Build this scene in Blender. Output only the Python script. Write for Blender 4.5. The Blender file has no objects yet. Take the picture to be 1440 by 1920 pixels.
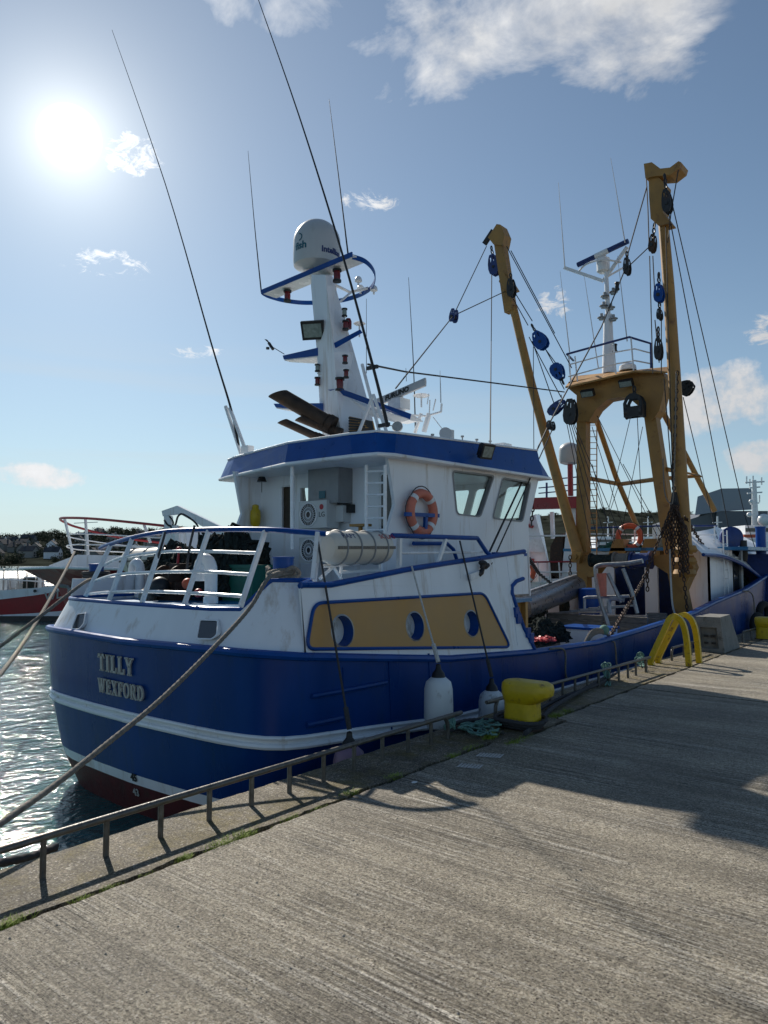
import bpy, bmesh, math, random
from mathutils import Vector, Matrix, noise
from mathutils.geometry import tessellate_polygon
random.seed(7)
PI = math.pi
# ------------------------------------------------------------------ camera
F = 1400.; A = math.atan(1180/1400); PT = math.atan(90/1400); HC = 2.0
fw = Vector((-math.sin(A)*math.cos(PT), math.cos(A)*math.cos(PT), math.sin(PT)))
rt = Vector((math.cos(A), math.sin(A), 0)); up = rt.cross(fw)
CAM = Vector((0, 0, HC))
def at(u, v, X=None, Y=None, Z=None, D=None):
    """a point of the place, found from where the photograph shows it and one known coordinate"""
    d = fw*F + rt*(u-720) + up*(960-v)
    if X is not None: t = X/d.x
    elif Y is not None: t = Y/d.y
    elif Z is not None: t = (Z-HC)/d.z
    else: t = D/F
    return CAM + d*t
sc = bpy.context.scene
cd = bpy.data.cameras.new('camera'); cam = bpy.data.objects.new('camera', cd); sc.collection.objects.link(cam)
cd.sensor_fit = 'VERTICAL'; cd.sensor_height = 24; cd.lens = 24*F/1920
cam.matrix_world = Matrix.Translation(CAM) @ Matrix((rt, up, -fw)).transposed().to_4x4()
cd.clip_end = 9000; cd.clip_start = .05
sc.camera = cam
sc.view_settings.view_transform = 'Standard'; sc.view_settings.look = 'None'
sc.view_settings.exposure = 0.2; sc.view_settings.gamma = 1
# ------------------------------------------------------------------ sun and sky
sd = (at(130, 258, D=10)-CAM).normalized()
EL = math.asin(sd.z); AZ = math.atan2(sd.x, sd.y)
sl = bpy.data.lights.new('sun', 'SUN'); sl.energy = 4.8; sl.angle = math.radians(.53); sl.color = (1, .93, .82)
so = bpy.data.objects.new('sun', sl); sc.collection.objects.link(so)
ld = Matrix.Rotation(math.radians(3.2), 3, 'Z') @ Vector((sd.x, sd.y, math.hypot(sd.x, sd.y)*math.tan(EL+math.radians(7))))
so.rotation_euler = ld.to_track_quat('Z', 'Y').to_euler()
world = bpy.data.worlds.new('World'); sc.world = world; world.use_nodes = True
def build_sky():
    nt = world.node_tree; N = nt.nodes; L = nt.links; N.clear()
    def n(t, **k):
        a = N.new(t)
        for q, w in k.items(): setattr(a, q, w)
        return a
    def m(op, a, b=None, c=None, clamp=False):
        x = n('ShaderNodeMath', operation=op, use_clamp=clamp)
        for i, q in enumerate((a, b, c)):
            if q is None: continue
            if isinstance(q, (int, float)): x.inputs[i].default_value = q
            else: L.new(q, x.inputs[i])
        return x.outputs[0]
    sky = n('ShaderNodeTexSky', sky_type='NISHITA'); sky.sun_disc = False
    sky.sun_elevation = EL; sky.sun_rotation = AZ; sky.air_density = 1.0; sky.dust_density = .1; sky.ozone_density = 1.4; sky.altitude = 0
    tc = n('ShaderNodeTexCoord'); sp = n('ShaderNodeSeparateXYZ'); L.new(tc.outputs['Generated'], sp.inputs[0])
    x, y, z = sp.outputs
    az = m('ARCTAN2', x, y); el = m('ARCSINE', z)
    dot = n('ShaderNodeVectorMath', operation='DOT_PRODUCT'); L.new(tc.outputs['Generated'], dot.inputs[0]); dot.inputs[1].default_value = sd
    ang = m('ARCCOSINE', m('MINIMUM', dot.outputs['Value'], .999999))
    disc = m('MULTIPLY', m('SMOOTH_MIN', 1, m('MAXIMUM', 0, m('DIVIDE', m('SUBTRACT', .035, ang), .016)), .1), 6)
    g1 = m('MULTIPLY', m('POWER', 2.718, m('MULTIPLY', ang, -22)), SKY['glow1'])
    g2 = m('MULTIPLY', m('POWER', 2.718, m('MULTIPLY', ang, -2.3)), SKY['glow2'])
    glow = m('ADD', g1, g2)
    # clouds: soft noise gathered in a few places of the sky
    zc = m('MAXIMUM', z, .06)
    cv = n('ShaderNodeCombineXYZ'); L.new(m('DIVIDE', x, zc), cv.inputs[0]); L.new(m('DIVIDE', y, zc), cv.inputs[1]); cv.inputs[2].default_value = 3.1
    nz = n('ShaderNodeTexNoise'); nz.inputs['Scale'].default_value = 3.6; nz.inputs['Detail'].default_value = 9; nz.inputs['Roughness'].default_value = .6; nz.inputs['Distortion'].default_value = .35
    L.new(cv.outputs[0], nz.inputs['Vector'])
    nb = n('ShaderNodeTexNoise'); nb.inputs['Scale'].default_value = 18; nb.inputs['Detail'].default_value = 8; nb.inputs['Roughness'].default_value = .62
    L.new(tc.outputs['Generated'], nb.inputs['Vector'])
    nf = n('ShaderNodeTexNoise'); nf.inputs['Scale'].default_value = 34; nf.inputs['Detail'].default_value = 8; nf.inputs['Roughness'].default_value = .7; nf.inputs['Distortion'].default_value = .8
    mf = n('ShaderNodeMapping'); mf.inputs['Scale'].default_value = (1, 1, 1.9); L.new(tc.outputs['Generated'], mf.inputs[0]); L.new(mf.outputs[0], nf.inputs['Vector'])
    tot = None
    for (u, v, wu, wv, amp, which) in CLOUDS:
        d = (at(u, v, D=10)-CAM).normalized(); a0 = math.atan2(d.x, d.y); e0 = math.asin(d.z)
        k = 1400*math.cos(e0)/((((u-720)**2+(v-960)**2)/1400**2+1)**.5)
        da = m('DIVIDE', m('SUBTRACT', az, a0), wu/k); de = m('DIVIDE', m('SUBTRACT', el, e0), wv/k*math.cos(e0))
        r = m('ADD', m('MULTIPLY', da, da), m('MULTIPLY', de, de))
        w = m('MULTIPLY', m('SUBTRACT', 1, m('SQRT', r), clamp=True), amp*2.2)
        w = m('MINIMUM', w, amp)
        nn = (nz, nb, nf)[which].outputs['Fac']
        dns = m('MULTIPLY', m('ADD', m('SUBTRACT', nn, .62), m('MULTIPLY', w, .235 if which == 0 else .20)), 4.6 if which == 0 else 6.0, clamp=True)
        dns = m('MULTIPLY', dns, m('MULTIPLY', w, 2.5, clamp=True))
        tot = dns if tot is None else m('MAXIMUM', tot, dns)
    # low pale bands over the horizon, left
    nw = n('ShaderNodeTexNoise'); nw.inputs['Scale'].default_value = 1.6; nw.inputs['Detail'].default_value = 6
    mw = n('ShaderNodeMapping'); mw.inputs['Scale'].default_value = (1, 1, 16); L.new(tc.outputs['Generated'], mw.inputs[0]); L.new(mw.outputs[0], nw.inputs['Vector'])
    band = m('MULTIPLY', m('MULTIPLY', m('SUBTRACT', nw.outputs['Fac'], .45, clamp=True), 2.2), m('SUBTRACT', 1, m('MULTIPLY', m('ABSOLUTE', m('SUBTRACT', el, .14)), 6), clamp=True))
    band = m('MULTIPLY', band, m('SUBTRACT', 1, m('MULTIPLY', ang, .95), clamp=True))
    skyc = n('ShaderNodeMix', data_type='RGBA', blend_type='MULTIPLY'); skyc.inputs[0].default_value = 1
    L.new(sky.outputs[0], skyc.inputs[6]); skyc.inputs[7].default_value = SKY['tint']
    hz = n('ShaderNodeMix', data_type='RGBA'); L.new(m('MULTIPLY', m('POWER', 2.718, m('MULTIPLY', m('MAXIMUM', el, 0), -6.5)), .85), hz.inputs[0]); L.new(skyc.outputs[2], hz.inputs[6]); hz.inputs[7].default_value = (5.9, 7.7, 9.0, 1)
    mx = n('ShaderNodeMix', data_type='RGBA'); L.new(tot, mx.inputs[0]); L.new(hz.outputs[2], mx.inputs[6])
    # cloud brightness grows toward the sun
    cb = m('ADD', SKY['cloud'], m('MULTIPLY', m('POWER', 2.718, m('MULTIPLY', ang, -3)), 8))
    cc = n('ShaderNodeCombineColor'); 
    shade = m('MULTIPLY', cb, m('ADD', .72, m('MULTIPLY', nb.outputs['Fac'], .5)))
    L.new(shade, cc.inputs[0]); L.new(m('MULTIPLY', shade, 1.02), cc.inputs[1]); L.new(m('MULTIPLY', shade, 1.06), cc.inputs[2])
    L.new(cc.outputs[0], mx.inputs[7])
    mb = n('ShaderNodeMix', data_type='RGBA'); L.new(band, mb.inputs[0]); L.new(mx.outputs[2], mb.inputs[6]); mb.inputs[7].default_value = (SKY['cloud']*1.0, SKY['cloud']*1.0, SKY['cloud']*.98, 1)
    ad = n('ShaderNodeMix', data_type='RGBA', blend_type='ADD'); ad.inputs[0].default_value = 1; L.new(mb.outputs[2], ad.inputs[6])
    gc = n('ShaderNodeCombineColor'); L.new(glow, gc.inputs[0]); L.new(m('MULTIPLY', glow, .97), gc.inputs[1]); L.new(m('MULTIPLY', glow, .84), gc.inputs[2])
    L.new(gc.outputs[0], ad.inputs[7])
    ad2 = n('ShaderNodeMix', data_type='RGBA', blend_type='ADD'); ad2.inputs[0].default_value = 1; L.new(ad.outputs[2], ad2.inputs[6])
    dc = n('ShaderNodeCombineColor'); dd = m('MULTIPLY', disc, 6)
    for i in range(3): L.new(dd, dc.inputs[i])
    L.new(dc.outputs[0], ad2.inputs[7])
    bg = n('ShaderNodeBackground'); bg.inputs['Strength'].default_value = SKY['str']; L.new(ad2.outputs[2], bg.inputs[0])
    out = n('ShaderNodeOutputWorld'); L.new(bg.outputs[0], out.inputs[0])
SKY = dict(str=.07, glow1=13.0, glow2=2.9, cloud=7.0, tint=(.80, .94, 1.01, 1))
CLOUDS = [(800, 10, 200, 145, .92, 0), (980, 10, 190, 110, .8, 0), (1160, 10, 135, 160, .92, 0), (740, 120, 120, 80, .8, 0), (590, 0, 180, 80, .95, 0), (252, 292, 46, 40, .82, 2), (685, 377, 60, 24, .95, 2), (205, 495, 80, 26, .72, 2), (372, 660, 55, 14, .7, 2),
          (1350, 745, 100, 68, 1.3, 1), (1430, 858, 70, 36, 1.2, 1), (60, 893, 120, 24, 1.2, 1), (1436, 618, 34, 30, .85, 2), (1040, 568, 34, 34, .9, 2)]
build_sky()
# ------------------------------------------------------------------ materials
def mat(name, col, rough=.5, metal=0, var=.12, vs=6, bump=0, bs=60, spot=None, spotamt=0, spots=3, coat=0, stretch=None, spec=.5):
    m = bpy.data.materials.new(name); m.use_nodes = True; nt = m.node_tree; N = nt.nodes; L = nt.links
    b = N['Principled BSDF']; b.inputs['Metallic'].default_value = metal; b.inputs['Coat Weight'].default_value = coat; b.inputs['Specular IOR Level'].default_value = spec
    tc = N.new('ShaderNodeTexCoord'); vec = tc.outputs['Object']
    if stretch:
        mp = N.new('ShaderNodeMapping'); mp.inputs['Scale'].default_value = stretch; L.new(vec, mp.inputs[0]); vec = mp.outputs[0]
    nz = N.new('ShaderNodeTexNoise'); nz.inputs['Scale'].default_value = vs; nz.inputs['Detail'].default_value = 7; L.new(vec, nz.inputs['Vector'])
    mr = N.new('ShaderNodeMapRange'); mr.inputs[1].default_value = .3; mr.inputs[2].default_value = .7; mr.inputs[3].default_value = 1-var; mr.inputs[4].default_value = 1+var
    L.new(nz.outputs[0], mr.inputs[0])
    mx = N.new('ShaderNodeMix'); mx.data_type = 'RGBA'; mx.blend_type = 'MULTIPLY'; mx.inputs[0].default_value = 1
    mx.inputs[6].default_value = (*col, 1); L.new(mr.outputs[0], mx.inputs[7]); o = mx.outputs[2]
    if spot:
        n2 = N.new('ShaderNodeTexNoise'); n2.inputs['Scale'].default_value = spots; n2.inputs['Detail'].default_value = 9; n2.inputs['Roughness'].default_value = .68; L.new(vec, n2.inputs['Vector'])
        r2 = N.new('ShaderNodeMapRange'); r2.inputs[1].default_value = .56; r2.inputs[2].default_value = .68; r2.inputs[4].default_value = spotamt; L.new(n2.outputs[0], r2.inputs[0])
        m2 = N.new('ShaderNodeMix'); m2.data_type = 'RGBA'; L.new(r2.outputs[0], m2.inputs[0]); L.new(o, m2.inputs[6]); m2.inputs[7].default_value = (*spot, 1); o = m2.outputs[2]
    L.new(o, b.inputs['Base Color'])
    rr = N.new('ShaderNodeMapRange'); rr.inputs[1].default_value = .3; rr.inputs[2].default_value = .7; rr.inputs[3].default_value = max(.03, rough-.08); rr.inputs[4].default_value = min(1, rough+.08)
    L.new(nz.outputs[0], rr.inputs[0]); L.new(rr.outputs[0], b.inputs['Roughness'])
    if bump:
        n3 = N.new('ShaderNodeTexNoise'); n3.inputs['Scale'].default_value = bs; n3.inputs['Detail'].default_value = 4; L.new(vec, n3.inputs['Vector'])
        bp = N.new('ShaderNodeBump'); bp.inputs['Strength'].default_value = bump; bp.inputs['Distance'].default_value = .02; L.new(n3.outputs[0], bp.inputs['Height']); L.new(bp.outputs[0], b.inputs['Normal'])
    return m
M = {}
# ship's paint over plate: slight dishing between frames, dirt running down
M['hull_blue'] = mat('hull_blue', (.0015, .040, .19), .3, var=.22, vs=1.3, bump=.45, bs=1.8, spot=(.012, .045, .13), spotamt=.6, spots=5, stretch=(1, 1, .25), spec=.3)
M['blue'] = mat('blue_paint', (.0015, .058, .27), .34, var=.14, vs=3, bump=.1, bs=6, spot=(.005, .03, .11), spotamt=.4, spots=7, spec=.3)
M['navy'] = mat('navy_paint', (.012, .035, .16), .4, var=.2, vs=8, spot=(.05, .03, .02), spotamt=.4)
M['white'] = mat('white_paint', (.80, .82, .85), .38, var=.06, vs=1.7, bump=.25, bs=1.8, spot=(.40, .31, .22), spotamt=.5, spots=4.2, stretch=(1, 1, .10))
M['white2'] = mat('white_gloss', (.78, .79, .80), .25, var=.05, vs=5, spot=(.35, .3, .25), spotamt=.25, spots=6)
M['deckblue'] = mat('deck_blue', (.02, .17, .36), .3, var=.2, vs=3, spot=(.1, .12, .13), spotamt=.6, bump=.2, bs=40)
M['red'] = mat('antifouling_red', (.085, .010, .012), .6, var=.25, vs=5, spot=(.05, .03, .02), spotamt=.6, bump=.3, bs=20)
M['redgloss'] = mat('trawler_red', (.30, .012, .018), .35, var=.18, vs=2, spot=(.1, .02, .02), spotamt=.5)
M['ochre'] = mat('ochre_paint', (.36, .19, .048), .55, var=.15, vs=2.2, spot=(.16, .065, .025), spotamt=.75, spots=3.4, bump=.12, bs=15)
M['panel'] = mat('ochre_panel', (.47, .25, .07), .45, var=.07, vs=2.5)
M['yellow'] = mat('yellow_paint', (.56, .39, .008), .4, var=.13, vs=7, spot=(.16, .08, .02), spotamt=.9, spots=7, bump=.2, bs=28)
M['black'] = mat('black_rubber', (.012, .012, .013), .5, var=.3, vs=10)
M['dark'] = mat('dark_metal', (.03, .03, .032), .45, metal=.3, var=.3, vs=10, spot=(.08, .03, .015), spotamt=.5)
M['steel'] = mat('galvanised_steel', (.33, .33, .33), .42, metal=.7, var=.2, vs=12, spot=(.12, .09, .06), spotamt=.5, spots=8)
M['rail'] = mat('weathered_rail', (.12, .115, .105), .42, metal=.55, var=.3, vs=18, spot=(.10, .06, .035), spotamt=.6, spots=9, bump=.2, bs=80)
M['wire'] = mat('steel_wire', (.035, .032, .03), .55, metal=.4, var=.3, vs=30)
M['rust'] = mat('rusty_steel', (.06, .036, .026), .7, metal=.3, var=.4, vs=14, spot=(.17, .06, .02), spotamt=.7, spots=9, bump=.4, bs=60)
M['exhaust'] = mat('sooty_steel', (.055, .035, .024), .6, metal=.4, var=.4, vs=6, spot=(.14, .065, .03), spotamt=.7, spots=4, bump=.2, bs=30)
M['rope'] = mat('mooring_rope', (.20, .18, .155), .9, var=.3, vs=40, bump=.5, bs=200, spot=(.08, .07, .06), spotamt=.6, spots=10)
M['rope_green'] = mat('green_rope', (.13, .26, .22), .9, var=.3, vs=40, bump=.4, bs=200, spot=(.3, .36, .32), spotamt=.5)
M['rope_dark'] = mat('dark_rope', (.05, .05, .055), .9, var=.3, vs=40, bump=.4, bs=200)
M['rope_white'] = mat('white_line', (.5, .5, .48), .8, var=.2, vs=40)
M['net'] = mat('trawl_net', (.028, .036, .034), .95, spec=.1, var=.5, vs=14, bump=1, bs=60, spot=(.13, .09, .05), spotamt=.7, spots=9)
M['net_green'] = mat('green_net', (.03, .13, .10), .95, var=.5, vs=14, bump=1, bs=60, spot=(.10, .16, .13), spotamt=.7, spots=9)
M['orange'] = mat('buoy_orange', (.62, .10, .035), .5, var=.18, vs=5, spot=(.5, .2, .12), spotamt=.5, spots=5)
M['orange_faded'] = mat('faded_orange', (.58, .17, .11), .6, var=.15, vs=5, spot=(.62, .33, .26), spotamt=.6, spots=4)
M['tape'] = mat('reflective_tape', (.7, .7, .7), .3, var=.1)
M['fender'] = mat('fender_vinyl', (.66, .69, .70), .42, var=.07, vs=4, spot=(.16, .14, .12), spotamt=.85, spots=6, stretch=(1, 1, .5))
M['fender_purple'] = mat('flare_tint_fender', (.26, .16, .22), .5, var=.15, vs=5)  # the purple is lens flare put into the fender's colour
M['canister'] = mat('raft_canister', (.62, .58, .50), .35, var=.06, vs=4, spot=(.3, .25, .18), spotamt=.4)
M['grey'] = mat('grey_paint', (.24, .25, .26), .45, var=.1, vs=5, spot=(.12, .09, .07), spotamt=.4)
M['wood'] = mat('old_timber', (.17, .16, .145), .75, var=.35, vs=6, stretch=(1, 1, 7), bump=.4, bs=40)
M['alu'] = mat('aluminium', (.42, .42, .42), .32, metal=.8, var=.12, vs=7)
M['ac'] = mat('cream_plastic', (.55, .56, .55), .4, var=.05)
M['radome'] = mat('radome_grey', (.50, .51, .52), .38, var=.06, vs=3, spot=(.3, .28, .25), spotamt=.35, spots=6, stretch=(1, 1, .3))
M['redlens'] = mat('red_lens', (.14, .006, .005), .15, var=.1)
M['ink'] = mat('blue_lettering', (.01, .02, .12), .4, var=.02)
M['inkteal'] = mat('teal_lettering', (.0, .10, .14), .4, var=.02)
M['letter'] = mat('grey_lettering', (.46, .45, .42), .5, var=.12, vs=20, spot=(.25, .23, .2), spotamt=.5, spots=14)
M['inkblack'] = mat('black_lettering', (.02, .02, .02), .5, var=.02)
M['inkred'] = mat('red_lettering', (.4, .02, .03), .5, var=.02)
M['tyre'] = mat('tyre_rubber', (.02, .02, .02), .85, var=.3, bump=.3)
M['greenbox'] = mat('green_plastic', (.01, .12, .085), .45, var=.2, vs=4)
M['grass'] = mat('grass_blades', (.24, .31, .04), .7, var=.35, vs=9)
M['slate'] = mat('slate_roof', (.06, .062, .07), .8, spec=.15, var=.3, vs=.5)
M['render'] = mat('house_render', (.30, .29, .27), .8, var=.3, vs=.15)
M['pane'] = mat('window_pane', (.03, .035, .04), .1, var=.1)
M['cladding'] = mat('grey_cladding', (.26, .28, .30), .55, var=.05, vs=.2)
M['cladding2'] = mat('dark_cladding', (.11, .12, .14), .5, var=.08, vs=.2)
M['tree'] = mat('tree_leaves', (.05, .06, .036), .8, spec=.1, var=.5, vs=.6)  # leaves brightened so their colour carries the far haze
M['trunk'] = mat('tree_bark', (.06, .045, .03), .9, var=.3)
def glass():
    m = bpy.data.materials.new('glass'); m.use_nodes = True; N = m.node_tree.nodes; L = m.node_tree.links; N.clear()
    t = N.new('ShaderNodeBsdfTransparent'); t.inputs[0].default_value = (.93, .96, .95, 1); g = N.new('ShaderNodeBsdfGlossy'); g.inputs['Roughness'].default_value = .03
    fr = N.new('ShaderNodeFresnel'); ge = N.new('ShaderNodeNewGeometry'); mi = N.new('ShaderNodeMath'); mi.operation = 'MULTIPLY_ADD'; mi.inputs[1].default_value = -.8333; mi.inputs[2].default_value = 1.5; L.new(ge.outputs['Backfacing'], mi.inputs[0]); L.new(mi.outputs[0], fr.inputs[0]); mx = N.new('ShaderNodeMixShader'); o = N.new('ShaderNodeOutputMaterial')
    L.new(fr.outputs[0], mx.inputs[0]); L.new(t.outputs[0], mx.inputs[1]); L.new(g.outputs[0], mx.inputs[2]); L.new(mx.outputs[0], o.inputs[0]); return m
M['glass'] = glass()
# ------------------------------------------------------------------ building helpers
COL = sc.collection
V = Vector
def V3(p): return p if isinstance(p, Vector) else Vector(p)
def frame(d):
    d = d.normalized(); r = Vector((0, 0, 1)) if abs(d.z) < .95 else Vector((1, 0, 0))
    a = d.cross(r).normalized(); return a, a.cross(d).normalized()
class MB:
    def __init__(s): s.v = []; s.f = []; s.mi = []; s.cur = 0
    def add(s, vs, fs):
        b = len(s.v); s.v += [V3(p) for p in vs]; s.f += [[b+i for i in f] for f in fs]; s.mi += [s.cur]*len(fs); return s
    def ring_loft(s, rings, closed=True, caps=True):
        n = len(rings[0]); vs = [p for r in rings for p in r]; fs = []
        for i in range(len(rings)-1):
            for j in range(n if closed else n-1):
                k = (j+1) % n; fs.append([i*n+j, i*n+k, (i+1)*n+k, (i+1)*n+j])
        if caps and closed: fs.append(list(range(n))[::-1]); fs.append([(len(rings)-1)*n+j for j in range(n)])
        return s.add(vs, fs)
    def tube(s, pts, r, n=8, flat=None, caps=True):
        pts = [V3(p) for p in pts]; rings = []; pa = None
        for i, p in enumerate(pts):
            d = (pts[min(i+1, len(pts)-1)]-pts[max(i-1, 0)])
            a, b = frame(d)
            if pa is not None:
                dn = d.normalized(); a = (pa-dn*pa.dot(dn)); a = a.normalized() if a.length > 1e-6 else frame(d)[0]; b = a.cross(dn)
            pa = a; rr = r[i] if isinstance(r, (list, tuple)) else r
            rings.append([p+a*math.cos(2*PI*k/n)*rr+b*math.sin(2*PI*k/n)*rr*(flat or 1) for k in range(n)])
        return s.ring_loft(rings, True, caps)
    def box(s, c, size, rz=0, rot=None, taper=1):
        c = V3(c); R = rot if rot else Matrix.Rotation(rz, 3, 'Z'); x, y, z = [q/2 for q in size]
        vs = [c+R @ Vector((i*x*(taper if k > 0 else 1), j*y*(taper if k > 0 else 1), k*z)) for k in (-1, 1) for i, j in ((-1, -1), (1, -1), (1, 1), (-1, 1))]
        return s.add(vs, [[3, 2, 1, 0], [4, 5, 6, 7], [0, 1, 5, 4], [1, 2, 6, 5], [2, 3, 7, 6], [3, 0, 4, 7]])
    def bar(s, a, b, w, h=None):
        a = V3(a); b = V3(b); h = h or w; x, y = frame(b-a)
        return s.ring_loft([[p+x*w/2*i+y*h/2*j for i, j in ((-1, -1), (1, -1), (1, 1), (-1, 1))] for p in (a, b)])
    def lathe(s, c, prof, axis=(0, 0, 1), n=20, caps=True):
        c = V3(c); ax = V3(axis).normalized(); a, b = frame(ax)
        return s.ring_loft([[c+ax*h+(a*math.cos(2*PI*k/n)+b*math.sin(2*PI*k/n))*max(r, 1e-4) for k in range(n)] for r, h in prof], True, caps)
    def prism(s, pts, off):
        off = V3(off); pts = [V3(p) for p in pts]; n = len(pts)
        s.add(pts+[p+off for p in pts], [list(range(n))[::-1], list(range(n, 2*n))]+[[i, (i+1) % n, n+(i+1) % n, n+i] for i in range(n)]); return s
    def holed(s, outer, holes, off):
        """flat sheet with openings, thickened by off"""
        off = V3(off); loops = [[V3(p) for p in outer]]+[[V3(p) for p in h] for h in holes]
        # flatten on the sheet's own plane for the triangulation
        fl = [p for l in loops for p in l]; n = len(fl)
        tri = tessellate_polygon(loops)
        s.add(fl+[p+off for p in fl], [list(t) for t in tri]+[[n+i for i in t][::-1] for t in tri])
        b = 0; fs = []
        for l in loops:
            m = len(l); fs += [[b+i, b+(i+1) % m, n+b+(i+1) % m, n+b+i] for i in range(m)]; b += m
        base = len(s.v)-2*n; s.f += [[base+i for i in f] for f in fs]; s.mi += [s.cur]*len(fs); return s
    def torus(s, c, R, r, axis=(0, 0, 1), n=24, k=8, sx=1):
        c = V3(c); a, b = frame(V3(axis)); ax = V3(axis).normalized()
        vs = []; fs = []
        for i in range(n):
            t = 2*PI*i/n; d = a*math.cos(t)*sx+b*math.sin(t)
            for j in range(k):
                q = 2*PI*j/k; vs.append(c+d*R+(d.normalized()*math.cos(q)+ax*math.sin(q))*r)
        for i in range(n):
            for j in range(k): fs.append([i*k+j, ((i+1) % n)*k+j, ((i+1) % n)*k+(j+1) % k, i*k+(j+1) % k])
        return s.add(vs, fs)
    def sphere(s, c, r, n=14, sz=1):
        return s.lathe(c, [(r*math.sin(PI*i/n), -r*sz*math.cos(PI*i/n)) for i in range(n+1)], n=n+4)
    def link(s, c, d, side, L=.12, W=.075, r=.012):
        """one oval chain link in the plane of d and side"""
        c = V3(c); d = d.normalized(); side = side.normalized(); nn = d.cross(side)
        vs = []; fs = []; n = 10; k = 5
        for i in range(n):
            t = 2*PI*i/n; p = d*math.cos(t)*(L/2-r)+side*math.sin(t)*(W/2-r); o = (d*math.cos(t)*W+side*math.sin(t)*L).normalized()
            for j in range(k):
                q = 2*PI*j/k; vs.append(c+p+(o*math.cos(q)+nn*math.sin(q))*r)
        for i in range(n):
            for j in range(k): fs.append([i*k+j, ((i+1) % n)*k+j, ((i+1) % n)*k+(j+1) % k, i*k+(j+1) % k])
        return s.add(vs, fs)
    def chain(s, pts, L=.12, W=.075, r=.012):
        pts = [V3(p) for p in pts]; step = L-2.6*r; tot = sum((pts[i+1]-pts[i]).length for i in range(len(pts)-1)); n = max(1, int(tot/step)); k = 0
        for i in range(n+1):
            dist = i*step; q = dist; j = 0
            while j < len(pts)-2 and q > (pts[j+1]-pts[j]).length: q -= (pts[j+1]-pts[j]).length; j += 1
            d = (pts[j+1]-pts[j]).normalized(); a, b = frame(d); tw = .5+random.uniform(-.3, .3)
            sd_ = a*math.cos(tw)+b*math.sin(tw) if i % 2 else -a*math.sin(tw)+b*math.cos(tw)
            s.link(pts[j]+d*q, d, sd_, L, W, r)
        return s
    def rope(s, pts, r, pitch=None, n=18):
        """laid rope of three strands"""
        pts = [V3(p) for p in pts]; pitch = pitch or r*9; out = []; 
        P = [pts[0]]
        for i in range(len(pts)-1):
            m = max(1, int((pts[i+1]-pts[i]).length/(pitch/9)))
            P += [pts[i].lerp(pts[i+1], (j+1)/m) for j in range(m)]
        ph = 0; pa = None; rings = []
        for i, p in enumerate(P):
            d = P[min(i+1, len(P)-1)]-P[max(i-1, 0)]; dn = d.normalized()
            if pa is None: a, b = frame(d)
            else:
                a = (pa-dn*pa.dot(dn)).normalized(); b = a.cross(dn)
            pa = a; ph += 2*PI*(P[i]-P[max(i-1, 0)]).length/pitch/3
            rings.append([p+(a*math.cos(2*PI*k/n)+b*math.sin(2*PI*k/n))*r*(.72+.36*abs(math.cos(1.5*(2*PI*k/n)+4.5*ph))) for k in range(n)])
        return s.ring_loft(rings, True, True)
    def build(s, name, m, parent=None, smooth=True, mats=None):
        me = bpy.data.meshes.new(name); me.from_pydata([tuple(p) for p in s.v], [], s.f); me.validate(); me.update()
        bm = bmesh.new(); bm.from_mesh(me); bmesh.ops.recalc_face_normals(bm, faces=bm.faces); bm.to_mesh(me); bm.free()
        for q in (mats or [m]): me.materials.append(M[q])
        if mats:
            for p, i in zip(me.polygons, s.mi): p.material_index = i
        if smooth:
            me.polygons.foreach_set('use_smooth', [True]*len(me.polygons))
            try: me.set_sharp_from_angle(angle=math.radians(38))
            except Exception: pass
        o = bpy.data.objects.new(name, me); COL.objects.link(o)
        if parent: adopt(o, parent)
        return o
def loc_of(p):
    q = Vector((0, 0, 0))
    while p is not None: q += p.location if p.type == 'EMPTY' else Vector((0, 0, 0)); p = p.parent
    return q
def adopt(o, p):
    o.parent = p; o.matrix_parent_inverse = Matrix.Translation(-loc_of(p)) if p.type == 'EMPTY' else Matrix.Identity(4)
def thing(name, label, cat, loc, group=None):
    o = bpy.data.objects.new(name, None); COL.objects.link(o); o.location = loc; o.empty_display_size = .2
    o['label'] = label; o['category'] = cat
    if group: o['group'] = group
    return o
def tag(o, label, cat, group=None):
    o['label'] = label; o['category'] = cat
    if group: o['group'] = group
    return o
def struct(o, k='structure'): o['kind'] = k; return o
def copy_thing(src, move, label):
    r = src.copy(); COL.objects.link(r); r.location = src.location+V3(move); r['label'] = label
    for ch in list(src.children):
        c = ch.copy(); COL.objects.link(c); c.parent = r; c.matrix_parent_inverse = ch.matrix_parent_inverse.copy()
        for g in ch.children:
            d = g.copy(); COL.objects.link(d); d.parent = c; d.matrix_parent_inverse = g.matrix_parent_inverse.copy()
    return r
def smooth_path(pts, k=8):
    pts = [V3(p) for p in pts]; out = []
    for i in range(len(pts)-1):
        p0 = pts[max(i-1, 0)]; p1 = pts[i]; p2 = pts[i+1]; p3 = pts[min(i+2, len(pts)-1)]
        for j in range(k):
            t = j/k; out.append(.5*((2*p1)+(p2-p0)*t+(2*p0-5*p1+4*p2-p3)*t*t+(3*p1-p0-3*p2+p3)*t**3))
    return out+[pts[-1]]
def sag(a, b, s, k=16):
    a = V3(a); b = V3(b); return [a.lerp(b, i/k)-Vector((0, 0, 4*s*(i/k)*(1-i/k))) for i in range(k+1)]
def circ(c, a, b, r, n=28, ry=None):
    return [c+a*math.cos(2*PI*i/n)*r+b*math.sin(2*PI*i/n)*(ry or r) for i in range(n)]
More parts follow.
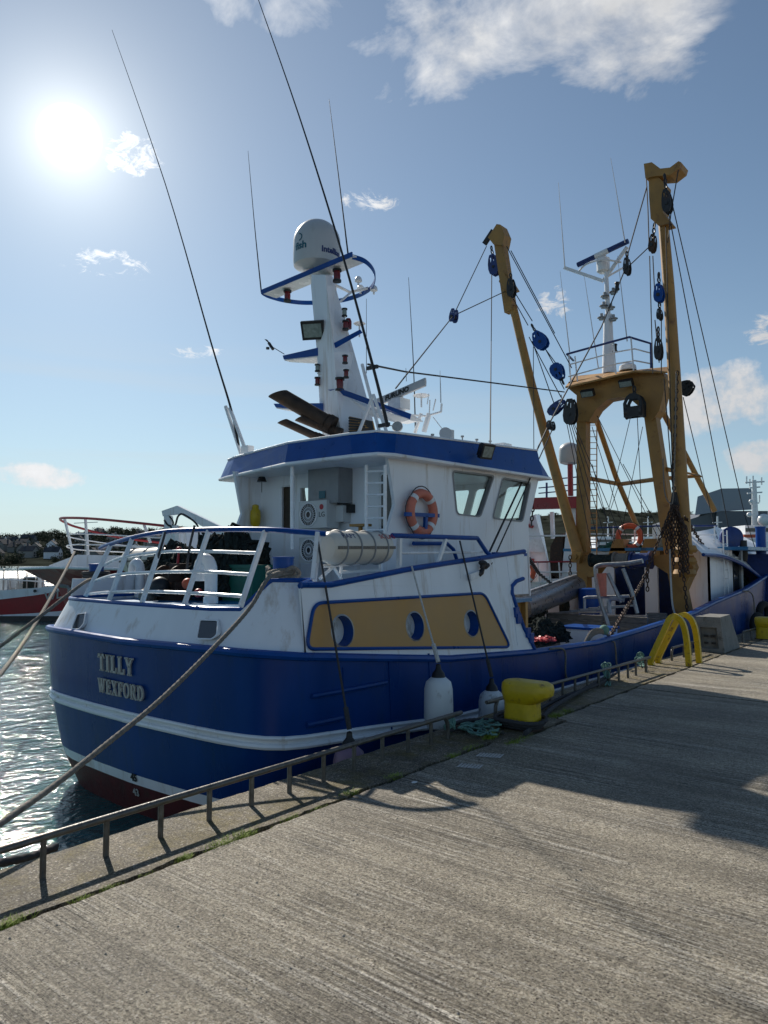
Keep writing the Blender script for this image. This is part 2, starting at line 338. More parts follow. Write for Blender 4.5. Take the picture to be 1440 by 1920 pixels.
def rounded(pts, r, k=5):
    pts = [V3(p) for p in pts]; out = []
    for i, p in enumerate(pts):
        a = (pts[i-1]-p); b = (pts[(i+1) % len(pts)]-p); ra = min(r, a.length*.45, b.length*.45); pa = p+a.normalized()*ra; pb = p+b.normalized()*ra
        for j in range(k+1):
            t = j/k; out.append((1-t)**2*pa+2*t*(1-t)*p+t*t*pb)
    return out
def text(name, s, m, fn, parent, size=1.0, bold=0.0, label=None):
    """letters as a thin mesh, laid on a surface by fn(x, y, depth)"""
    cu = bpy.data.curves.new(name, 'FONT'); cu.body = s; cu.size = size; cu.extrude = .5; cu.offset = bold; cu.resolution_u = 3
    o = bpy.data.objects.new(name, cu); COL.objects.link(o); dg = bpy.context.evaluated_depsgraph_get(); dg.update()
    me = bpy.data.meshes.new_from_object(o.evaluated_get(dg)); bpy.data.objects.remove(o); bpy.data.curves.remove(cu)
    for v in me.vertices: v.co = fn(v.co.x, v.co.y, v.co.z)
    me.materials.clear(); me.materials.append(M[m])
    q = bpy.data.objects.new(name, me); COL.objects.link(q)
    if parent: adopt(q, parent)
    return q
# slab-serif capitals drawn as strokes in a unit-high box: width, bars (x0,y0,x1,y1,w)
SER = {'T': (.80, [(.4, 0, .4, 1, .22), (.02, .93, .78, .93, .14), (.07, .75, .07, 1, .1), (.73, .75, .73, 1, .1), (.22, .045, .58, .045, .09)]),
 'I': (.44, [(.22, 0, .22, 1, .22), (.03, .045, .41, .045, .09), (.03, .955, .41, .955, .09)]),
 'L': (.72, [(.22, 0, .22, 1, .22), (.03, .955, .41, .955, .09), (.03, .06, .7, .06, .12), (.66, 0, .66, .32, .1)]),
 'Y': (.88, [(.44, 0, .44, .5, .22), (.17, .95, .44, .45, .2), (.72, .95, .44, .45, .13), (.0, .955, .36, .955, .09), (.56, .955, .88, .955, .09), (.26, .045, .62, .045, .09)]),
 'W': (1.2, [(.17, .95, .38, .03, .19), (.38, .03, .6, .8, .12), (.6, .95, .8, .03, .19), (.8, .03, 1.03, .95, .12), (.0, .955, .34, .955, .09), (.46, .955, .76, .955, .09), (.88, .955, 1.2, .955, .09)]),
 'E': (.78, [(.22, 0, .22, 1, .22), (.03, .06, .76, .06, .11), (.03, .945, .74, .945, .11), (.2, .52, .56, .52, .11), (.70, .0, .70, .3, .1), (.69, .72, .69, 1, .1), (.55, .38, .55, .66, .08)]),
 'X': (.92, [(.2, .95, .72, .05, .2), (.7, .95, .2, .05, .12), (.0, .955, .38, .955, .09), (.56, .955, .88, .955, .09), (.02, .045, .36, .045, .09), (.54, .045, .92, .045, .09)]),
 'F': (.74, [(.22, 0, .22, 1, .22), (.03, .045, .43, .045, .09), (.03, .945, .72, .945, .11), (.2, .5, .54, .5, .11), (.68, .7, .68, 1, .1), (.53, .36, .53, .64, .08)]),
 'O': (.92, 'O'), 'R': (.92, [(.22, 0, .22, 1, .22), (.03, .045, .43, .045, .09), (.03, .955, .4, .955, .09), (.45, .5, .74, .05, .19), (.64, .045, .92, .045, .09), 'R']), 'D': (.92, [(.22, 0, .22, 1, .22), (.03, .045, .42, .045, .09), (.03, .955, .42, .955, .09), 'D'])}
def slab(mb, word, fn, h, sx=1.0, gap=.09):
    x = 0
    def stroke(pts):
        for i in range(len(pts)-1):
            (a, b, wa), (c, d, wb) = pts[i], pts[i+1]; dx, dy = c-a, d-b; l = math.hypot(dx, dy) or 1; nx, ny = -dy/l, dx/l
            q = [(a+nx*wa/2, b+ny*wa/2), (c+nx*wb/2, d+ny*wb/2), (c-nx*wb/2, d-ny*wb/2), (a-nx*wa/2, b-ny*wa/2)]
            mb.prism([fn((x+px_)*h*sx, py_*h, 0) for px_, py_ in q], fn(0, 0, 1)-fn(0, 0, 0))
    for ch in word:
        w, bars = SER[ch]
        if bars == 'O': bars = ['O']
        for b in bars:
            if b == 'O': stroke([(.46+.36*math.cos(t), .5+.45*math.sin(t), .10+.12*abs(math.cos(t))) for t in [2*PI*i/20 for i in range(21)]])
            elif b == 'D': stroke([(.3, .945, .11)]+[(.3+.5*math.cos(t), .5+.445*math.sin(t), .10+.12*abs(math.cos(t))) for t in [PI/2-PI*i/14 for i in range(15)]]+[(.3, .055, .11)])
            elif b == 'R': stroke([(.3, .945, .11)]+[(.42+.28*math.cos(t), .715+.23*math.sin(t), .10+.12*abs(math.cos(t))) for t in [PI/2-PI*i/12 for i in range(13)]]+[(.3, .485, .11)])
            else: stroke([(b[0], b[1], b[4]), (b[2], b[3], b[4])])
        x += w+gap
# ------------------------------------------------------------------ the quay
def xe(y): return -5.03-.035*y            # water edge of the quay
def xg(y):
    b = .17 if 7.15 < y < 8.75 else 0     # the slab steps out round the bollard's footing
    return -4.24-.034*y+b
def concrete(name, col, streak, mossy):
    m = bpy.data.materials.new(name); m.use_nodes = True; nt = m.node_tree; N = nt.nodes; L = nt.links; b = N['Principled BSDF']
    tc = N.new('ShaderNodeTexCoord')
    def noise_(scale, sc3, det=8, rough=.6):
        mp = N.new('ShaderNodeMapping'); mp.inputs['Scale'].default_value = sc3; mp.inputs['Rotation'].default_value = (0, 0, math.radians(2)); L.new(tc.outputs['Object'], mp.inputs[0])
        n = N.new('ShaderNodeTexNoise'); n.inputs['Scale'].default_value = scale; n.inputs['Detail'].default_value = det; n.inputs['Roughness'].default_value = rough; L.new(mp.outputs[0], n.inputs['Vector']); return n.outputs[0]
    def ramp(v, a, b_, lo=0, hi=1):
        r = N.new('ShaderNodeMapRange'); r.inputs[1].default_value = a; r.inputs[2].default_value = b_; r.inputs[3].default_value = lo; r.inputs[4].default_value = hi; L.new(v, r.inputs[0]); return r.outputs[0]
    def mix(f, a, b_, mode='MIX'):
        x = N.new('ShaderNodeMix'); x.data_type = 'RGBA'; x.blend_type = mode
        if isinstance(f, (int, float)): x.inputs[0].default_value = f
        else: L.new(f, x.inputs[0])
        for i, q in ((6, a), (7, b_)):
            if isinstance(q, tuple): x.inputs[i].default_value = q
            else: L.new(q, x.inputs[i])
        return x.outputs[2]
    def mth(op, a, b_):
        x = N.new('ShaderNodeMath'); x.operation = op
        for i, q in ((0, a), (1, b_)):
            if isinstance(q, (int, float)): x.inputs[i].default_value = q
            else: L.new(q, x.inputs[i])
        return x.outputs[0]
    big = noise_(.8, (1, 1, 1)); fine = noise_(110, (1, 1, 1), 3, .7); grain = noise_(60, (1, 1, 1), 6, .85)
    lines = noise_(1.0, (.5, 38, 1), 4, .55); patch = noise_(.9, (.7, 1.5, 1), 5, .65)
    c = mix(ramp(big, .35, .65), (col[0]*.8, col[1]*.79, col[2]*.78, 1), (col[0]*1.15, col[1]*1.14, col[2]*1.12, 1))
    pm = ramp(patch, .44, .60, .12, 1)
    worn = mth('MULTIPLY', ramp(lines, .5, .60), pm)
    c = mix(mth('MULTIPLY', worn, streak), c, (.60, .56, .49, 1))
    c = mix(mth('MULTIPLY', mth('MULTIPLY', ramp(lines, .46, .38), .8*streak), pm), c, (.10, .085, .068, 1))
    c = mix(ramp(grain, .50, .60), c, (col[0]*.27, col[1]*.24, col[2]*.20, 1))
    c = mix(ramp(grain, .46, .38, 0, .35), c, (.58, .54, .47, 1))
    vor = N.new('ShaderNodeTexVoronoi'); vor.inputs['Scale'].default_value = 55; L.new(tc.outputs['Object'], vor.inputs['Vector'])
    sv = N.new('ShaderNodeSeparateXYZ'); L.new(vor.outputs['Color'], sv.inputs[0])
    c = mix(mth('MULTIPLY', ramp(sv.outputs[0], .80, .84), ramp(vor.outputs['Distance'], .42, .30)), c, (.46, .43, .38, 1))
    c = mix(mth('MULTIPLY', ramp(sv.outputs[1], .84, .87), ramp(vor.outputs['Distance'], .38, .28)), c, (.06, .045, .035, 1))
    pits = noise_(1.0, (30, 70, 1), 4, .75)
    c = mix(ramp(pits, .56, .64, 0, .8), c, (.07, .06, .048, 1)); c = mix(ramp(pits, .42, .34, 0, .35), c, (.55, .52, .46, 1))
    if mossy:
        c = mix(ramp(noise_(2.4, (1, 1, 1), 8, .7), .47, .62, 0, .75), c, (.17, .135, .045, 1))
        c = mix(ramp(noise_(5, (1, 1, 1), 8, .7), .60, .66, 0, .7), c, (.40, .37, .30, 1))
    else:
        c = mix(ramp(noise_(.45, (1, .8, 1), 6, .6), .52, .68, 0, .5), c, (.13, .12, .11, 1))
    v3 = N.new('ShaderNodeTexVoronoi'); v3.inputs['Scale'].default_value = 80; L.new(tc.outputs['Object'], v3.inputs['Vector']); s3 = N.new('ShaderNodeSeparateXYZ'); L.new(v3.outputs['Color'], s3.inputs[0])
    c = mix(1.0, c, ramp(s3.outputs[0], 0, 1, .62, 1.34), 'MULTIPLY'); c = mix(1.0, c, ramp(noise_(14, (1, 1, 1), 5, .7), .35, .65, .82, 1.17), 'MULTIPLY'); c = mix(1.0, c, ramp(noise_(1.0, (.25, 3.4, 1), 4, .6), .38, .64, .86, 1.24), 'MULTIPLY')
    L.new(c, b.inputs['Base Color'])
    L.new(ramp(fine, .35, .7, .45, .8), b.inputs['Roughness']); b.inputs['Specular IOR Level'].default_value = .22
    v2 = N.new('ShaderNodeTexVoronoi'); v2.inputs['Scale'].default_value = 85; L.new(tc.outputs['Object'], v2.inputs['Vector']); s2 = N.new('ShaderNodeSeparateXYZ'); L.new(v2.outputs['Color'], s2.inputs[0])
    h = mth('ADD', mth('MULTIPLY', mth('MULTIPLY', ramp(lines, .38, .62), 1.0*streak), pm), mth('ADD', mth('MULTIPLY', mth('ADD', grain, mth('MULTIPLY', pits, -.9)), .7), mth('MULTIPLY', fine, .35)))
    bp = N.new('ShaderNodeBump'); bp.inputs['Strength'].default_value = 1.0; bp.inputs['Distance'].default_value = .022; L.new(h, bp.inputs['Height']); L.new(bp.outputs[0], b.inputs['Normal'])
    M[name] = m
concrete('quay_concrete', (.345, .31, .245), 1.0, False)
concrete('coping_concrete', (.20, .172, .125), .12, True)
M['joint'] = mat('joint_dirt', (.025, .022, .018), .9, var=.5, vs=20, bump=.6, bs=60)
def rag(y, s, k): return (noise.noise(Vector((y*3.1, k, 0)))*.022+noise.noise(Vector((y*13, k, 3)))*.012)*s
ys = [-12+i*.06 for i in range(int(44/.06))]+[32+i*1.5 for i in range(44)]
YJ = [-3.1, 11.62, 26.4, 41]
def main_edge(y): return xg(y)+.03+rag(y, 1.6, 0)
slab_mb = MB(); prev = -12
for k, yj in enumerate(YJ+[98]):
    a = prev+(.03 if k else 0); b = yj-.03
    row = [y for y in ys if a < y < b]; row = [a]+row+[b]
    edge = [V((main_edge(y), y, 0)) for y in row]
    jag = lambda y, k: y+rag(y*3, .3, k)
    vs = edge+[p+V((.35, 0, 0)) for p in edge]; n = len(edge); slab_mb.add(vs+[p-V((0, 0, .18)) for p in edge], [[i, n+i, n+i+1, i+1] for i in range(n-1)]+[[2*n+i, i, i+1, 2*n+i+1] for i in range(n-1)])
    x0 = lambda y: main_edge(y)+.35
    slab_mb.add([(x0(a), a, 0), (70, a, 0), (70, b, 0), (x0(b), b, 0), (x0(a)-.36, a, 0), (x0(b)-.36, b, 0)], [])
    slab_mb.add([p+V((.35, 0, 0)) for p in edge]+[V((70, b, 0)), V((70, a, 0))], [list(range(n+2))[::-1]])
    slab_mb.add([(main_edge(b), b, 0), (70, b, 0), (70, b, -.18), (main_edge(b), b, -.18)], [[0, 1, 2, 3]])
    slab_mb.add([(main_edge(a), a, 0), (70, a, 0), (70, a, -.18), (main_edge(a), a, -.18)], [[0, 1, 2, 3]])
    prev = yj
o = slab_mb.build('quay_pavement', 'quay_concrete', smooth=False); struct(o)
cop = MB(); row = ys; n = len(row)
inner = [V((xg(y)-.034+rag(y, 1.9, 9), y, -.004)) for y in row]; outer = [V((xe(y)+rag(y, .8, 5), y, -.004)) for y in row]
brow = [V((xe(y)+rag(y, .8, 5)-.02, y, -.03+rag(y, .3, 6))) for y in row]
vs = inner+outer+brow+[V((p.x-.02, p.y, -4)) for p in outer]+[p-V((0, 0, .18)) for p in inner]
fs = []
for i in range(n-1):
    for a, b in ((0, 1), (1, 2), (2, 3), (4, 0)): fs.append([a*n+i, a*n+i+1, b*n+i+1, b*n+i])
cop.add(vs, fs); o = cop.build('quay_coping', 'coping_concrete', smooth=False); struct(o)
jb = MB(); jb.add([(xe(-12)+.1, -12, -.055), (70, -12, -.055), (70, 98, -.055), (xe(98)+.1, 98, -.055)], [[0, 1, 2, 3]])
struct(jb.build('quay_bedding', 'joint', smooth=False))
# ------------------------------------------------------------------ water
ZW = -1.35
def water():
    m = bpy.data.materials.new('sea_water'); m.use_nodes = True; nt = m.node_tree; N = nt.nodes; L = nt.links; b = N['Principled BSDF']
    b.inputs['Base Color'].default_value = (.02, .085, .085, 1); b.inputs['Roughness'].default_value = .05; b.inputs['IOR'].default_value = 1.33
    tc = N.new('ShaderNodeTexCoord')
    def nz(scale, s3, d, dist=0):
        mp = N.new('ShaderNodeMapping'); mp.inputs['Scale'].default_value = s3; mp.inputs['Rotation'].default_value = (0, 0, math.radians(35)); L.new(tc.outputs['Object'], mp.inputs[0])
        n = N.new('ShaderNodeTexNoise'); n.inputs['Scale'].default_value = scale; n.inputs['Detail'].default_value = d; n.inputs['Distortion'].default_value = dist; L.new(mp.outputs[0], n.inputs['Vector']); return n.outputs[0]
    def bump(h, dist, st, prev=None):
        bp = N.new('ShaderNodeBump'); bp.inputs['Strength'].default_value = st; bp.inputs['Distance'].default_value = dist; L.new(h, bp.inputs['Height'])
        if prev: L.new(prev, bp.inputs['Normal'])
        return bp.outputs[0]
    q = bump(nz(.9, (1, .55, 1), 3, .6), .10, .8)
    q = bump(nz(4.2, (1, .6, 1), 4, .8), .045, .9, q)
    q = bump(nz(15, (1, .7, 1), 4), .014, .9, q)
    L.new(q, b.inputs['Normal']); return m
M['water'] = water()
wm = MB(); wm.add([(-4200, -300, ZW), (xe(-12)-.01, -300, ZW), (xe(98)-.01, 98, ZW), (60, 98, ZW), (60, 3800, ZW), (-4200, 3800, ZW)], [[0, 1, 2, 3, 4, 5]])
struct(wm.build('water', 'water', smooth=False))
sb = MB(); sb.add([(-4300, -400, -9), (4300, -400, -9), (4300, 3900, -9), (-4300, 3900, -9)], [[0, 1, 2, 3]]); struct(sb.build('seabed', 'joint', smooth=False))
# ------------------------------------------------------------------ the blue trawler
XC = -9.05
boat = thing('fishing_boat', 'large blue and white beam trawler moored along the quay, with ochre booms raised', 'fishing boat', (XC, 5.5, ZW))
TOP = [(XC, 5.38, .93), (-8.3, 5.40, .94), (-7.6, 5.43, .95), (-7.1, 5.47, .95), (-6.75, 5.53, .945), (-6.5, 5.62, .94), (-6.32, 5.77, .925), (-6.23, 5.98, .90), (-6.2, 6.3, .87), (-6.2, 7.2, .77), (-6.2, 8.8, .60), (-6.2, 11.2, .47), (-6.2, 13.7, .41),
       (-6.2, 15.9, .49), (-6.2, 19.4, .67), (-6.2, 21.1, .86), (-6.2, 24.3, 1.12), (-6.3, 27, 1.44), (-6.75, 30, 1.9), (-7.7, 33, 2.4), (XC, 35.5, 2.9)]
# each level: height (stern, midships, bow), half-breadth factor (stern, mid, bow), stern rake, bow rake
LEV = [(None, 1, 1, 1, 0, 0), ((.00, -.26, .35), .985, .997, .86, .05, 1.0), ((-.10, -.36, .23), .98, .995, .83, .06, 1.15), ((-.80, -.9, -.7), .90, .975, .6, .13, 2.2), ((-.93, -1.02, -.85), .87, .965, .55, .15, 2.4),
       ((-1.5, -1.6, -1.5), .74, .93, .42, .3, 3.0), ((-2.4, -2.4, -2.4), .45, .75, .25, 1.4, 3.8)]
def sm(t): t = max(0, min(1, t)); return t*t*(3-2*t)
def hull_level(lv, s):
    """starboard point s of level lv"""
    x, y, z = TOP[s]; h, ks, km, kb, dy, by = LEV[lv]
    ws = 1-sm((y-5.6)/4.0); wb = sm((y-24)/11); k = 1+(km-1)*(1-ws)*(1-wb)+(ks-1)*ws+(kb-1)*wb
    yy = y+dy*ws-by*wb
    if h is not None:
        wm_ = sm((y-5.4)/4.5); z = h[0]*(1-wm_)+h[1]*wm_; z = z*(1-wb)+h[2]*wb
    return V((XC+(x-XC)*k, yy, z))
def hull_ring(lv):
    R = [hull_level(lv, s) for s in range(len(TOP))]
    Pt = [V((2*XC-p.x, p.y, p.z)) for p in R[1:-1]][::-1]
    return Pt+R if False else R+Pt
rings = [hull_ring(i) for i in range(len(LEV))]
def dense(ring, k=3):
    out = []
    for i in range(len(ring)):
        p0, p1, p2, p3 = ring[i-1], ring[i], ring[(i+1) % len(ring)], ring[(i+2) % len(ring)]
        for j in range(k): out.append(p1.lerp(p2, j/k))
    return out
hb = MB()
def sub(a, b, t): return [p.lerp(q, t) for p, q in zip(a, b)]
hmats = [0, 1, 0, 1, 2, 2]
for i in range(len(rings)-1):
    hb.cur = hmats[i]
    steps = 4 if i in (0, 2) else 1
    for j in range(steps): hb.ring_loft([sub(rings[i], rings[i+1], j/steps), sub(rings[i], rings[i+1], (j+1)/steps)], True, False)
hull = hb.build('hull', None, boat, mats=['hull_blue', 'white', 'red'])
# raised belts along the hull
gr = rings[0]
g = MB(); g.tube(gr+[gr[0]], .05, 8); g.build('gunwale_rail', 'blue', boat)
g = MB()
for t, r in ((0.0, .026), (1.0, .036)):
    rr = sub(rings[1], rings[2], t); g.tube([p+(p-V((XC, p.y+(1.5 if p.y < 6 else 0), p.z))).normalized()*.012 for p in rr]+[rr[0]], r, 8)
g.build('rubbing_belt', 'white', boat)
def hp(y, z):   # starboard hull side at a given length and height
    return at_side(y, z)
def side_x(y, z):
    pts = []
    for lv in range(len(LEV)):
        for s in range(6, len(TOP)-1):
            a, b = hull_level(lv, s), hull_level(lv, s+1)
            if a.y <= y <= b.y: t = (y-a.y)/(b.y-a.y); pts.append(a.lerp(b, t)); break
    for a, b in zip(pts, pts[1:]):
        if b.z <= z <= a.z: return a.lerp(b, (a.z-z)/(a.z-b.z)).x
    return pts[0].x
for y in (6.6, 7.45, 8.3):   # frames showing through the plating
    g = MB(); g.bar((side_x(y, .7)+.004, y, .72), (side_x(y+.1, -.22)+.004, y+.1, -.24), .022); g.build('plate_seam', 'hull_blue', boat)
g = MB(); g.tube([(side_x(y, .1)+.01, y, .12) for y in (6.05, 6.3, 6.6)], .035, 8); g.build('short_strake', 'hull_blue', boat)
g = MB(); g.tube([(side_x(y, .6)+.012, y, .44) for y in (6.1, 6.5, 6.9, 7.4)], .03, 8); g.build('short_strake', 'hull_blue', boat)
# name and port of registry on the stern
def stern_pt(x, z):
    t = (z-.94)/(-.0-.94); return 5.40+.05*max(0, t)+(0.02 if x > -7.6 else 0)
def stern_fn(u0, v0):
    p0 = at(u0, v0, Y=5.42)
    return lambda x, y, d: V((p0.x+x, stern_pt(p0.x+x, p0.z+y)-.022*d-.035, p0.z+y))
a0 = at(190, 1259, Y=5.42); a1 = at(255, 1262, Y=5.42); hh = (at(190, 1226, Y=5.42)-a0).z
g = MB(); slab(g, 'TILLY', stern_fn(190, 1256), hh*.98, sx=(a1.x-a0.x)/(hh*3.78)); g.build('name_lettering', 'letter', hull, smooth=False)
b0 = at(188, 1298, Y=5.42); b1 = at(275, 1302, Y=5.42); hh = (at(188, 1270, Y=5.42)-b0).z
g = MB(); slab(g, 'WEXFORD', stern_fn(188, 1297), hh*.98, sx=(b1.x-b0.x)/(hh*6.9)); g.build('port_lettering', 'letter', hull, smooth=False)
from mathutils.bvhtree import BVHTree
BVH = BVHTree.FromPolygons([v.co.copy() for v in hull.data.vertices], [tuple(p.vertices) for p in hull.data.polygons])
for s, u, v, zc in (('45', 247, 1462, 'inkblack'), ('43', 252, 1489, 'letter')):
    dr = (at(u, v, D=5)-CAM).normalized(); hit, nrm, _, _ = BVH.ray_cast(CAM, dr)
    if nrm.dot(dr) > 0: nrm = -nrm
    tx = V((0, 0, 1)).cross(nrm).normalized(); ty = nrm.cross(tx)
    text('draught_mark', s, zc, lambda x, y, d: hit+tx*x+ty*y+nrm*(.012+.006*d), hull, size=.14, bold=.004)
# --- white quarterdeck bulwark round the stern
STP = [(2*XC+6.32, 5.77), (2*XC+6.5, 5.62), (2*XC+6.75, 5.53), (2*XC+7.1, 5.47), (-10.0, 5.41), (-9.05, 5.38), (-8.3, 5.40), (-7.6, 5.43), (-7.1, 5.47), (-6.75, 5.53), (-6.5, 5.62), (-6.32, 5.77), (-6.23, 5.98)]
def inset(x, y, d):
    c = V((XC, 9.3)); q = V((x, y)); w = min(1, abs(x-XC)/3.1)
    return V((x-(1 if x > XC else -1)*d*sm((abs(x-XC)-2)/1.1)*.8, y+d*(1-.55*sm((abs(x-XC)-2.6)/.5))))
pts = [(2*XC+6.2, 9.0), (2*XC+6.2, 7.5), (2*XC+6.2, 6.5), (2*XC+6.23, 5.98)]+STP
lipz = lambda y: .95-.06*max(0, (y-5.6))*1.7 if y < 8.8 else .6
ztop = lambda x, y: (1.38 if x < -7.15 else 1.38+.36*sm((x+7.15)/.42))
A_, B_, T_ = [], [], []
for x, y in pts:
    q = inset(x, y, .05); p = inset(x, y, .27); A_.append(V((q.x, q.y, lipz(y)-.02))); z = ztop(x, y); B_.append(V((q.x+(p.x-q.x)*(z-.94)/.44*.9, q.y+(p.y-q.y)*(z-.94)/.44, z)))
g = MB(); thick = [p+V((-.05 if p.x > XC else .05, .06, 0)) for p in B_]; thickb = [p+V((-.05 if p.x > XC else .05, .06, 0)) for p in A_]
g.ring_loft([A_, B_, thick, thickb], False, False); sbw = g.build('stern_bulwark', 'white', boat)
g = MB(); g.tube([p+V((0, .02, .015)) for p in B_], .032, 8); g.build('bulwark_cap', 'blue', boat)
# drain openings in the bulwark: no hole, a dark plate paints the shade inside
def shell_pt(u, v, d=0):
    p = at(u, v, Y=5.55); yy = 5.43+(p.z-.94)*.68+(.0 if p.x > XC else 0); yy += .0
    x = p.x; k = sm((abs(x-XC)-1.9)/.9)*.12; return at(u, v, Y=yy+k-d)
for quad in ([(136, 1178), (146, 1152), (161, 1150), (158, 1168), (150, 1178)], [(371, 1196), (377, 1163), (409, 1164), (407, 1190), (398, 1197)]):
    P = rounded([shell_pt(u, v, .02) for u, v in quad], .03); c = sum(P, V((0, 0, 0)))/len(P)
    g = MB(); g.ring_loft([[c+(p-c)*1.13 for p in P], [c+(p-c)*1.13+V((0, -.015, 0)) for p in P], [p+V((0, -.015, 0)) for p in P], [p+V((0, .05, 0)) for p in P]], True, False); fr = g.build('freeing_port', 'white2', boat)
    g = MB(); g.add([c+(p-c)*1.02+V((0, -.004, 0)) for p in P], [list(range(len(P)))]); g.build('port_shade_plate', 'pane', fr)
# --- deckhouse side (starboard) with ochre panel and three portholes
def wx(z): return -6.25-.13*(z-.8)      # the side leans inboard as it rises
def sp(u, v, d=0):
    x = -6.3
    for _ in range(5): x = wx(at(u, v, X=x).z)+d
    return at(u, v, X=x)
top_line = [(516, 1097), (560, 1099), (620, 1098), (690, 1084), (770, 1068), (840, 1057), (900, 1048), (983, 1035)]
notch = [(981, 1085), (968, 1090), (960, 1099), (960, 1112), (968, 1137), (982, 1177), (994, 1200), (1004, 1221)]
low = [(960, 1226), (900, 1231), (840, 1233), (760, 1234), (700, 1233), (640, 1232), (590, 1231)]
lowpts = [V((wx(z-.02)+.0, y, z-.02)) for y, z in ((11.2, .47), (10, .535), (8.8, .6), (7.9, .685), (7.2, .77), (6.3, .87), (6.05, .895))]
start = V((wx(1.72), 6.05, 1.70))
outer = [sp(u, v) for u, v in top_line]; outer = [start]+[p for p in outer if p.y > 6.1]+[sp(u, v) for u, v in notch]+lowpts
def port_ring(u, v, k=1.0, d=0):
    c = sp(u, v, d); return c
PH = [(641, 1183, 29), (777, 1174, 26), (883, 1169, 24)]
def ph_circ(i, R, d=0, n=28):
    u, v, r = PH[i]; c = sp(u, v, 0)+V((d, 0, 0)); b = V((-.13, 0, 1)).normalized(); return circ(c, V((0, 1, 0)), b, R, n)
RP = .19
g = MB(); g.holed(outer, [ph_circ(i, RP) for i in range(3)], (-.04, 0, 0)); dh = g.build('deckhouse', 'white', boat, smooth=False)
g = MB(); g.prism([p-V((.02, 0, 0)) for p in outer], (0, 0, 0)); 
pan = [(578, 1146), (590, 1131), (905, 1112), (915, 1122), (957, 1213), (600, 1217), (573, 1200)]
panp = rounded([sp(u, v, .008) for u, v in [(588, 1131), (907, 1112), (956, 1213), (573, 1217)]], .14); 
panp = [p for p in panp]
g = MB(); g.holed(panp, [ph_circ(i, RP, .008) for i in range(3)], (.006, 0, 0)); sidep = g.build('side_panel', 'panel', dh, smooth=False)
g = MB(); g.tube([p+V((.01, 0, 0)) for p in panp+[panp[0]]], .022, 8); g.build('panel_trim', 'blue', dh)
for i in range(3):
    u, v, r = PH[i]; g = MB()
    o1 = ph_circ(i, RP+.016, .016); o2 = ph_circ(i, RP-.004, .022); 
    g.ring_loft([ph_circ(i, RP+.016, .0), o1, o2, ph_circ(i, RP-.004, -.04)], True, False); pt = g.build('porthole', 'steel', dh)
    g = MB(); g.ring_loft([ph_circ(i, RP-.006, .015), ph_circ(i, RP-.006, -.15)], True, False); g.build('porthole_reveal', 'blue', pt)
    g = MB(); g.add(ph_circ(i, RP-.01, -.14), [list(range(28))]); g.build('porthole_pane', 'fender', pt)  # pale colour paints the reflected sky into the pane
g = MB(); g.tube([p+V((0, 0, .01)) for p in [start]+[sp(u, v) for u, v in top_line if sp(u, v).y > 6.1]], .04, 8); g.tube([B_[-1], start], .04, 8)
g.build('bulwark_cap', 'blue', boat)
g = MB(); g.ring_loft([[B_[-1], A_[-1]], [start, lowpts[-1]]], False, False); g.build('bulwark_corner', 'white', boat)
for y_, z0_, z1_ in ((7.35, 1.55, 1.76), (9.35, 1.72, 1.93), (10.75, .62, 2.05)):   # welds between the plates
    g = MB(); g.bar((wx(z0_)+.001, y_, z0_), (wx(z1_)+.001, y_, z1_), .012); g.build('weld_seam', 'white', dh)
g = MB(); g.tube([sp(u, v, .01) for u, v in notch], .035, 8); g.build('notch_trim', 'blue', boat)
g = MB()   # hinges/lugs on the notch edge
for u, v in ((968, 1148), (972, 1160), (990, 1186), (996, 1196)): g.box(sp(u, v, .02), (.05, .12, .16))
g.build('trim_lug', 'blue', boat)
# other walls of the deckhouse: port side, forward end; and decks
g = MB(); pp = [V((2*XC-p.x, p.y, p.z)) for p in outer]; g.prism(pp, (.04, 0, 0)); g.build('port_side_wall', 'white', boat, smooth=False)
g = MB(); g.box((XC, 11.55, .48), (5.1, .08, 1.7)); g.box((-6.62, 11.28, .55), (.06, .45, 1.5)); g.build('forward_wall', 'panel', boat, smooth=False)
dk = MB(); dpts = [p+V((0, .03, -.03)) for p in B_ if p.y < 6.1]; dpts = [V((p.x, p.y, 1.345)) for p in dpts]+[V((-6.36, 7.5, 1.345)), V((-6.42, 11.6, 1.345)), V((2*XC+6.42, 11.6, 1.345)), V((2*XC+6.3, 7.5, 1.345))]
dk.prism(dpts, (0, 0, -.06)); dk.build('upper_deck', 'deckblue', boat, smooth=False)
dk = MB(); dk.prism([(-6.26, 11.3, -.35), (-6.26, 26.5, -.35), (-7.0, 31, -.35), (XC, 34, -.35), (2*XC+7, 31, -.35), (2*XC+6.26, 26.5, -.35), (2*XC+6.26, 11.3, -.35)], (0, 0, -.06)); dk.build('working_deck', 'dark', boat, smooth=False)  # dark colour stands in for the shade lying over this deck
# inner face and cap of the bulwark on the working deck
for sgn, nm in ((1, 'bulwark_inner'), (-1, 'bulwark_inner')):
    a = [V((XC+(p[0]-XC)*sgn-(.09*sgn), p[1], p[2])) for p in TOP[11:20]]; g = MB()
    capo = [V((XC+(p[0]-XC)*sgn, p[1], p[2]+.03)) for p in TOP[11:20]]; capi = [V((q.x-.04*sgn, q.y, q.z+.03)) for q in a]
    g.ring_loft([capo, capi, [V((q.x, q.y, -.38)) for q in a]], False, False); g.build(nm, 'blue' if sgn > 0 else 'white', boat)
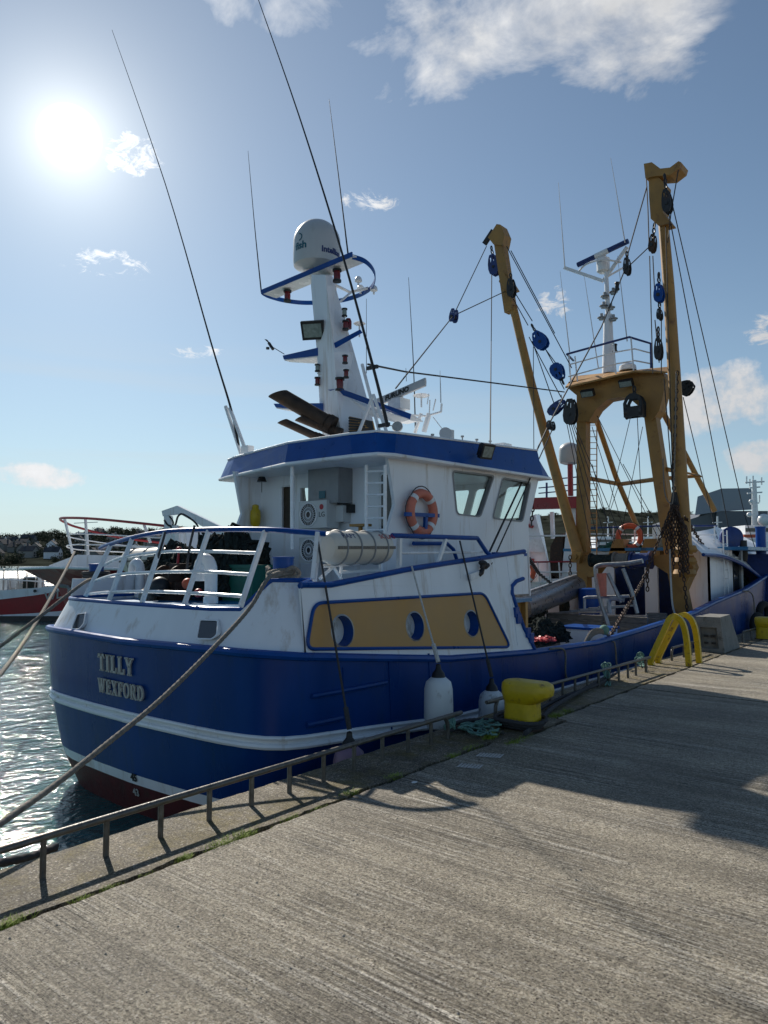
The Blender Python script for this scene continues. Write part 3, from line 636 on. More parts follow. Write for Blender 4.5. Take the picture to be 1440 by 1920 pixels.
# --- wheelhouse
XW = -7.2; XP = 2*XC-XW
def wp(u, v): return at(u, v, X=XW)
wall = [(726, 850), (741, 945), (721, 1016), (712, 1075)]
P0 = [wp(*q) for q in wall]; zf = 3.62
front = [wp(1010, 880), wp(1004, 907), wp(991, 983), wp(989, 1040)]
outer = [V((XW, P0[0].y, zf))]+[P0[1], P0[2], V((XW, P0[3].y, 1.35)), V((XW, front[3].y+.03, 1.35)), front[3], front[2], V((XW, front[0].y, zf))]
win1 = [(849, 884), (925, 893), (900, 968), (857, 963)]; win2 = [(943, 897), (994, 906), (979, 977), (924, 971)]
W1 = rounded([wp(*q) for q in win1], .09); W2 = rounded([wp(*q) for q in win2], .09)
wh = None
def mirror(ps): return [V((2*XC-p.x, p.y, p.z)) for p in ps]
g = MB(); g.holed(outer, [W1, W2], (-.06, 0, 0)); wh = g.build('wheelhouse', 'white', boat, smooth=False)
g = MB(); g.holed(mirror(outer), [mirror(W1), mirror(W2)], (.06, 0, 0)); g.build('port_wall', 'white', wh, smooth=False)
yF = front[2].y; zs = front[2].z; yT = V((XW, front[0].y, zf)).y
# raked front with five windows
fb = [V((XW-.03, yF, zs)), V((XW-.03, yT, zf)), V((XP+.03, yT, zf)), V((XP+.03, yF, zs))]
holes = []; n = 5; wd = (XW-XP)/n
for i in range(n):
    x1 = XW-.03-wd*i-.10; x0 = x1-wd+.16; f = lambda x, t: V((x, yF+(yT-yF)*t, zs+(zf-zs)*t))
    holes.append(rounded([f(x1, .08), f(x1, .86), f(x0, .86), f(x0, .08)], .08))
g = MB(); g.holed(fb, holes, (0, .05, 0)); g.build('front_wall', 'white', wh, smooth=False)
g = MB(); g.prism([(XW-.03, yF, zs), (XW-.03, yF+.06, 1.3), (XP+.03, yF+.06, 1.3), (XP+.03, yF, zs)], (0, .05, 0)); g.build('front_lower_wall', 'white', wh, smooth=False)
for Wn, sgn in ((W1, 1), (W2, 1), (mirror(W1), -1), (mirror(W2), -1)):
    c = sum(Wn, V((0, 0, 0)))/len(Wn); g = MB(); n_ = len(Wn)
    g.ring_loft([[c+(p-c)*1.06+V((.012*sgn, 0, 0)) for p in Wn], [c+(p-c)*.99+V((.012*sgn, 0, 0)) for p in Wn], [c+(p-c)*.99+V((-.09*sgn, 0, 0)) for p in Wn]], True, False)
    f_ = g.build('window', 'grey', wh); g = MB(); g.prism([c+(p-c)*.99+V((-.055*sgn, 0, 0)) for p in Wn], (-.006*sgn, 0, 0)); adopt(g.build('window_glass', 'glass', None, smooth=False), wh)
for h in holes:
    g = MB(); g.prism([p+V((0, .02, 0)) for p in h], (0, .006, 0)); g.build('window_glass', 'glass', wh, smooth=False)
# after bulkhead of the wheelhouse, set back under the roof
YB = 9.25
def bp_(u, v, d=0): return at(u, v, Y=YB-d)
door = rounded([bp_(529, 912), bp_(549, 911), bp_(549, 992), bp_(529, 993)], .06)
dwin = rounded([bp_(562, 913), bp_(580, 913), bp_(580, 940), bp_(562, 941)], .05)
dwin = [V((XP+1.35+(p.x-dwin[0].x), p.y, p.z)) for p in dwin]; 
stdoor = rounded([bp_(715, 887), bp_(739, 888), bp_(739, 1000), bp_(715, 1002)], .08)
ob = [V((XP+.06, YB, 1.35)), V((XW-.06, YB, 1.35)), V((XW-.06, YB, zf)), V((XP+.06, YB, zf))]
stdoor = [p for p in stdoor if p.x < XW-.08]
g = MB(); g.holed(ob, [door, [bp_(u, v) for u, v in ((563, 915), (579, 914), (579, 939), (563, 940))]], (0, .05, 0)); g.build('after_bulkhead', 'white', wh, smooth=False)
g = MB(); g.prism([p+V((0, .035, 0)) for p in door], (0, .02, 0)); g.build('door', 'trunk', wh, smooth=False)
g = MB(); g.tube([p-V((0, .01, 0)) for p in door+[door[0]]], .018, 6); g.build('door_frame', 'white2', wh)
if len(stdoor) > 2:
    g = MB(); g.prism([p-V((0, .012, 0)) for p in stdoor], (0, -.02, 0)); g.build('dark_door', 'pane', wh, smooth=False)
    g = MB(); g.tube([p-V((0, .02, 0)) for p in stdoor+[stdoor[0]]], .03, 6); g.build('door_frame', 'white2', wh)
g = MB(); g.prism([(XP+.1, YB, 1.36), (XW-.1, YB, 1.36), (XW-.1, yF, 1.36), (XP+.1, yF, 1.36)], (0, 0, .03)); g.build('cabin_floor', 'grey', wh, smooth=False)
g = MB(); g.box((-9.9, 12.6, 2.1), (2.6, .5, .5)); g.box((-8.0, 12.5, 2.05), (.6, .5, .8)); g.lathe((-9.2, 11.3, 1.4), [(.2, 0), (.05, .05), (.05, .5), (.24, .52), (.24, .62), (.05, .66)]); g.box((-9.2, 11.1, 2.35), (.5, .1, .7)); g.build('helm_console', 'black', wh, smooth=False)
# raked port wing of the alcove seen from inside, column under the roof edge
g = MB(); g.tube([bp_(548, 875, .9), bp_(548, 1030, .9)], .035, 10); g.build('roof_column', 'white2', boat)
# --- roof with sloping blue fascia
Q = lambda u, v, X: at(u, v, X=X)
la = Q(728, 851, -7.0); lf = Q(1041, 896, -7.0); zl = la.z
ua = Q(731, 812, -7.1); uf = Q(1003, 843, -7.12)
zl2 = lf.z
p3 = at(408, 899, Z=zl)
print('roof', la, lf, ua, uf, p3)
low = [V((la.x-.55, la.y-.18, zl)), V((la.x-.12, la.y-.1, zl)), V((la.x, la.y+.15, zl)), V((lf.x, lf.y-.5, zl2-.03)), V((lf.x-.12, lf.y, zl2)), V((XC, lf.y+.55, zl2)), V((2*XC-lf.x+.12, lf.y, zl2)), V((p3.x+.05, p3.y+.6, zl)), V((p3.x, p3.y+.05, zl)), V((p3.x+.45, p3.y-.12, zl)), V((XC, la.y-.18, zl))]
def upf(p, i):
    t = (p.y-la.y)/(lf.y-la.y); z = ua.z+(uf.z-ua.z)*max(0, min(1, t)); c = V((XC, (la.y+lf.y)/2, 0)); dx = (.12 if p.x < XC else -.12) if abs(p.x-XC) > .8 else 0
    dy = .16 if p.y < 10 else (-.42 if p.y > lf.y-.2 else 0); return V((p.x+dx, p.y+dy, z))
upr = [upf(p, i) for i, p in enumerate(low)]; upr[0].y = low[0].y+.07; upr[1].y = low[1].y+.08; upr[10].y = low[10].y+.07; upr[9].y = low[9].y+.07; upr[8].y = low[8].y+.10; upr[1].x = ua.x-.12; upr[2].x = ua.x
rf = MB(); rf.ring_loft([low, upr], True, False); roof = rf.build('roof_fascia', 'blue', boat, smooth=False)
g = MB(); g.prism([p+V((0, 0, .005)) for p in upr], (0, 0, .02)); g.prism([V((p.x*.995+XC*.005, p.y, p.z-.012)) for p in low], (0, 0, -.02)); g.build('roof_plate', 'white', boat, smooth=False)
g = MB(); g.tube(low+[low[0]], .03, 8); g.tube([p+V((0, 0, .02)) for p in upr+[upr[0]]], .02, 6); g.build('roof_edging', 'white', boat)
ZR = ua.z+.03
# --- fittings on the bulkhead and under the roof
def ac_unit(u0, v0, u1, v1, brand):
    yf = YB-.42; a = at(u0, v0, Y=yf); b = at(u1, v1, Y=yf); w = b.x-a.x; h = a.z-b.z; c = V(((a.x+b.x)/2, yf+.15, (a.z+b.z)/2))
    g = MB(); g.box(c, (w, .30, h)); o = g.build('outdoor_unit', 'ac', boat, smooth=False)
    fc = V((a.x+w*.36, yf-.006, c.z)); R = h*.43
    g = MB(); g.torus(fc, R, .012, (0, 1, 0)); g.torus(fc, R*.62, .005, (0, 1, 0)); g.torus(fc, R*.3, .01, (0, 1, 0))
    for i in range(26):
        t = 2*PI*i/26; d = V((math.cos(t), 0, math.sin(t))); g.bar(fc+d*.05, fc+d*R, .005)
    g.build('fan_grille', 'white2', o)
    g = MB(); g.lathe(fc+V((0, .004, 0)), [(R, 0), (R, .001)], (0, 1, 0)); g.build('fan_opening', 'dark', o); 
    if brand:
        g = MB(); g.lathe(V((a.x+w*.83, yf-.003, c.z+h*.26)), [(h*.10, 0), (h*.10, .004)], (0, -1, 0)); g.build('logo_disc', 'inkred', o)
        text('logo_letters', 'LG', 'inkblack', lambda x, y, d: V((a.x+w*.73+x, yf-.004-.004*d, c.z-h*.10+y)), o, size=h*.26)
    return o
ac_unit(560, 941, 612, 989, True); ac_unit(561, 1008, 612, 1056, False)
B = lambda u, v, d=0: at(u, v, Y=YB-d)
def bbox(name, u0, v0, u1, v1, m, depth=.15, parent=None, d0=0):
    a = B(u0, v0, d0+depth); b = B(u1, v1, d0+depth); g = MB(); g.box(((a.x+b.x)/2, YB-d0-depth/2, (a.z+b.z)/2), (abs(b.x-a.x), depth, abs(a.z-b.z))); return g.build(name, m, parent or boat, smooth=False)
duct = bbox('ventilation_duct', 578, 868, 634, 942, 'grey', .35)
bbox('duct_label', 598, 921, 609, 934, 'inkteal', .01, None, .36)
bbox('sign_plate', 640, 925, 646, 930, 'inkred', .01)
bbox('switch_box', 643, 946, 657, 961, 'black', .12); bbox('junction_box', 627, 948, 643, 978, 'ac', .2)
bbox('side_locker', 625, 995, 700, 1055, 'white', .3)
g = MB(); g.tube(smooth_path([B(648, 961, .1), B(648, 975, .12), B(638, 978, .15), B(620, 966, .2), B(614, 954, .25)]), .012, 6); g.tube([B(634, 868, .3), B(634, 946, .3)], .02, 6); g.build('electric_cable', 'black', boat)
g = MB()
for u in (687, 722): g.tube([B(u, 872, .7), B(u, 1010, .7)], .028, 8)
for i in range(6): g.tube([B(687, 884+i*22, .7), B(722, 883+i*22, .7)], .016, 8)
g.build('ladder', 'white2', boat)
g = MB(); p = at(491, 893, X=XP+.3); g.lathe(p, [(.09, -.10), (.06, -.02), (.03, .05), (.015, .1)]); g.tube([p, p-V((0, 0, .3))], .006); g.build('ship_bell', 'dark', boat)
g = MB(); p = at(479, 968, X=XP+.14); g.lathe(p, [(.05, -.2), (.09, -.14), (.1, 0), (.09, .1), (.06, .14), (.06, .2), (.03, .22)]); g.tube([p+V((-.1, -.05, .1)), p+V((-.1, -.05, -.2))], .02); o = g.build('survival_lamp', 'yellow', None); tag(o, 'yellow smoke float lamp clipped to the white wall under the wheelhouse roof', 'lamp')
g = MB(); a, b = at(715, 862, Y=9.3), at(722, 857, Y=9.3); a = at(715, 862, Y=8.9); g.box(a, (.14, .1, .07)); g.build('ceiling_lamp', 'grey', boat)
g = MB(); p = B(676, 985, .4); g.box(p, (.3, .2, .04)); g.bar(p, p-V((0, 0, .5)), .05); g.build('small_bracket', 'ochre', boat)
# --- lamps on the fascia
def floodlight(name, c, aim, w, h, parent, arm=None, m='black'):
    aim = V3(aim).normalized(); a, b = frame(aim); g = MB(); R = Matrix((a, aim, b)).transposed()
    g.box(c, (w, .09, h), rot=R); 
    for i in range(7): g.box(V3(c)-aim*.07+a*(i-3)*w/8, (.012, .07, h*.8), rot=R)
    if arm is not None: g.tube([V3(c)-aim*.05, V3(arm)], .02, 6)
    o = g.build(name, m, parent, smooth=False)
    g = MB(); g.box(V3(c)+aim*.048, (w*.8, .006, h*.72), rot=R); g.build('lamp_lens', 'glass2', o, smooth=False); return o
M['glass2'] = mat('lamp_lens', (.22, .26, .24), .12, var=.25, vs=20)
p = Q(912, 846, -6.75); floodlight('floodlight', p, (.75, -.2, -.35), .26, .26, boat, Q(898, 852, -7.0))
p = Q(521, 852, -8.9); p = at(521, 852, Y=8.55); floodlight('floodlight', p, (.1, -.9, -.3), .2, .2, boat, p+V((0, .25, 0)))
p = at(601, 842, Y=8.5); g = MB(); g.lathe(p-V((0, 0, .2)), [(.03, 0), (.075, .05), (.085, .18), (.06, .34), (.02, .4)], n=12); o = tag(g.build('rolled_cover', 'fender', None), 'white wrapped bundle hanging from the blue roof edge below the exhaust pipes', 'bundle')
g = MB(); p = at(510, 855, Y=8.55)
# --- mast on the wheelhouse roof
D0 = (at(650, 815, Z=ZR)-CAM).dot(fw)
YM = 10.3; YA = YM-.35
mp = lambda u, v, y=YA: at(u, v, Y=y)
def col(pix, y0, dy):   # (uL,uR,v)
    r = []
    for (l, m_, rr, v) in pix:
        L_, C_, R_ = mp(l, v), mp(m_, v, y0), mp(rr, v, y0+dy)
        r.append([L_, C_, R_, L_+V((0, dy*1.3, 0))])
    return r
g = MB(); g.ring_loft(col([(607, 645, 705, 830), (601, 636, 700, 790), (594, 626, 664, 660), (583, 612, 628, 535), (584, 610, 622, 515)], YA-.12, .55)); mast = g.build('radar_mast', 'white', boat, smooth=False)
g = MB(); a, b = mp(657, 778, YA-.06), mp(712, 812, YA+.3)
lo = [mp(657, 781, YA-.1), mp(657, 815, YA-.1), mp(705, 811, YA+.35), mp(700, 790, YA+.35)]
g.prism(lo, (0, -.03, 0)); lv = g.build('louvre_panel', 'ochre', mast, smooth=False)
g = MB()
for i in range(6):
    t = (i+.6)/6.4; g.bar(lo[0].lerp(lo[1], t)-V((0, .045, 0)), lo[3].lerp(lo[2], t)-V((0, .045, 0)), .02, .035)
g.build('louvre_slat', 'dark', lv)
# radome
rc = mp(594, 512, YM); ru = (mp(594, 440, YM)-mp(594, 500, YM)).length/60; R = 43*ru
g = MB(); g.lathe(rc, [(.10, -.12), (.13, 0), (R*.55, .02), (R*.62, .06), (R*.97, .13), (R, .2), (R*1.0, R*.0+.2+R*.85)]+[(R*math.cos(t), .2+R*.85+R*1.0*math.sin(t)) for t in [PI/2*i/9 for i in range(1, 10)]], n=36)
dome = g.build('satellite_dome', 'radome', boat)
dc = rc
def dome_fn(u, v, h, off=0):
    p = at(u, v, Y=YM-R*.8); th0 = math.atan2(CAM.x-dc.x, -(CAM.y-dc.y)); z0 = p.z
    r0 = (rt.x, rt.y); dx = (p-dc).dot(rt)/R; ph = math.asin(max(-1, min(1, dx)))
    def f(x, y, d):
        q = ph+x/R; out = V((CAM.x-dc.x, CAM.y-dc.y, 0)).normalized(); n_ = out*math.cos(q)+V((rt.x, rt.y, 0))*math.sin(q); n_.z = 0; n_.normalize()
        return V((dc.x, dc.y, 0))+n_*(R+.003+.004*d)+V((0, 0, z0+y))
    return f
text('dome_lettering', 'fish', 'inkteal', dome_fn(555.5, 474, 0), dome, size=18*ru, bold=.006)
text('dome_lettering', 'Intellian', 'ink', dome_fn(598, 466, 0), dome, size=15*ru, bold=.006)
fn = dome_fn(561, 450, 0); g = MB()
for i in range(9):
    t0 = -PI/2+PI*i/9; t1 = t0+PI/9
    for (r0, r1) in ((7*ru, 5*ru),): g.prism([fn(math.cos(t)*r, math.sin(t)*r-.0, 0) for t, r in ((t0, r0), (t1, r0), (t1, r1), (t0, r1))], (fn(0, 0, .6)-fn(0, 0, 0)))
g.build('dome_logo', 'inkteal', dome)
g = MB(); g.lathe(mp(598, 525, YM), [(.12, -.08), (.15, .02), (.11, .1), (.1, .2)], n=16); g.build('dome_mount', 'white2', boat)
# platform with hoop rail
pl = [mp(491, 548, YM-.25), mp(661, 477, YM-.25)]
g = MB(); w_ = V((.02, .38, 0)); g.prism([pl[0], pl[1], pl[1]+w_, pl[0]+w_], (0, 0, -.03)); g.build('platform_plate', 'white2', boat, smooth=False)
g = MB(); g.bar(pl[0]+V((0, -.01, 0)), pl[1]+V((0, -.01, 0)), .03, .09); 
g.build('platform_edge', 'blue', boat, smooth=False)
arc = [mp(661, 481, YM-.2), mp(684, 489, YM+.0), mp(700, 505, YM+.3), mp(704, 523, YM+.6), mp(694, 542, YM+.9), mp(668, 556, YM+1.1), mp(630, 565, YM+1.1), mp(575, 568, YM+.9), mp(535, 564, YM+.5), mp(505, 556, YM), mp(491, 549, YM-.22)]
sp_ = smooth_path(arc, 6); g = MB(); g.ring_loft([[p+V((0, 0, .045)), p+V((0, 0, -.045)), p+V((0, 0, -.045))+(V((pl[0].x*.5+pl[1].x*.5, YM+.4, p.z))-p).normalized()*.02, p+V((0, 0, .045))+(V((pl[0].x*.5+pl[1].x*.5, YM+.4, p.z))-p).normalized()*.02] for p in sp_], True, True); g.build('hoop_rail', 'blue', boat)
g = MB(); g.tube([mp(620, 530, YM), mp(656, 548, YM+.8), mp(690, 540, YM+.9)], .03, 8); g.tube([mp(630, 572, YM+.1), mp(662, 545, YM+.7)], .025, 8); g.build('platform_strut', 'white2', boat)
def small_dome(u, v, r, y, name='gps_dome'):
    p = mp(u, v, y); k = ru*r; g = MB(); g.lathe(p, [(k*.25, -k*1.4), (k*.3, -k*.5), (k*.95, -k*.45), (k, 0), (k*.8, k*.6), (k*.4, k*.95), (0, k)], n=16); return g.build(name, 'white2', boat)
small_dome(672, 525, 7, YM+.8); small_dome(701, 542, 7, YM+.9); small_dome(676, 541, 7, YM+1.0)
def mushroom(u, v, r, y, h=16):
    p = mp(u, v, y); k = ru; g = MB(); g.lathe(p, [(k*1.5, -k*h), (k*1.5, -k*2), (k*r*.7, -k*2), (k*r, 0), (k*r*.75, k*2.2), (0, k*3)], n=18); return g.build('gps_antenna', 'white2', boat)
mushroom(674, 607, 11, YM+.3, 24); mushroom(790, 742, 15, YM+.8, 20)
def navlamp(u, v, y, m='redlens', s=1.0):
    k = ru*s; p = mp(u, v, y); g = MB(); g.lathe(p, [(k*8, -k*12), (k*8, -k*8), (k*6, -k*8)], n=14); g.lathe(p, [(k*6, k*8), (k*8.5, k*8), (k*8.5, k*12), (k*4, k*13)], n=14); o = g.build('navigation_light', 'black', boat)
    g = MB(); g.lathe(p, [(k*6, -k*8), (k*6.6, 0), (k*6, k*8)], n=14); g.build('lamp_lens', m, o); return o
navlamp(539, 555, YM-.05, 'redlens', .9); navlamp(632, 517, YM-.1, 'redlens', .95); navlamp(637, 721, YM-.4, 'redlens', .95)
navlamp(595, 690, YM-.4, 'glass2', .55); navlamp(595, 715, YM-.4, 'redlens', .6); navlamp(647, 674, YM-.4, 'redlens', .6); navlamp(649, 701, YM-.4, 'redlens', .6); navlamp(646, 586, YM-.1, 'glass2', .6); navlamp(648, 610, YM-.1, 'redlens', .7)
g = MB(); p = mp(653, 607, YM); k = ru; g.lathe(p, [(k*6, -k*9), (k*6, k*4), (k*4, k*9)], n=14); g.build('beacon_light', 'redlens', boat)
g = MB(); g.tube([mp(641, 617, YM-.1), mp(648, 590, YM-.1)], .012); g.build('lamp_bracket', 'white2', boat); g = MB(); g.tube([mp(595, 700, YM-.4), mp(606, 703, YM-.35)], .012); g.tube([mp(638, 603, YM-.1), mp(648, 603, YM-.1)], .012); g.build('lamp_bracket', 'white2', boat)
fp = mp(587, 619, YM-.5); floodlight('floodlight', fp, (.45, -.8, -.5), 40*ru, 32*ru, boat, mp(612, 612, YM-.2))
def wing(p, m='blue'):      # triangular shelf off the mast: outer tip, root top, root bottom
    a, b, c, d = p; g = MB(); g.prism([a, b, c, d], (0, -.015, 0)); o = g.build('mast_shelf', m, boat, smooth=False)
    w_ = V((0, .35, 0)); g = MB(); g.prism([d, c, c+w_-V((0, 0, .08)), d+w_*.5], (0, 0, -.02)); g.build('shelf_underside', 'white2', o, smooth=False)
wing([mp(531, 667, YM-.35), mp(597, 652, YM-.35), mp(597, 667, YM-.35), mp(533, 674, YM-.35)])
wing([mp(676, 618, YM-.2), mp(680, 624, YM-.2), mp(626, 655, YM-.4), mp(624, 645, YM-.4)])
wing([mp(514, 757, YM-.4), mp(606, 756, YM-.4), mp(606, 772, YM-.4), mp(518, 764, YM-.4)])
wing([mp(615, 731, YM-.45), mp(640, 729, YM-.45), mp(771, 776, YM+.3), mp(769, 786, YM+.3)])
g = MB(); g.prism([mp(640, 740, YM-.3), mp(690, 762, YM), mp(769, 787, YM+.3), mp(745, 793, YM+.3), mp(660, 772, YM-.1)], (0, .3, .02)); g.build('radar_shelf_underside', 'white2', boat, smooth=False)
g = MB(); g.tube([mp(533, 664, YM-.4), mp(510, 650, YM-.4)], .008, 6); g.tube([mp(512, 655, YM-.4), mp(504, 643, YM-.4)], .03, 6)
g.tube([mp(499, 637, YM-.4), mp(507, 646, YM-.4)], [.05, .01], 4, flat=.2); g.lathe(mp(502, 653, YM-.4), [(.035, -.02), (.035, .02)]); g.build('wind_vane', 'black', boat)
# exhausts
def exhaust(pix, r, y0, y1):
    P = [at(u, v, Y=y0+(y1-y0)*i/(len(pix)-1)) for i, (u, v) in enumerate(pix)]; g = MB()
    d = (P[-1]-P[0]).normalized(); a, b = frame(d); n = 20; rings = []
    # slanting cut at the open end
    rings.append([P[0]+(a*math.cos(2*PI*k/n)+b*math.sin(2*PI*k/n))*r+d*(r*.9*math.sin(2*PI*k/n)+r*.2) for k in range(n)])
    rings.append([P[-1]+(a*math.cos(2*PI*k/n)+b*math.sin(2*PI*k/n))*r for k in range(n)])
    inn = [[c+(q-c)*.9 for q in rg] for c, rg in ((P[0], rings[0]), (P[-1], rings[1]))]
    g.ring_loft([inn[1], inn[0], rings[0], rings[1]], True, False); g.lathe(P[-1], [(r*1.25, -.06), (r*1.25, .06)], d, n=20); g.lathe(P[-1]-d*.1, [(r*1.12, -.02), (r*1.12, .02)], d, n=20); return g.build('exhaust_pipe', 'exhaust', boat)
exhaust([(519, 737), (620, 796)], 13*ru, YM-1.1, YM-.6); exhaust([(562, 783), (634, 812)], 8*ru, YM-.9, YM-.55); exhaust([(528, 789), (600, 822)], 6.5*ru, YM-1.3, YM-.9)
g = MB(); g.box(mp(604, 838, YM-.6), (.5, .4, .25)); g.build('exhaust_trunk', 'white', boat)
# radar scanner
rd = mp(748, 745, YM+.55); g = MB(); a, b = mp(703, 757, YM+.35), mp(798, 716, YM+.6); d = (b-a).normalized(); x, y = frame(d)
g.ring_loft([[p+x*.035*i*1.0+V((0, 0, 1))*.075*j for i, j in ((-1, -1), (1, -1), (1.3, .3), (.7, 1), (-.7, 1), (-1.3, .3))] for p in (a, b)]); sc_ = g.build('radar_scanner', 'radome', boat)
nrm = x if x.dot(CAM-a) > 0 else -x; nrm = V((nrm.x, nrm.y, 0)).normalized()
text('scanner_lettering', 'FURUNO', 'inkblack', lambda X_, Y_, D_: a.lerp(b, .23)+d*X_+V((0, 0, 1))*(Y_-.045)+nrm*(.05+.004*D_), sc_, size=.125, bold=.006)
g = MB(); g.lathe(rd+V((0, 0, -.03)), [(.08, .05), (.09, 0)], n=18); g.box(rd+V((0, 0, -.14)), (.3, .3, .2)); g.lathe(rd+V((0, 0, -.35)), [(.09, 0), (.12, .03), (.12, .12)], n=16); g.build('radar_housing', 'white2', boat)
g = MB(); q = mp(790, 775, YM+.8)   # small aerial tree
for a_, b_, r in (((795, 810), (805, 775), .05), ((766, 778), (800, 780), .02), ((800, 780), (827, 772), .02), ((805, 775), (806, 750), .012), ((801, 758), (804, 738), .01), ((812, 770), (817, 748), .012), ((827, 772), (828, 757), .02), ((828, 757), (825, 695), .004), ((778, 812), (790, 775), .035), ((812, 782), (832, 808), .008)):
    g.tube([mp(*a_, YM+.8), mp(*b_, YM+.8)], r, 7)
g.build('aerial_bracket', 'white2', boat)
g = MB(); p = at(838, 815, X=-7.6); g.box(p, (.2, .16, .16)); g.lathe(p+V((0, -.05, 0)), [(.1, -.05), (.11, .1)], (.6, -.8, 0), n=14); g.build('search_light', 'radome', boat)
for u, v in ((867, 822), (894, 828), (919, 831), (811, 819)):
    g = MB(); p = at(u, v, X=-7.5); g.lathe(p-V((0, 0, .1)), [(.012, 0), (.012, .12), (.03, .12), (.03, .15)], n=8); g.build('roof_vent', 'steel', boat)
g = MB(); g.box(at(940, 836, X=-7.6), (.3, .3, .07)); g.build('roof_hatch', 'white2', boat)
g = MB(); p = mp(745, 800, YM); g.lathe(p, [(.09, -.05), (.1, 0), (.09, .04)], (.5, -.8, 0), n=16); g.tube([p, mp(725, 797, YM)], .01); g.build('loud_hailer', 'steel', boat)
# whip aerials
def whip(pix, r, ys_, name='whip_antenna', m='wire'):
    P = [at(u, v, Y=y) for (u, v), y in zip(pix, ys_)]; g = MB(); P2 = smooth_path(P, 5); g.tube(P2, [r[0]+(r[1]-r[0])*i/(len(P2)-1) for i in range(len(P2))], 6); return g.build(name, m, boat)
whip([(449, 845), (434, 770), (395, 640), (310, 345), (210, 56)], (.03, .005), [9.2, 9.2, 9.2, 9.3, 9.4])
g = MB()
for a_, b_ in (((423, 762), (452, 852)), ((431, 765), (462, 848))): g.tube([at(*a_, Y=9.2), at(*b_, Y=9.2)], .035, 8)
g.box(at(464, 846, Y=9.15), (.2, .15, .2)); g.build('antenna_mount', 'white2', boat)
whip([(727, 800), (700, 690), (640, 470), (560, 215), (484, -2)], (.032, .008), [9.6, 9.6, 9.6, 9.7, 9.8])
whip([(490, 548), (478, 430), (465, 283)], (.016, .004), [YM-.2]*3); whip([(653, 480), (636, 340), (617, 186)], (.016, .004), [YM-.2]*3)
whip([(779, 810), (775, 680), (766, 520)], (.014, .004), [YM+.8]*3); whip([(687, 700), (687, 560)], (.007, .004), [YM+.5]*2); whip([(762, 715), (761, 690)], (.006, .004), [YM+.8]*2); whip([(826, 755), (825, 695)], (.006, .003), [YM+.8]*2)
g = MB()
for a_, b_, r in (((679, 683), (712, 812), .03), ((672, 812), (700, 740), .03), ((700, 740), (725, 810), .03)): g.tube([mp(*a_, YM-.35), mp(*b_, YM-.35)], r, 8)
g.build('antenna_support', 'white2', boat)
for u, v in ((700, 689), (722, 797)):
    g = MB(); g.bar(mp(u-12, v+2, 9.62), mp(u+8, v-2, 9.62), .05, .06); g.build('antenna_clamp', 'black', boat)
# --- railings
def rail(name, pts, r, m, k=1): 
    g = MB(); g.tube(smooth_path(pts, 5) if k else pts, r, 8); return g.build(name, m, boat)
S = lambda u, v, y: at(u, v, Y=y)
posts = [((160, 1118), (207, 1023), 5.95, 6.35), ((203, 1129), (248, 1009), 5.72, 6.1), ((266, 1131), (310, 998), 5.68, 6.05), ((346, 1133), (392, 993), 5.68, 6.05), ((451, 1138), (498, 994), 5.72, 6.1)]
for b_, t_, y0, y1 in posts:
    g = MB(); g.bar(S(*b_, y0), S(*t_, y1), .035, .06); g.build('rail_post', 'white2', boat)
rail('hand_rail', [S(188, 1028, 6.5), S(207, 1020, 6.35), S(248, 1008, 6.1), S(310, 997, 6.05), S(392, 993, 6.05), S(498, 993, 6.1), S(560, 997, 6.3), S(610, 1001, 6.6)], .034, 'blue')
rail('guard_rail', [S(194, 1060, 6.25), S(226, 1046, 6.0), S(302, 1035, 5.95), S(387, 1034, 5.95), S(482, 1037, 6.0)], .022, 'white2')
rail('guard_rail', [S(175, 1090, 6.1), S(215, 1078, 5.88), S(284, 1073, 5.84), S(376, 1072, 5.84), S(469, 1077, 5.88)], .022, 'white2')
rail('guard_rail', [S(163, 1114, 6.0), S(210, 1110, 5.78), S(276, 1109, 5.75), S(360, 1112, 5.75), S(456, 1118, 5.78)], .022, 'white2')
g = MB(); g.tube([at(735, 1004, X=-6.5), at(895, 1009, X=-6.5), at(912, 1035, X=-6.47), at(925, 1045, X=-6.45)], .035, 8); g.build('hand_rail', 'blue', boat)
g = MB(); g.tube([at(775, 1019, X=-7.1), at(838, 1019, X=-7.1), at(850, 1030, X=-7.1), at(858, 1054, X=-7.1)], .032, 8); g.build('hand_rail', 'blue', boat)
g = MB(); g.tube([at(750, 1037, X=-6.5), at(905, 1035, X=-6.5)], .018, 8); g.build('guard_rail', 'white2', boat)
g = MB(); g.bar(at(749, 1010, X=-6.5), at(748, 1068, X=-6.5), .05, .06); g.build('rail_post', 'white2', boat); g = MB(); g.bar(at(836, 1010, X=-6.5), at(820, 1060, X=-6.45), .04, .06); g.build('rail_post', 'white2', boat)
g = MB(); g.bar(at(760, 964, X=-7.05), at(822, 967, X=-7.05), .05, .06); g.bar(at(798, 966, X=-7.05), at(797, 1004, X=-7.05), .06, .05); g.bar(at(762, 964, X=-7.05), at(762, 964, X=-7.2), .05, .05); g.bar(at(820, 967, X=-7.05), at(820, 967, X=-7.2), .05, .05); g.build('lifebuoy_bracket', 'blue', boat)
g = MB(); g.bar(at(985, 1040, X=-6.45), at(925, 1038, X=-6.48), .07, .05); g.build('bulwark_top', 'blue', boat)
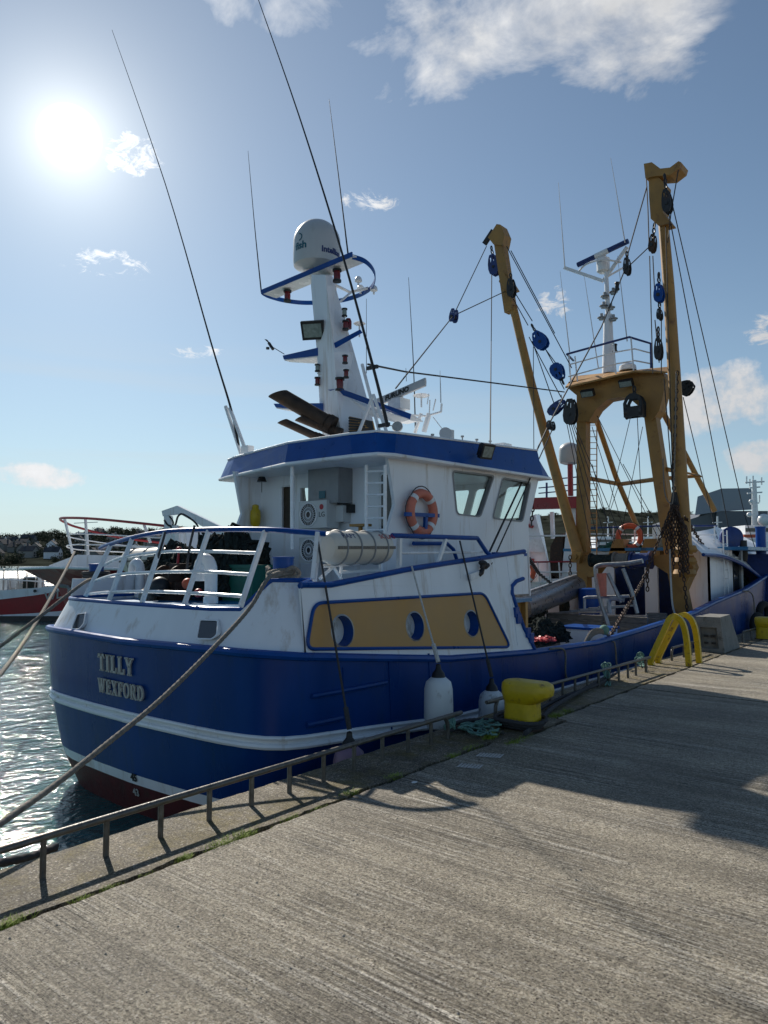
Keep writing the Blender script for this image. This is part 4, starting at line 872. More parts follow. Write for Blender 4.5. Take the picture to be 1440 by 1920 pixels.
# life raft cradle, deck vent, bitts
cr = lambda u, v: at(u, v, X=-6.75)
g = MB(); g.bar(at(597, 1000, X=-6.55), at(588, 1088, X=-6.45), .05, .12)
for a_, b_ in (((640, 1062), (638, 1085)), ((712, 1052), (712, 1072)), ((638, 1073), (712, 1070)), ((600, 1085), (625, 1063)), ((625, 1063), (640, 1085)), ((603, 1062), (720, 1053))): g.tube([cr(*a_), cr(*b_)], .022, 8)
g.build('raft_cradle', 'white2', boat)
def gooseneck(u, v0, vt, y, r, dirx=-1):
    p = S(u, v0, y); top = S(u, vt, y); g = MB(); c = r*2.0; pts = [p, V((p.x, p.y, top.z-c))]
    for i in range(1, 10): t = PI*i/9; pts.append(V((p.x+dirx*c*(1-math.cos(t))*.75, p.y, top.z-c+c*math.sin(t))))
    pts.append(pts[-1]-V((0, 0, .12))); g.tube(pts, r, 16); g.lathe(p, [(r*1.15, 0), (r*1.15, .08)], n=16); return g.build('gooseneck_vent', 'white2', boat)
gooseneck(395, 1131, 1049, 6.15, .085); gooseneck(262, 1120, 1055, 7.2, .08)
def bitt(u, v0, v1, y, r):
    a_, b_ = S(u, v0, y), S(u, v1, y); g = MB(); g.lathe(a_, [(r, -.1), (r, (b_-a_).z*.93), (r*1.08, (b_-a_).z*.93), (r*1.08, (b_-a_).z), (0, (b_-a_).z+.005)], n=20); return g.build('mooring_bitt', 'blue', boat)
bitt(531, 1096, 1044, 6.35, .13); bitt(180, 1105, 1057, 6.6, .12)
g = MB(); c = S(531, 1079, 6.35)
for i in range(4): g.rope([c+V((math.cos(t)*(.155+.008*i), math.sin(t)*(.155+.008*i), -.06+.036*i+.02*math.sin(t*2+i))) for t in [2*PI*j/20 for j in range(21)]], .028)
for sx in (-1, 1): g.rope(smooth_path([c+V((sx*.14, -.1, .06)), c+V((sx*.24, -.05, .10)), c+V((sx*.29, 0, .02)), c+V((sx*.2, -.08, -.05))], 6), .026)
tag(g.build('coiled_rope', 'rope', None), 'grey rope turns wound round the blue bitt at the near stern corner', 'rope')
g = MB(); c = S(180, 1085, 6.6)
for i in range(5): g.rope([c+V((math.cos(t)*(.16+.01*i), math.sin(t)*(.16+.01*i), -.12+.055*i)) for t in [2*PI*j/20 for j in range(21)]], .03)
tag(g.build('coiled_rope', 'rope_dark', None), 'dark rope turns wound round the bitt at the far stern corner', 'rope')
# --- forward part: winch, gallows, derricks, shelter and whaleback
YG = 22.0
G = lambda u, v, y=YG: at(u, v, Y=y)
def post(name, pix, w, y=YG, m='ochre', d=None, parent=None):
    """square-section member; pix = list of (u, v, width px)"""
    rings = []
    for i, (u, v, wp_) in enumerate(pix):
        c = G(u, v, y); k = (G(u+wp_/2, v, y)-c).length; dd = d or k
        rings.append([c+V((i_*k*.95, j_*dd, 0)) for i_, j_ in ((-1, -1), (1, -1), (1, 1), (-1, 1))])
    g = MB(); g.ring_loft(rings); o = g.build(name, m, parent or boat, smooth=False); return o
pl_ = post('gallows_leg', [(1094, 730, 18), (1094, 1010, 19), (1098, 1160, 20)], 0)
pr_ = post('gallows_leg', [(1216, 738, 22), (1240, 900, 24), (1262, 1040, 26), (1287, 1170, 28)], 0)
# arched crossbeam
def plate(name, pix, y0, th, m='ochre', parent=None):
    g = MB(); g.prism([G(u, v, y0) for u, v in pix], (0, th, 0)); return g.build(name, m, parent or boat, smooth=False)
arch = plate('crossbeam', [(1064, 727), (1066, 716), (1185, 694), (1240, 696), (1250, 712), (1236, 770), (1222, 790), (1205, 768), (1180, 747), (1165, 744), (1138, 749), (1118, 767), (1104, 790), (1084, 790), (1082, 742)], YG-.22, .5)
g = MB(); g.prism([G(1060, 728, YG-.6), G(1188, 698, YG-.6), G(1258, 700, YG-.3), G(1258, 690, YG+.7), G(1075, 708, YG+.7)], (0, 0, .05)); g.build('gallows_platform', 'ochre', boat, smooth=False)
plate('crossbeam_foot', [(1083, 1065), (1094, 1042), (1130, 1046), (1130, 1056), (1112, 1080), (1105, 1083), (1090, 1074)], YG-.35, .5)
plate('gusset_plate', [(1212, 1044), (1240, 1040), (1290, 1041), (1300, 1064), (1280, 1110), (1262, 1082), (1228, 1060), (1215, 1056)], YG-.35, .5)
g = MB(); g.bar(G(1105, 1052, YG), G(1262, 1050, YG), .22, .3); g.build('lower_crossbeam', 'ochre', boat)
def roller(a, b, r, m, y=YG-.5):
    P, Q_ = G(*a, y), G(*b, y); d = (Q_-P); L_ = d.length; g = MB(); g.lathe(P, [(r*1.25, 0), (r*1.25, .06), (r, .06), (r, L_-.06), (r*1.25, L_-.06), (r*1.25, L_)], d, n=18); return g.build('winch_drum', m, boat)
roller((1107, 1050), (1150, 1050), .17, 'net'); roller((1152, 1050), (1182, 1050), .2, 'rope'); roller((1184, 1051), (1222, 1050), .21, 'navy')
# braces
for pix in ([(1103, 742), (1155, 895), (1196, 990)], [(1232, 752), (1268, 820), (1340, 958)], ):
    g = MB(); g.tube([G(u, v, YG+.3+1.4*i) for i, (u, v) in enumerate(pix)], .085, 10); g.build('gallows_brace', 'ochre', boat)
g = MB(); g.tube([G(1105, 897, YG+.2), G(1162, 908, YG+1.7), G(1234, 898, YG+.1)], .07, 10); g.tube([G(1234, 898), G(1314, 892, YG+1.5), G(1250, 880, YG)], .07, 10); g.build('gallows_tie', 'ochre', boat)
g = MB()
for u in (1105, 1119): g.tube([G(u, 768, YG+.4), G(u, 950, YG+.4), G(u, 1040, YG+.4)], .018, 6)
for i in range(24): g.tube([G(1105, 775+i*11, YG+.4), G(1119, 775+i*11, YG+.4)], .012, 6)
g.build('gallows_ladder', 'ochre', boat)
# mast above the gallows
g = MB(); g.tube([G(1141, 700, YG+.3), G(1140, 590, YG+.3)], [.2, .13], 12); g.tube([G(1140, 590, YG+.3), G(1136, 500, YG+.3)], [.08, .06], 10); fm = g.build('fore_mast', 'white', boat)
g = MB(); g.bar(G(1058, 502, YG+.3), G(1131, 527, YG+.3), .07, .1); g.bar(G(1131, 527, YG+.3), G(1176, 463, YG+.3), .06, .1); g.bar(G(1128, 525, YG+.3), G(1172, 500, YG+.9), .04, .06); g.tube(smooth_path([G(1086, 508, YG+.3), G(1100, 495, YG+.1), G(1130, 487, YG), G(1165, 492, YG+.2)]), .03, 6); g.build('mast_spreader', 'white2', fm)
g = MB(); a, b = G(1083, 497, YG+.2), G(1178, 452, YG+.2); g.tube([a, b], .085, 8); g.build('scanner_bar', 'navy', fm)
g = MB(); g.tube([a.lerp(b, .36), a.lerp(b, .62)], .095, 8); g.lathe(G(1131, 500, YG+.3), [(.14, -.2), (.2, -.15), (.21, .25), (.1, .3), (.1, .4)], n=16); g.build('scanner_motor', 'white2', fm)
for u, v in ((1150, 547), (1134, 555), (1132, 573), (1145, 576), (1150, 597), (1128, 595)):
    g = MB(); p = G(u, v, YG+.2); g.lathe(p, [(.09, -.08), (.09, -.03), (.14, -.02), (.14, .0), (.05, .02), (.05, .12)], n=10); g.build('mast_fitting', 'steel', fm)
for u, v in ((1153, 652), (1157, 536)):
    g = MB(); g.lathe(G(u, v, YG), [(.07, -.14), (.08, -.1), (.06, -.08), (.06, .06), (.08, .08), (.06, .12)], n=10); g.build('deck_light', 'black', fm)
g = MB(); g.lathe(G(1177, 695, YG), [(.26, 0), (.26, .06), (.24, .15), (.15, .22), (0, .25)], n=20); g.build('satellite_dome', 'white2', boat)
g = MB(); g.tube([G(1063, 664, YG-.5), G(1150, 640, YG-.5), G(1180, 632, YG-.4), G(1220, 644, YG-.2), G(1221, 690, YG-.2)], .035, 8); g.tube([G(1063, 664, YG-.5), G(1075, 676, YG+.3)], .035, 8); g.build('hand_rail', 'navy', boat)
for dv in (20, 42):
    g = MB(); g.tube([G(1066, 664+dv, YG-.5), G(1150, 641+dv, YG-.5), G(1190, 634+dv, YG-.4), G(1220, 644+dv*.9, YG-.2)], .022, 8); g.build('guard_rail', 'white2', boat)
for u, v0, v1 in ((1066, 664, 722), (1078, 668, 716), (1183, 634, 695), (1150, 640, 702)):
    g = MB(); g.tube([G(u, v0, YG-.45), G(u+5, v1, YG-.45)], .025, 8); g.build('rail_post', 'white2', boat)
for pix in ([(1059, 500), (1047, 342)], [(1172, 455), (1145, 296)], [(1068, 660), (1050, 508)], [(1122, 690), (1095, 515)], [(1176, 640), (1158, 480)]):
    g = MB(); g.tube([G(*pix[0], YG+.1), G(*pix[1], YG+.1)], [.018, .006], 6); g.build('whip_antenna', 'radome', boat)
for u, v in ((1102, 737), (1174, 718)):
    g = MB(); c = G(u, v, YG-.55); R_ = Matrix.Rotation(.6, 3, 'X'); g.box(c, (.42, .12, .22), rot=R_); g.box(c+V((0, .12, .05)), (.2, .12, .12)); o = g.build('floodlight', 'black', boat); g = MB(); g.box(c+V((0, -.055, -.045)), (.36, .03, .16), rot=R_); g.build('lamp_lens', 'glass2', o)
# derrick booms
def boom(pix, r0, r1, y0, y1, n=14):
    P = [G(u, v, y0+(y1-y0)*i/(len(pix)-1)) for i, (u, v) in enumerate(pix)]; g = MB(); g.tube(P, [r0+(r1-r0)*i/(len(P)-1) for i in range(len(P))], n); return g.build('derrick_boom', 'ochre', boat), P
YL = 21.7
bl, PL = boom([(1084, 1040), (1040, 880), (996, 720), (962, 575)], .175, .135, YL, YL)
g = MB(); g.bar(G(958, 585, YL), G(936, 440, YL), .30, .34); g.build('boom_tip', 'ochre', bl, smooth=False)
plate('boom_head', [(915, 445), (931, 420), (938, 421), (946, 440), (942, 460), (925, 458)], YL-.22, .45, 'ochre', bl)
plate('boom_lug', [(935, 527), (945, 512), (962, 540), (950, 545), (942, 540)], YL-.22, .45, 'ochre', bl)
g = MB(); g.tube([G(912, 452, YL-.3), G(912, 452, YL+.3)], .06, 8); g.bar(G(908, 458, YL), G(925, 432, YL), .05, .2); g.build('head_pin', 'dark', bl)
g = MB(); c = G(1086, 1044, YL); g.box(c, (.3, .5, .35), rot=Matrix.Rotation(.25, 3, 'Y')); g.tube([c-V((0, .35, 0)), c+V((0, .4, 0))], .08, 10); g.build('boom_heel', 'ochre', bl)
YR = 21.2
br, PR = boom([(1284, 1040), (1274, 870), (1264, 700), (1254, 540), (1244, 420)], .21, .14, YR, YR)
plate('boom_head', [(1216, 330), (1228, 326), (1248, 345), (1243, 398), (1258, 418), (1236, 424), (1220, 410), (1217, 370)], YR-.2, .45, 'ochre', br)
g = MB(); g.prism([G(u, v, YR-.3) for u, v in [(1207, 307), (1222, 304), (1238, 316), (1256, 314), (1272, 302), (1277, 304), (1274, 314), (1256, 328), (1228, 330), (1210, 334)]], (0, .6, 0)); g.build('boom_crown', 'ochre', br, smooth=False)
g = MB(); c = G(1286, 1050, YR); 
for i in range(3): g.lathe(c+V((-.02*i, 0, -.33*i+.2)), [(.27, 0), (.32, .08), (.27, .2)], n=12)
g.build('boom_heel', 'ochre', br)
# --- shelter deck and whaleback forward
YS = 24.2
g = MB(); sh = lambda u, v, y=YS: at(u, v, Y=y)
wx0 = 2*XC+6.6
g.prism([(wx0, YS, -.35), (wx0, YS, 2.3), (-10.3, YS, 2.3), (-10.3, YS, -.35)], (0, .08, 0)); g.box((-9.05, YS+.04, .97), (.42, .1, 2.66)); g.box((-7.75, YS+.04, .97), (.35, .1, 2.66)); g.build('shelter_wall', 'white', boat, smooth=False)
g = MB(); g.box((XC, YS+2.5, 2.35), (6.0, 5.4, .1)); g.build('shelter_deck', 'deckblue', boat, smooth=False)
g = MB(); g.box((-9.0, YS+3.2, .9), (5.6, .1, 2.6)); g.build('inner_wall', 'navy', boat, smooth=False)
a_ = at(1290, 1075, X=-6.55); 
# side wall of the shelter with door and ladder, standing at the starboard side
SX = -6.75
s_ = lambda u, v: at(u, v, X=SX)
wall = [s_(1297, 1040), s_(1330, 1035), s_(1345, 1180), s_(1300, 1185)]
g = MB(); y0, y1 = 22.6, 24.6; g.prism([(SX, y0, -.3), (SX, y0, 2.35), (SX, 24.9, 2.35), (SX, 24.9, -.3)], (-.06, 0, 0)); g.prism([(SX, y0, -.3), (SX, y0, 2.35), (-7.4, y0, 2.35), (-7.4, y0, -.3)], (0, .06, 0)); sw = g.build('shelter_side', 'white', boat, smooth=False)
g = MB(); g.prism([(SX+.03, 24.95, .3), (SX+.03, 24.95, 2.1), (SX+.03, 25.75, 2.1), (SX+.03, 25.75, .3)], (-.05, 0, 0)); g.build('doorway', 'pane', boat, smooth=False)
g = MB()
for y in (23.7, 24.1): g.tube([(SX+.09, y, .2), (SX+.09, y, 2.9)], .02, 6)
for i in range(10): g.tube([(SX+.09, 23.7, .4+i*.26), (SX+.09, 24.1, .4+i*.26)], .014, 6)
g.build('side_ladder', 'white2', boat)
# whaleback: shell from the gunwale over the bow, its after edge a long curve
arcp = [(1302, 1042), (1345, 1046), (1385, 1062), (1415, 1080), (1432, 1096), (1442, 1108)]
AR = []
ay = [24.9, 26.2, 27.4, 28.4, 29.2, 29.8]
for (u, v), y in zip([(1318, 1040), (1352, 1043), (1385, 1055), (1412, 1072), (1430, 1088), (1440, 1098)], ay): AR.append(at(u, v, X=-6.42 if y > 28 else -6.5))
for i, p in enumerate(AR): p.x = max(p.x, -6.55)
AR = smooth_path(AR, 5)
ridge = [V((XC+1.0-(i/len(AR))*.4, p.y+1.4, max(2.5, 2.75+i*.02))) for i, p in enumerate(AR)]
g = MB(); inn_ = [p+(q-p)*.45+V((0, 0, .3*(1-i/len(AR)))) for i, (p, q) in enumerate(zip(AR, ridge))]
g.ring_loft([AR, inn_, ridge], False, False); bowt = [V((-6.45, 30.2, 1.95)), V((-6.8, 31, 2.1)), V((-7.7, 33, 2.5)), V((XC, 35.4, 3.0))]; 
g.ring_loft([[AR[-1], inn_[-1], ridge[-1]], [bowt[0], V((-7.4, 31, 2.5)), V((-8.4, 31.4, 2.95))], [bowt[2], V((-8.3, 33.2, 2.8)), V((-8.9, 33.2, 3.0))], [bowt[3]]*3], False, False)
wb_ = g.build('whaleback', 'white', boat)
g = MB(); g.tube([p+V((.01, 0, 0)) for p in AR], .05, 8); g.build('whaleback_edge', 'blue', boat)
g = MB(); g.prism([(-6.66, 25.75, -.3), (-6.66, 25.75, 2.35), (-8.0, 27.2, 2.5), (-8.3, 33, 2.4), (-8.3, 33, -.3), (-8.0, 27.2, -.3)], (-.06, 0, 0)); g.build('bulwark_screen', 'white', boat, smooth=False)
for k, (x, y, h) in enumerate(((-6.85, 26.6, .5), (-6.6, 27.8, .95))):
    g = MB(); g.lathe((x, y, 2.15), [(.16, -.3), (.16, h), (.18, h), (.18, h+.04), (0, h+.05)] if k else [(.1, -.2), (.13, 0), (.11, h), (0, h)], n=16); g.build('bow_bitt', 'blue' if k else 'black', boat)
g = MB(); g.lathe(at(1371, 1008, Y=26.5), [(.2, -.14), (.36, -.1), (.36, .1), (.2, .14)], (.5, -.85, .1), n=20); g.build('horn_speaker', 'navy', boat)
for v in (992, 1003, 1013, 1023):
    g = MB(); g.tube([G(1104, v-2 + (1104-1104)*0, YS+.3), G(1240, v-6 if v == 992 else v, YS+.3), G(1345, v-6 if v == 992 else v, YS+.6)], .03 if v == 992 else .018, 7); g.build('hand_rail' if v == 992 else 'guard_rail', 'navy' if v == 992 else 'white2', boat)
for u in (1106, 1150, 1190, 1230, 1300, 1340):
    g = MB(); g.tube([G(u, 986, YS+.3), G(u, 1040, YS+.3)], .025, 7); g.build('rail_post', 'white2', boat)
for u, w_ in ((1157, 34), (1218, 40)):
    g = MB(); a, b = G(u-w_/2, 1042, YS-.2), G(u+w_/2, 1042, YS-.2); h = 1.0; g.prism([a, b, b+V((-.1, 0, .55)), a+V((.2, 0, .55))], (0, .5, 0)); g.build('winch_housing', 'ochre', boat, smooth=False)
# --- working deck
def dbox(name, u0, v0, u1, v1, y, dy, m, label=None, cat=None, parent=None):
    a, b = at(u0, v0, Y=y), at(u1, v1, Y=y); g = MB(); z1 = a.z; z0 = b.z
    for i in range(4):
        h = (z1-z0)/4; g.box(((a.x+b.x)/2, y+dy/2+(.01 if i % 2 else 0), z0+h*(i+.5)), (b.x-a.x, dy, h*.94))
    o = g.build(name, m, parent, smooth=False)
    if label: tag(o, label, cat)
    return o
pd = thing('fish_pound', 'grey timber pound with plank sides on the working deck under the winch', 'pound', at(1130, 1195, Y=19))
dbox('plank_side', 1026, 1149, 1128, 1200, 18.6, .08, 'wood', parent=pd); dbox('plank_side', 1112, 1153, 1214, 1205, 19.0, .08, 'wood', parent=pd); dbox('plank_side', 1212, 1148, 1250, 1195, 20.2, .08, 'wood', parent=pd)
g = MB(); 
for i in range(5):
    p = at(1050+i*18, 1148-i*2.5, Y=19); g.bar(p, p+V((.5, 1.2, 0)), .05, .04)
g.bar(at(1026, 1150, Y=18.58), at(1125, 1148, Y=18.58), .05, .04); g.bar(at(1112, 1154, Y=18.98), at(1214, 1155, Y=18.98), .05, .04); g.build('pound_bar', 'steel', pd)
tb = thing('deck_locker', 'white deck box with blue lid beside the pound on the working deck', 'locker', at(1092, 1205, Y=17))
a, b = at(1050, 1178, Y=16.8), at(1132, 1212, Y=16.8); g = MB(); g.box(((a.x+b.x)/2, 17.2, (a.z+b.z)/2-.1), (b.x-a.x, .8, a.z-b.z+.2)); g.build('box_body', 'white', tb); g = MB(); g.box(((a.x+b.x)/2, 17.2, a.z+.03), (b.x-a.x+.08, .88, .05)); g.build('lid', 'blue', tb)
g = MB(); f = lambda u, v, y=18.2: at(u, v, Y=y)
g.tube(smooth_path([f(1145, 1190), f(1135, 1155), f(1122, 1110), f(1117, 1070), f(1120, 1062), f(1135, 1059), f(1175, 1057), f(1205, 1052)], 4), .06, 8); g.tube([f(1140, 1075), f(1165, 1130)], .05, 8); g.tube([f(1168, 1066), f(1185, 1110), f(1195, 1150)], .05, 8); g.tube([f(1095, 1122), f(1100, 1120), f(1180, 1118)], .04, 8); g.tube([f(1096, 1122), f(1096, 1142)], .04, 8); g.tube(smooth_path([f(1143, 1150), f(1142, 1128), f(1150, 1122), f(1170, 1125)], 4), .06, 8); g.build('hauler_frame', 'steel', boat)
g = MB(); g.tube([f(1128, 1075, 18.1), f(1132, 1118, 18.1)], [.13, .08], 8); tag(g.build('oilskin', 'orange_faded', None), 'faded orange oilskin hanging from the hauler frame on the working deck', 'oilskin')
g = MB(); c = f(1105, 1130, 20.5); g.lathe(c, [(.3, -.35), (.33, 0), (.3, .4), (.25, .42)], n=18); tag(g.build('barrel', 'blue', None), 'blue plastic barrel standing by the port gallows leg', 'barrel')
def heap(name, c, size, m, label, cat, seed=1, n=260, r=.03):
    """loose pile of netting: a lumpy body with many twisted strands over it"""
    random.seed(seed); g = MB(); c = V3(c); sx, sy, sz = size
    vs = []; N_, K_ = 26, 14
    for i in range(K_+1):
        for j in range(N_):
            a = 2*PI*j/N_; e = PI/2*i/K_; d = V((math.cos(a)*math.cos(e), math.sin(a)*math.cos(e), math.sin(e)))
            q = 1+.28*noise.noise(d*2.6+V((seed, 0, 0)))+.16*noise.noise(d*7+V((seed, 3, 0))); vs.append(c+V((d.x*sx*q, d.y*sy*q, d.z*sz*q)))
    g.add(vs, [[i*N_+j, i*N_+(j+1) % N_, (i+1)*N_+(j+1) % N_, (i+1)*N_+j] for i in range(K_) for j in range(N_)])
    for k in range(n):
        a = random.uniform(0, 2*PI); e = random.uniform(0, 1.3); da = random.uniform(-.6, .6); de = random.uniform(-.5, .5); P = []
        for s in range(6):
            aa = a+da*s/5; ee = max(0, e+de*s/5+.12*math.sin(s+k)); d = V((math.cos(aa)*math.cos(ee), math.sin(aa)*math.cos(ee), math.sin(ee)))
            q = 1.02+.28*noise.noise(d*2.6+V((seed, 0, 0)))+.16*noise.noise(d*7+V((seed, 3, 0)))+random.uniform(0, .05); P.append(c+V((d.x*sx*q, d.y*sy*q, d.z*sz*q)))
        g.tube(P, r*random.uniform(.4, 1), 5)
    return tag(g.build(name, m, None), label, cat)
heap('net_pile', at(1018, 1165, Y=15.5)-V((0, 0, .45)), (.42, .8, .42), 'net', 'dark heap of netting on the working deck just ahead of the deckhouse', 'net', 3)
heap('net_pile', V((-10.9, 17.0, -.3)), (.55, 3.6, 1.15), 'net', 'long dark pile of netting under the metal trawl beam on the far side', 'net', 17, 380)
heap('net_pile', V((-7.1, 28.2, .1)), (.55, 1.5, 1.45), 'net_green', 'green and grey net heaped inside the bulwark at the bow', 'net', 5)
heap('net_pile', at(1165, 1030, Y=YS+.4)-V((0, 0, .05)), (.8, .5, .25), 'net_green', 'flat green net lying on the shelter deck behind the winch', 'net', 6, 120)
heap('oilskin_pile', at(1020, 1190, Y=14.2)-V((0, 0, .12)), (.22, .3, .07), 'inkred', 'bright red oilskins in a heap against the netting', 'oilskins', 8, 20)
hose = thing('hose_coil', 'pale hose coiled over the blue bulwark beside the chain end', 'hose', at(1120, 1205, X=-6.3))
g = MB()
for i in range(4): g.tube(smooth_path([at(1100-i*2, 1212, X=-6.45), at(1108, 1194-i*3, X=-6.4), at(1125, 1186-i*2, X=-6.35), at(1142, 1192, X=-6.35), at(1146, 1206, X=-6.4)], 5), .028, 7)
g.build('hose_loop', 'rope', hose); g = MB(); g.sphere(at(1133, 1181, X=-6.35), .1); g.build('green_knot', 'rope_green', hose)
# ------------------------------------------------------------------ things carried by the boat
def lifebuoy(c, n, R, r, label, m='orange', words=None, sx=1):
    n = V3(n).normalized(); a, b = frame(n); t = thing('lifebuoy', label, 'lifebuoy', c, 'lifebuoys')
    g = MB(); g.torus(c, R, r, n, 40, 12); ring = g.build('ring', m, t)
    for k in range(4):
        ang = PI/4+PI/2*k; g = MB(); P = [V3(c)+(a*math.cos(q)+b*math.sin(q))*R for q in (ang-.12, ang, ang+.12)]; g.tube(P, r*1.04, 12, caps=False); g.build('reflective_band', 'tape', t)
    g = MB(); P = []
    for k in range(33): q = 2*PI*k/32; P.append(V3(c)+(a*math.cos(q)+b*math.sin(q))*(R+r*(1.05+.5*abs(math.sin(2*(q-PI/4))))))
    g.tube(P, .009, 5); g.build('grab_line', 'rope_dark', t)
    if words:
        out = n
        for w_, a0 in words:
            text('ring_lettering', w_, 'inkblack', lambda x, y, d, a0=a0: V3(c)+(a*math.cos(a0+x/R)+b*math.sin(a0+x/R))*(R-y+.03)+out*(r*.96+.004*d), ring, size=.09)
    return t
lifebuoy(at(791, 961, X=-7.09), (1, 0, 0), .30, .075, 'faded orange lifebuoy on the wheelhouse side, held by a blue bracket', 'orange_faded')
lifebuoy(at(1180, 1006, Y=YS+.1), (.25, -1, 0), .36, .09, 'bright orange lifebuoy on the rail above the winch', 'orange')
# life rafts
def raft(c0, c1, R, label, m='canister', bands=4):
    c0, c1 = V3(c0), V3(c1); d = c1-c0; L_ = d.length; t = thing('life_raft', label, 'life raft', (c0+c1)/2-V((0, 0, R)))
    g = MB(); g.lathe(c0, [(0, 0), (R*.75, .01), (R*.93, .05), (R, .12), (R, L_-.12), (R*.93, L_-.05), (R*.75, L_-.01), (0, L_)], d, n=28); body = g.build('canister', m, t)
    g = MB(); x, y = frame(d); s = V((0, 0, 1)); side = d.normalized().cross(s)
    g.ring_loft([[c0+d*f+side*(R*1.02*i)+s*.02*j for i, j in ((-1, -1), (1, -1), (1, 1), (-1, 1))] for f in (.03, .97)]); g.build('canister_seam', 'rope', t)
    for i in range(bands):
        g = MB(); g.torus(c0+d*((i+.7)/(bands+.4)), R+.006, .012, d, 28, 6); g.build('lashing_strap', 'grey', t)
    return t, body
a = at(610, 1027, X=-6.62); b = at(722, 1027, X=-6.62)
rt_, body = raft(a, b, .215, 'cream life raft canister in its cradle on the near side of the deck')
dd = (b-a).normalized()
for s, m_, f0 in (('RAFT', 'ink', .12), ('SOLAS', 'inkred', .74)):
    text('canister_lettering', s, m_, lambda x, y, d, f0=f0: a.lerp(b, f0)+dd*x+(V((1, 0, 0))*math.cos(.6+y/.215)+V((0, 0, 1))*math.sin(.6+y/.215))*(.217+.003*d), body, size=.11)
raft(at(242, 1053, Y=8.6), at(330, 1050, Y=8.6), .26, 'pale life raft canister on the far side of the stern deck', 'canister', 3)
# fenders
def fender(px_top, px_bot, w_px, rope_top, X, label, m='fender', rm='rope_dark', cap='black', XT=None):
    top, bot = at(*px_top, X=X), at(*px_bot, X=X); k = (at(px_top[0]+1, px_top[1], X=X)-top).dot(rt)/1; R = w_px/2*abs(k); L_ = (top.z-bot.z); bot = V((top.x, top.y, bot.z))
    t = thing('fender', label, 'fender', bot, 'fenders hung between boat and quay')
    g = MB(); g.lathe(bot, [(R*.3, 0), (R*.8, .05), (R, .16), (R*1.0, L_*.5), (R*.97, L_-.16), (R*.86, L_-.07), (R*.5, L_-.01), (0, L_)], n=26); g.build('fender_body', m, t)
    g = MB(); g.lathe(top, [(R*.5, -.03), (R*.42, .04), (R*.2, .09), (R*.16, .15), (.01, .16)], n=16); g.build('fender_eye', cap, t)
    g = MB(); r0 = top+V((0, 0, .18)); r1 = at(*rope_top, X=XT or X); g.tube([r0, r1], .014, 6); g.tube([r0, r0+(r1-r0).normalized()*.25], .03, 6); g.build('lanyard', rm, t); return t
fender((822, 1268), (840, 1365), 50, (772, 1062), -5.78, 'clean white fender hanging on a thin white line, nearest the big yellow bollard', rm='rope_white', XT=-6.36)
fender((922, 1293), (930, 1400), 42, (862, 1014), -5.78, 'white fender half hidden behind the near yellow bollard', XT=-6.46)
fender((655, 1398), (655, 1530), 66, (594, 1002), -5.85, 'fender tinted purple with painted-in lens flare, hanging low below the edge of the quay', 'fender_purple', XT=-6.53)
# rigging ------------------------------------------------------------
def wire(P, r=.016, name='rigging_wire', m='wire'):
    g = MB(); g.tube(P, r, 6); return g.build(name, m, boat)
mp2 = lambda u, v, y: at(u, v, Y=y)
tipL = G(912, 462, YL); jn = mp2(850, 592, 17.5)
wire([tipL, jn]); wire([G(950, 545, YL), jn]); wire([jn, mp2(742, 728, 11.5)]); wire([mp2(690, 683, YM), mp2(760, 697, 13), G(1058, 735, YG-.3)], .02)
wire([G(922, 512, YL), G(921, 640, YL), mp2(919, 838, 13)]) ; wire([G(1000, 650, YL-.2), G(1001, 850, YL-.2)], .012)
for p_, q_ in (((950, 462), (1072, 690)), ((958, 470), (1040, 625)), ((965, 548), (998, 602)), ((1008, 628), (1045, 695)), ((962, 560), (990, 610)), ((992, 632), (1052, 745)), ((998, 640), (1040, 760)), ((1012, 640), (1056, 700)), ((1045, 705), (1058, 730))): wire([G(*p_, YL-.15), G(*q_, YG-.5)], .015)
for k in range(5): wire([G(1052+k*3, 740+k*6, YG-.6), G(1110+k*14, 1030-k*5, YG-.3)], .012)
wire([G(1212, 335, YR-.1), G(1215, 395, YR-.1), G(1217, 460, YR-.1)]); wire([G(1213, 350, YR-.1), G(1176, 480, YR-1)], .018); wire([G(1220, 460, YR-.2), G(1176, 502, YR-1)], .016)
wire([G(1174, 500, YR-1), G(1128, 612, 19), mp2(1031, 792, 15.5), at(905, 1062, X=-6.45)], .018); wire([mp2(1038, 800, 15.3), at(921, 1058, X=-6.4)], .014)
for p_, q_ in (((1272, 318), (1258, 400)), ((1258, 400), (1252, 455)), ((1260, 380), (1395, 960)), ((1254, 400), (1368, 1000)), ((1218, 480), (1224, 700)), ((1224, 480), (1228, 560)), ((1228, 600), (1236, 680)), ((1248, 425), (1256, 720)), ((1256, 720), (1262, 930)), ((1240, 600), (1240, 700)), ((1245, 710), (1262, 920))): wire([G(*p_, YR-.3), G(*q_, YR-.3 if q_[0] < 1300 else 27)], .015)
wire([G(1281, 745, YR), G(1345, 1010, 26)], .013); wire([G(1396, 965, 27), at(1436, 1092, X=-6.6)], .014)
for p_, q_ in (((1182, 783), (1140, 960)), ((1195, 783), (1206, 1020)), ((1168, 870), (1240, 1000)), ((1110, 800), (1175, 1010)), ((1110, 870), (1150, 1020)), ((1160, 910), (1120, 1030)), ((1236, 735), (1240, 880)), ((1205, 800), (1165, 1000)), ((1120, 780), (1232, 1005))): wire([G(*p_, YG+.1), G(*q_, YG+1)], .011)
g = MB(); g.tube(smooth_path([G(1243, 860, YR-.5), G(1246, 920, YR-.5), G(1255, 942, YR-.5), G(1263, 920, YR-.5), G(1268, 700, YR-.5)], 6), .018, 6); g.build('loose_rope', 'rope', boat)
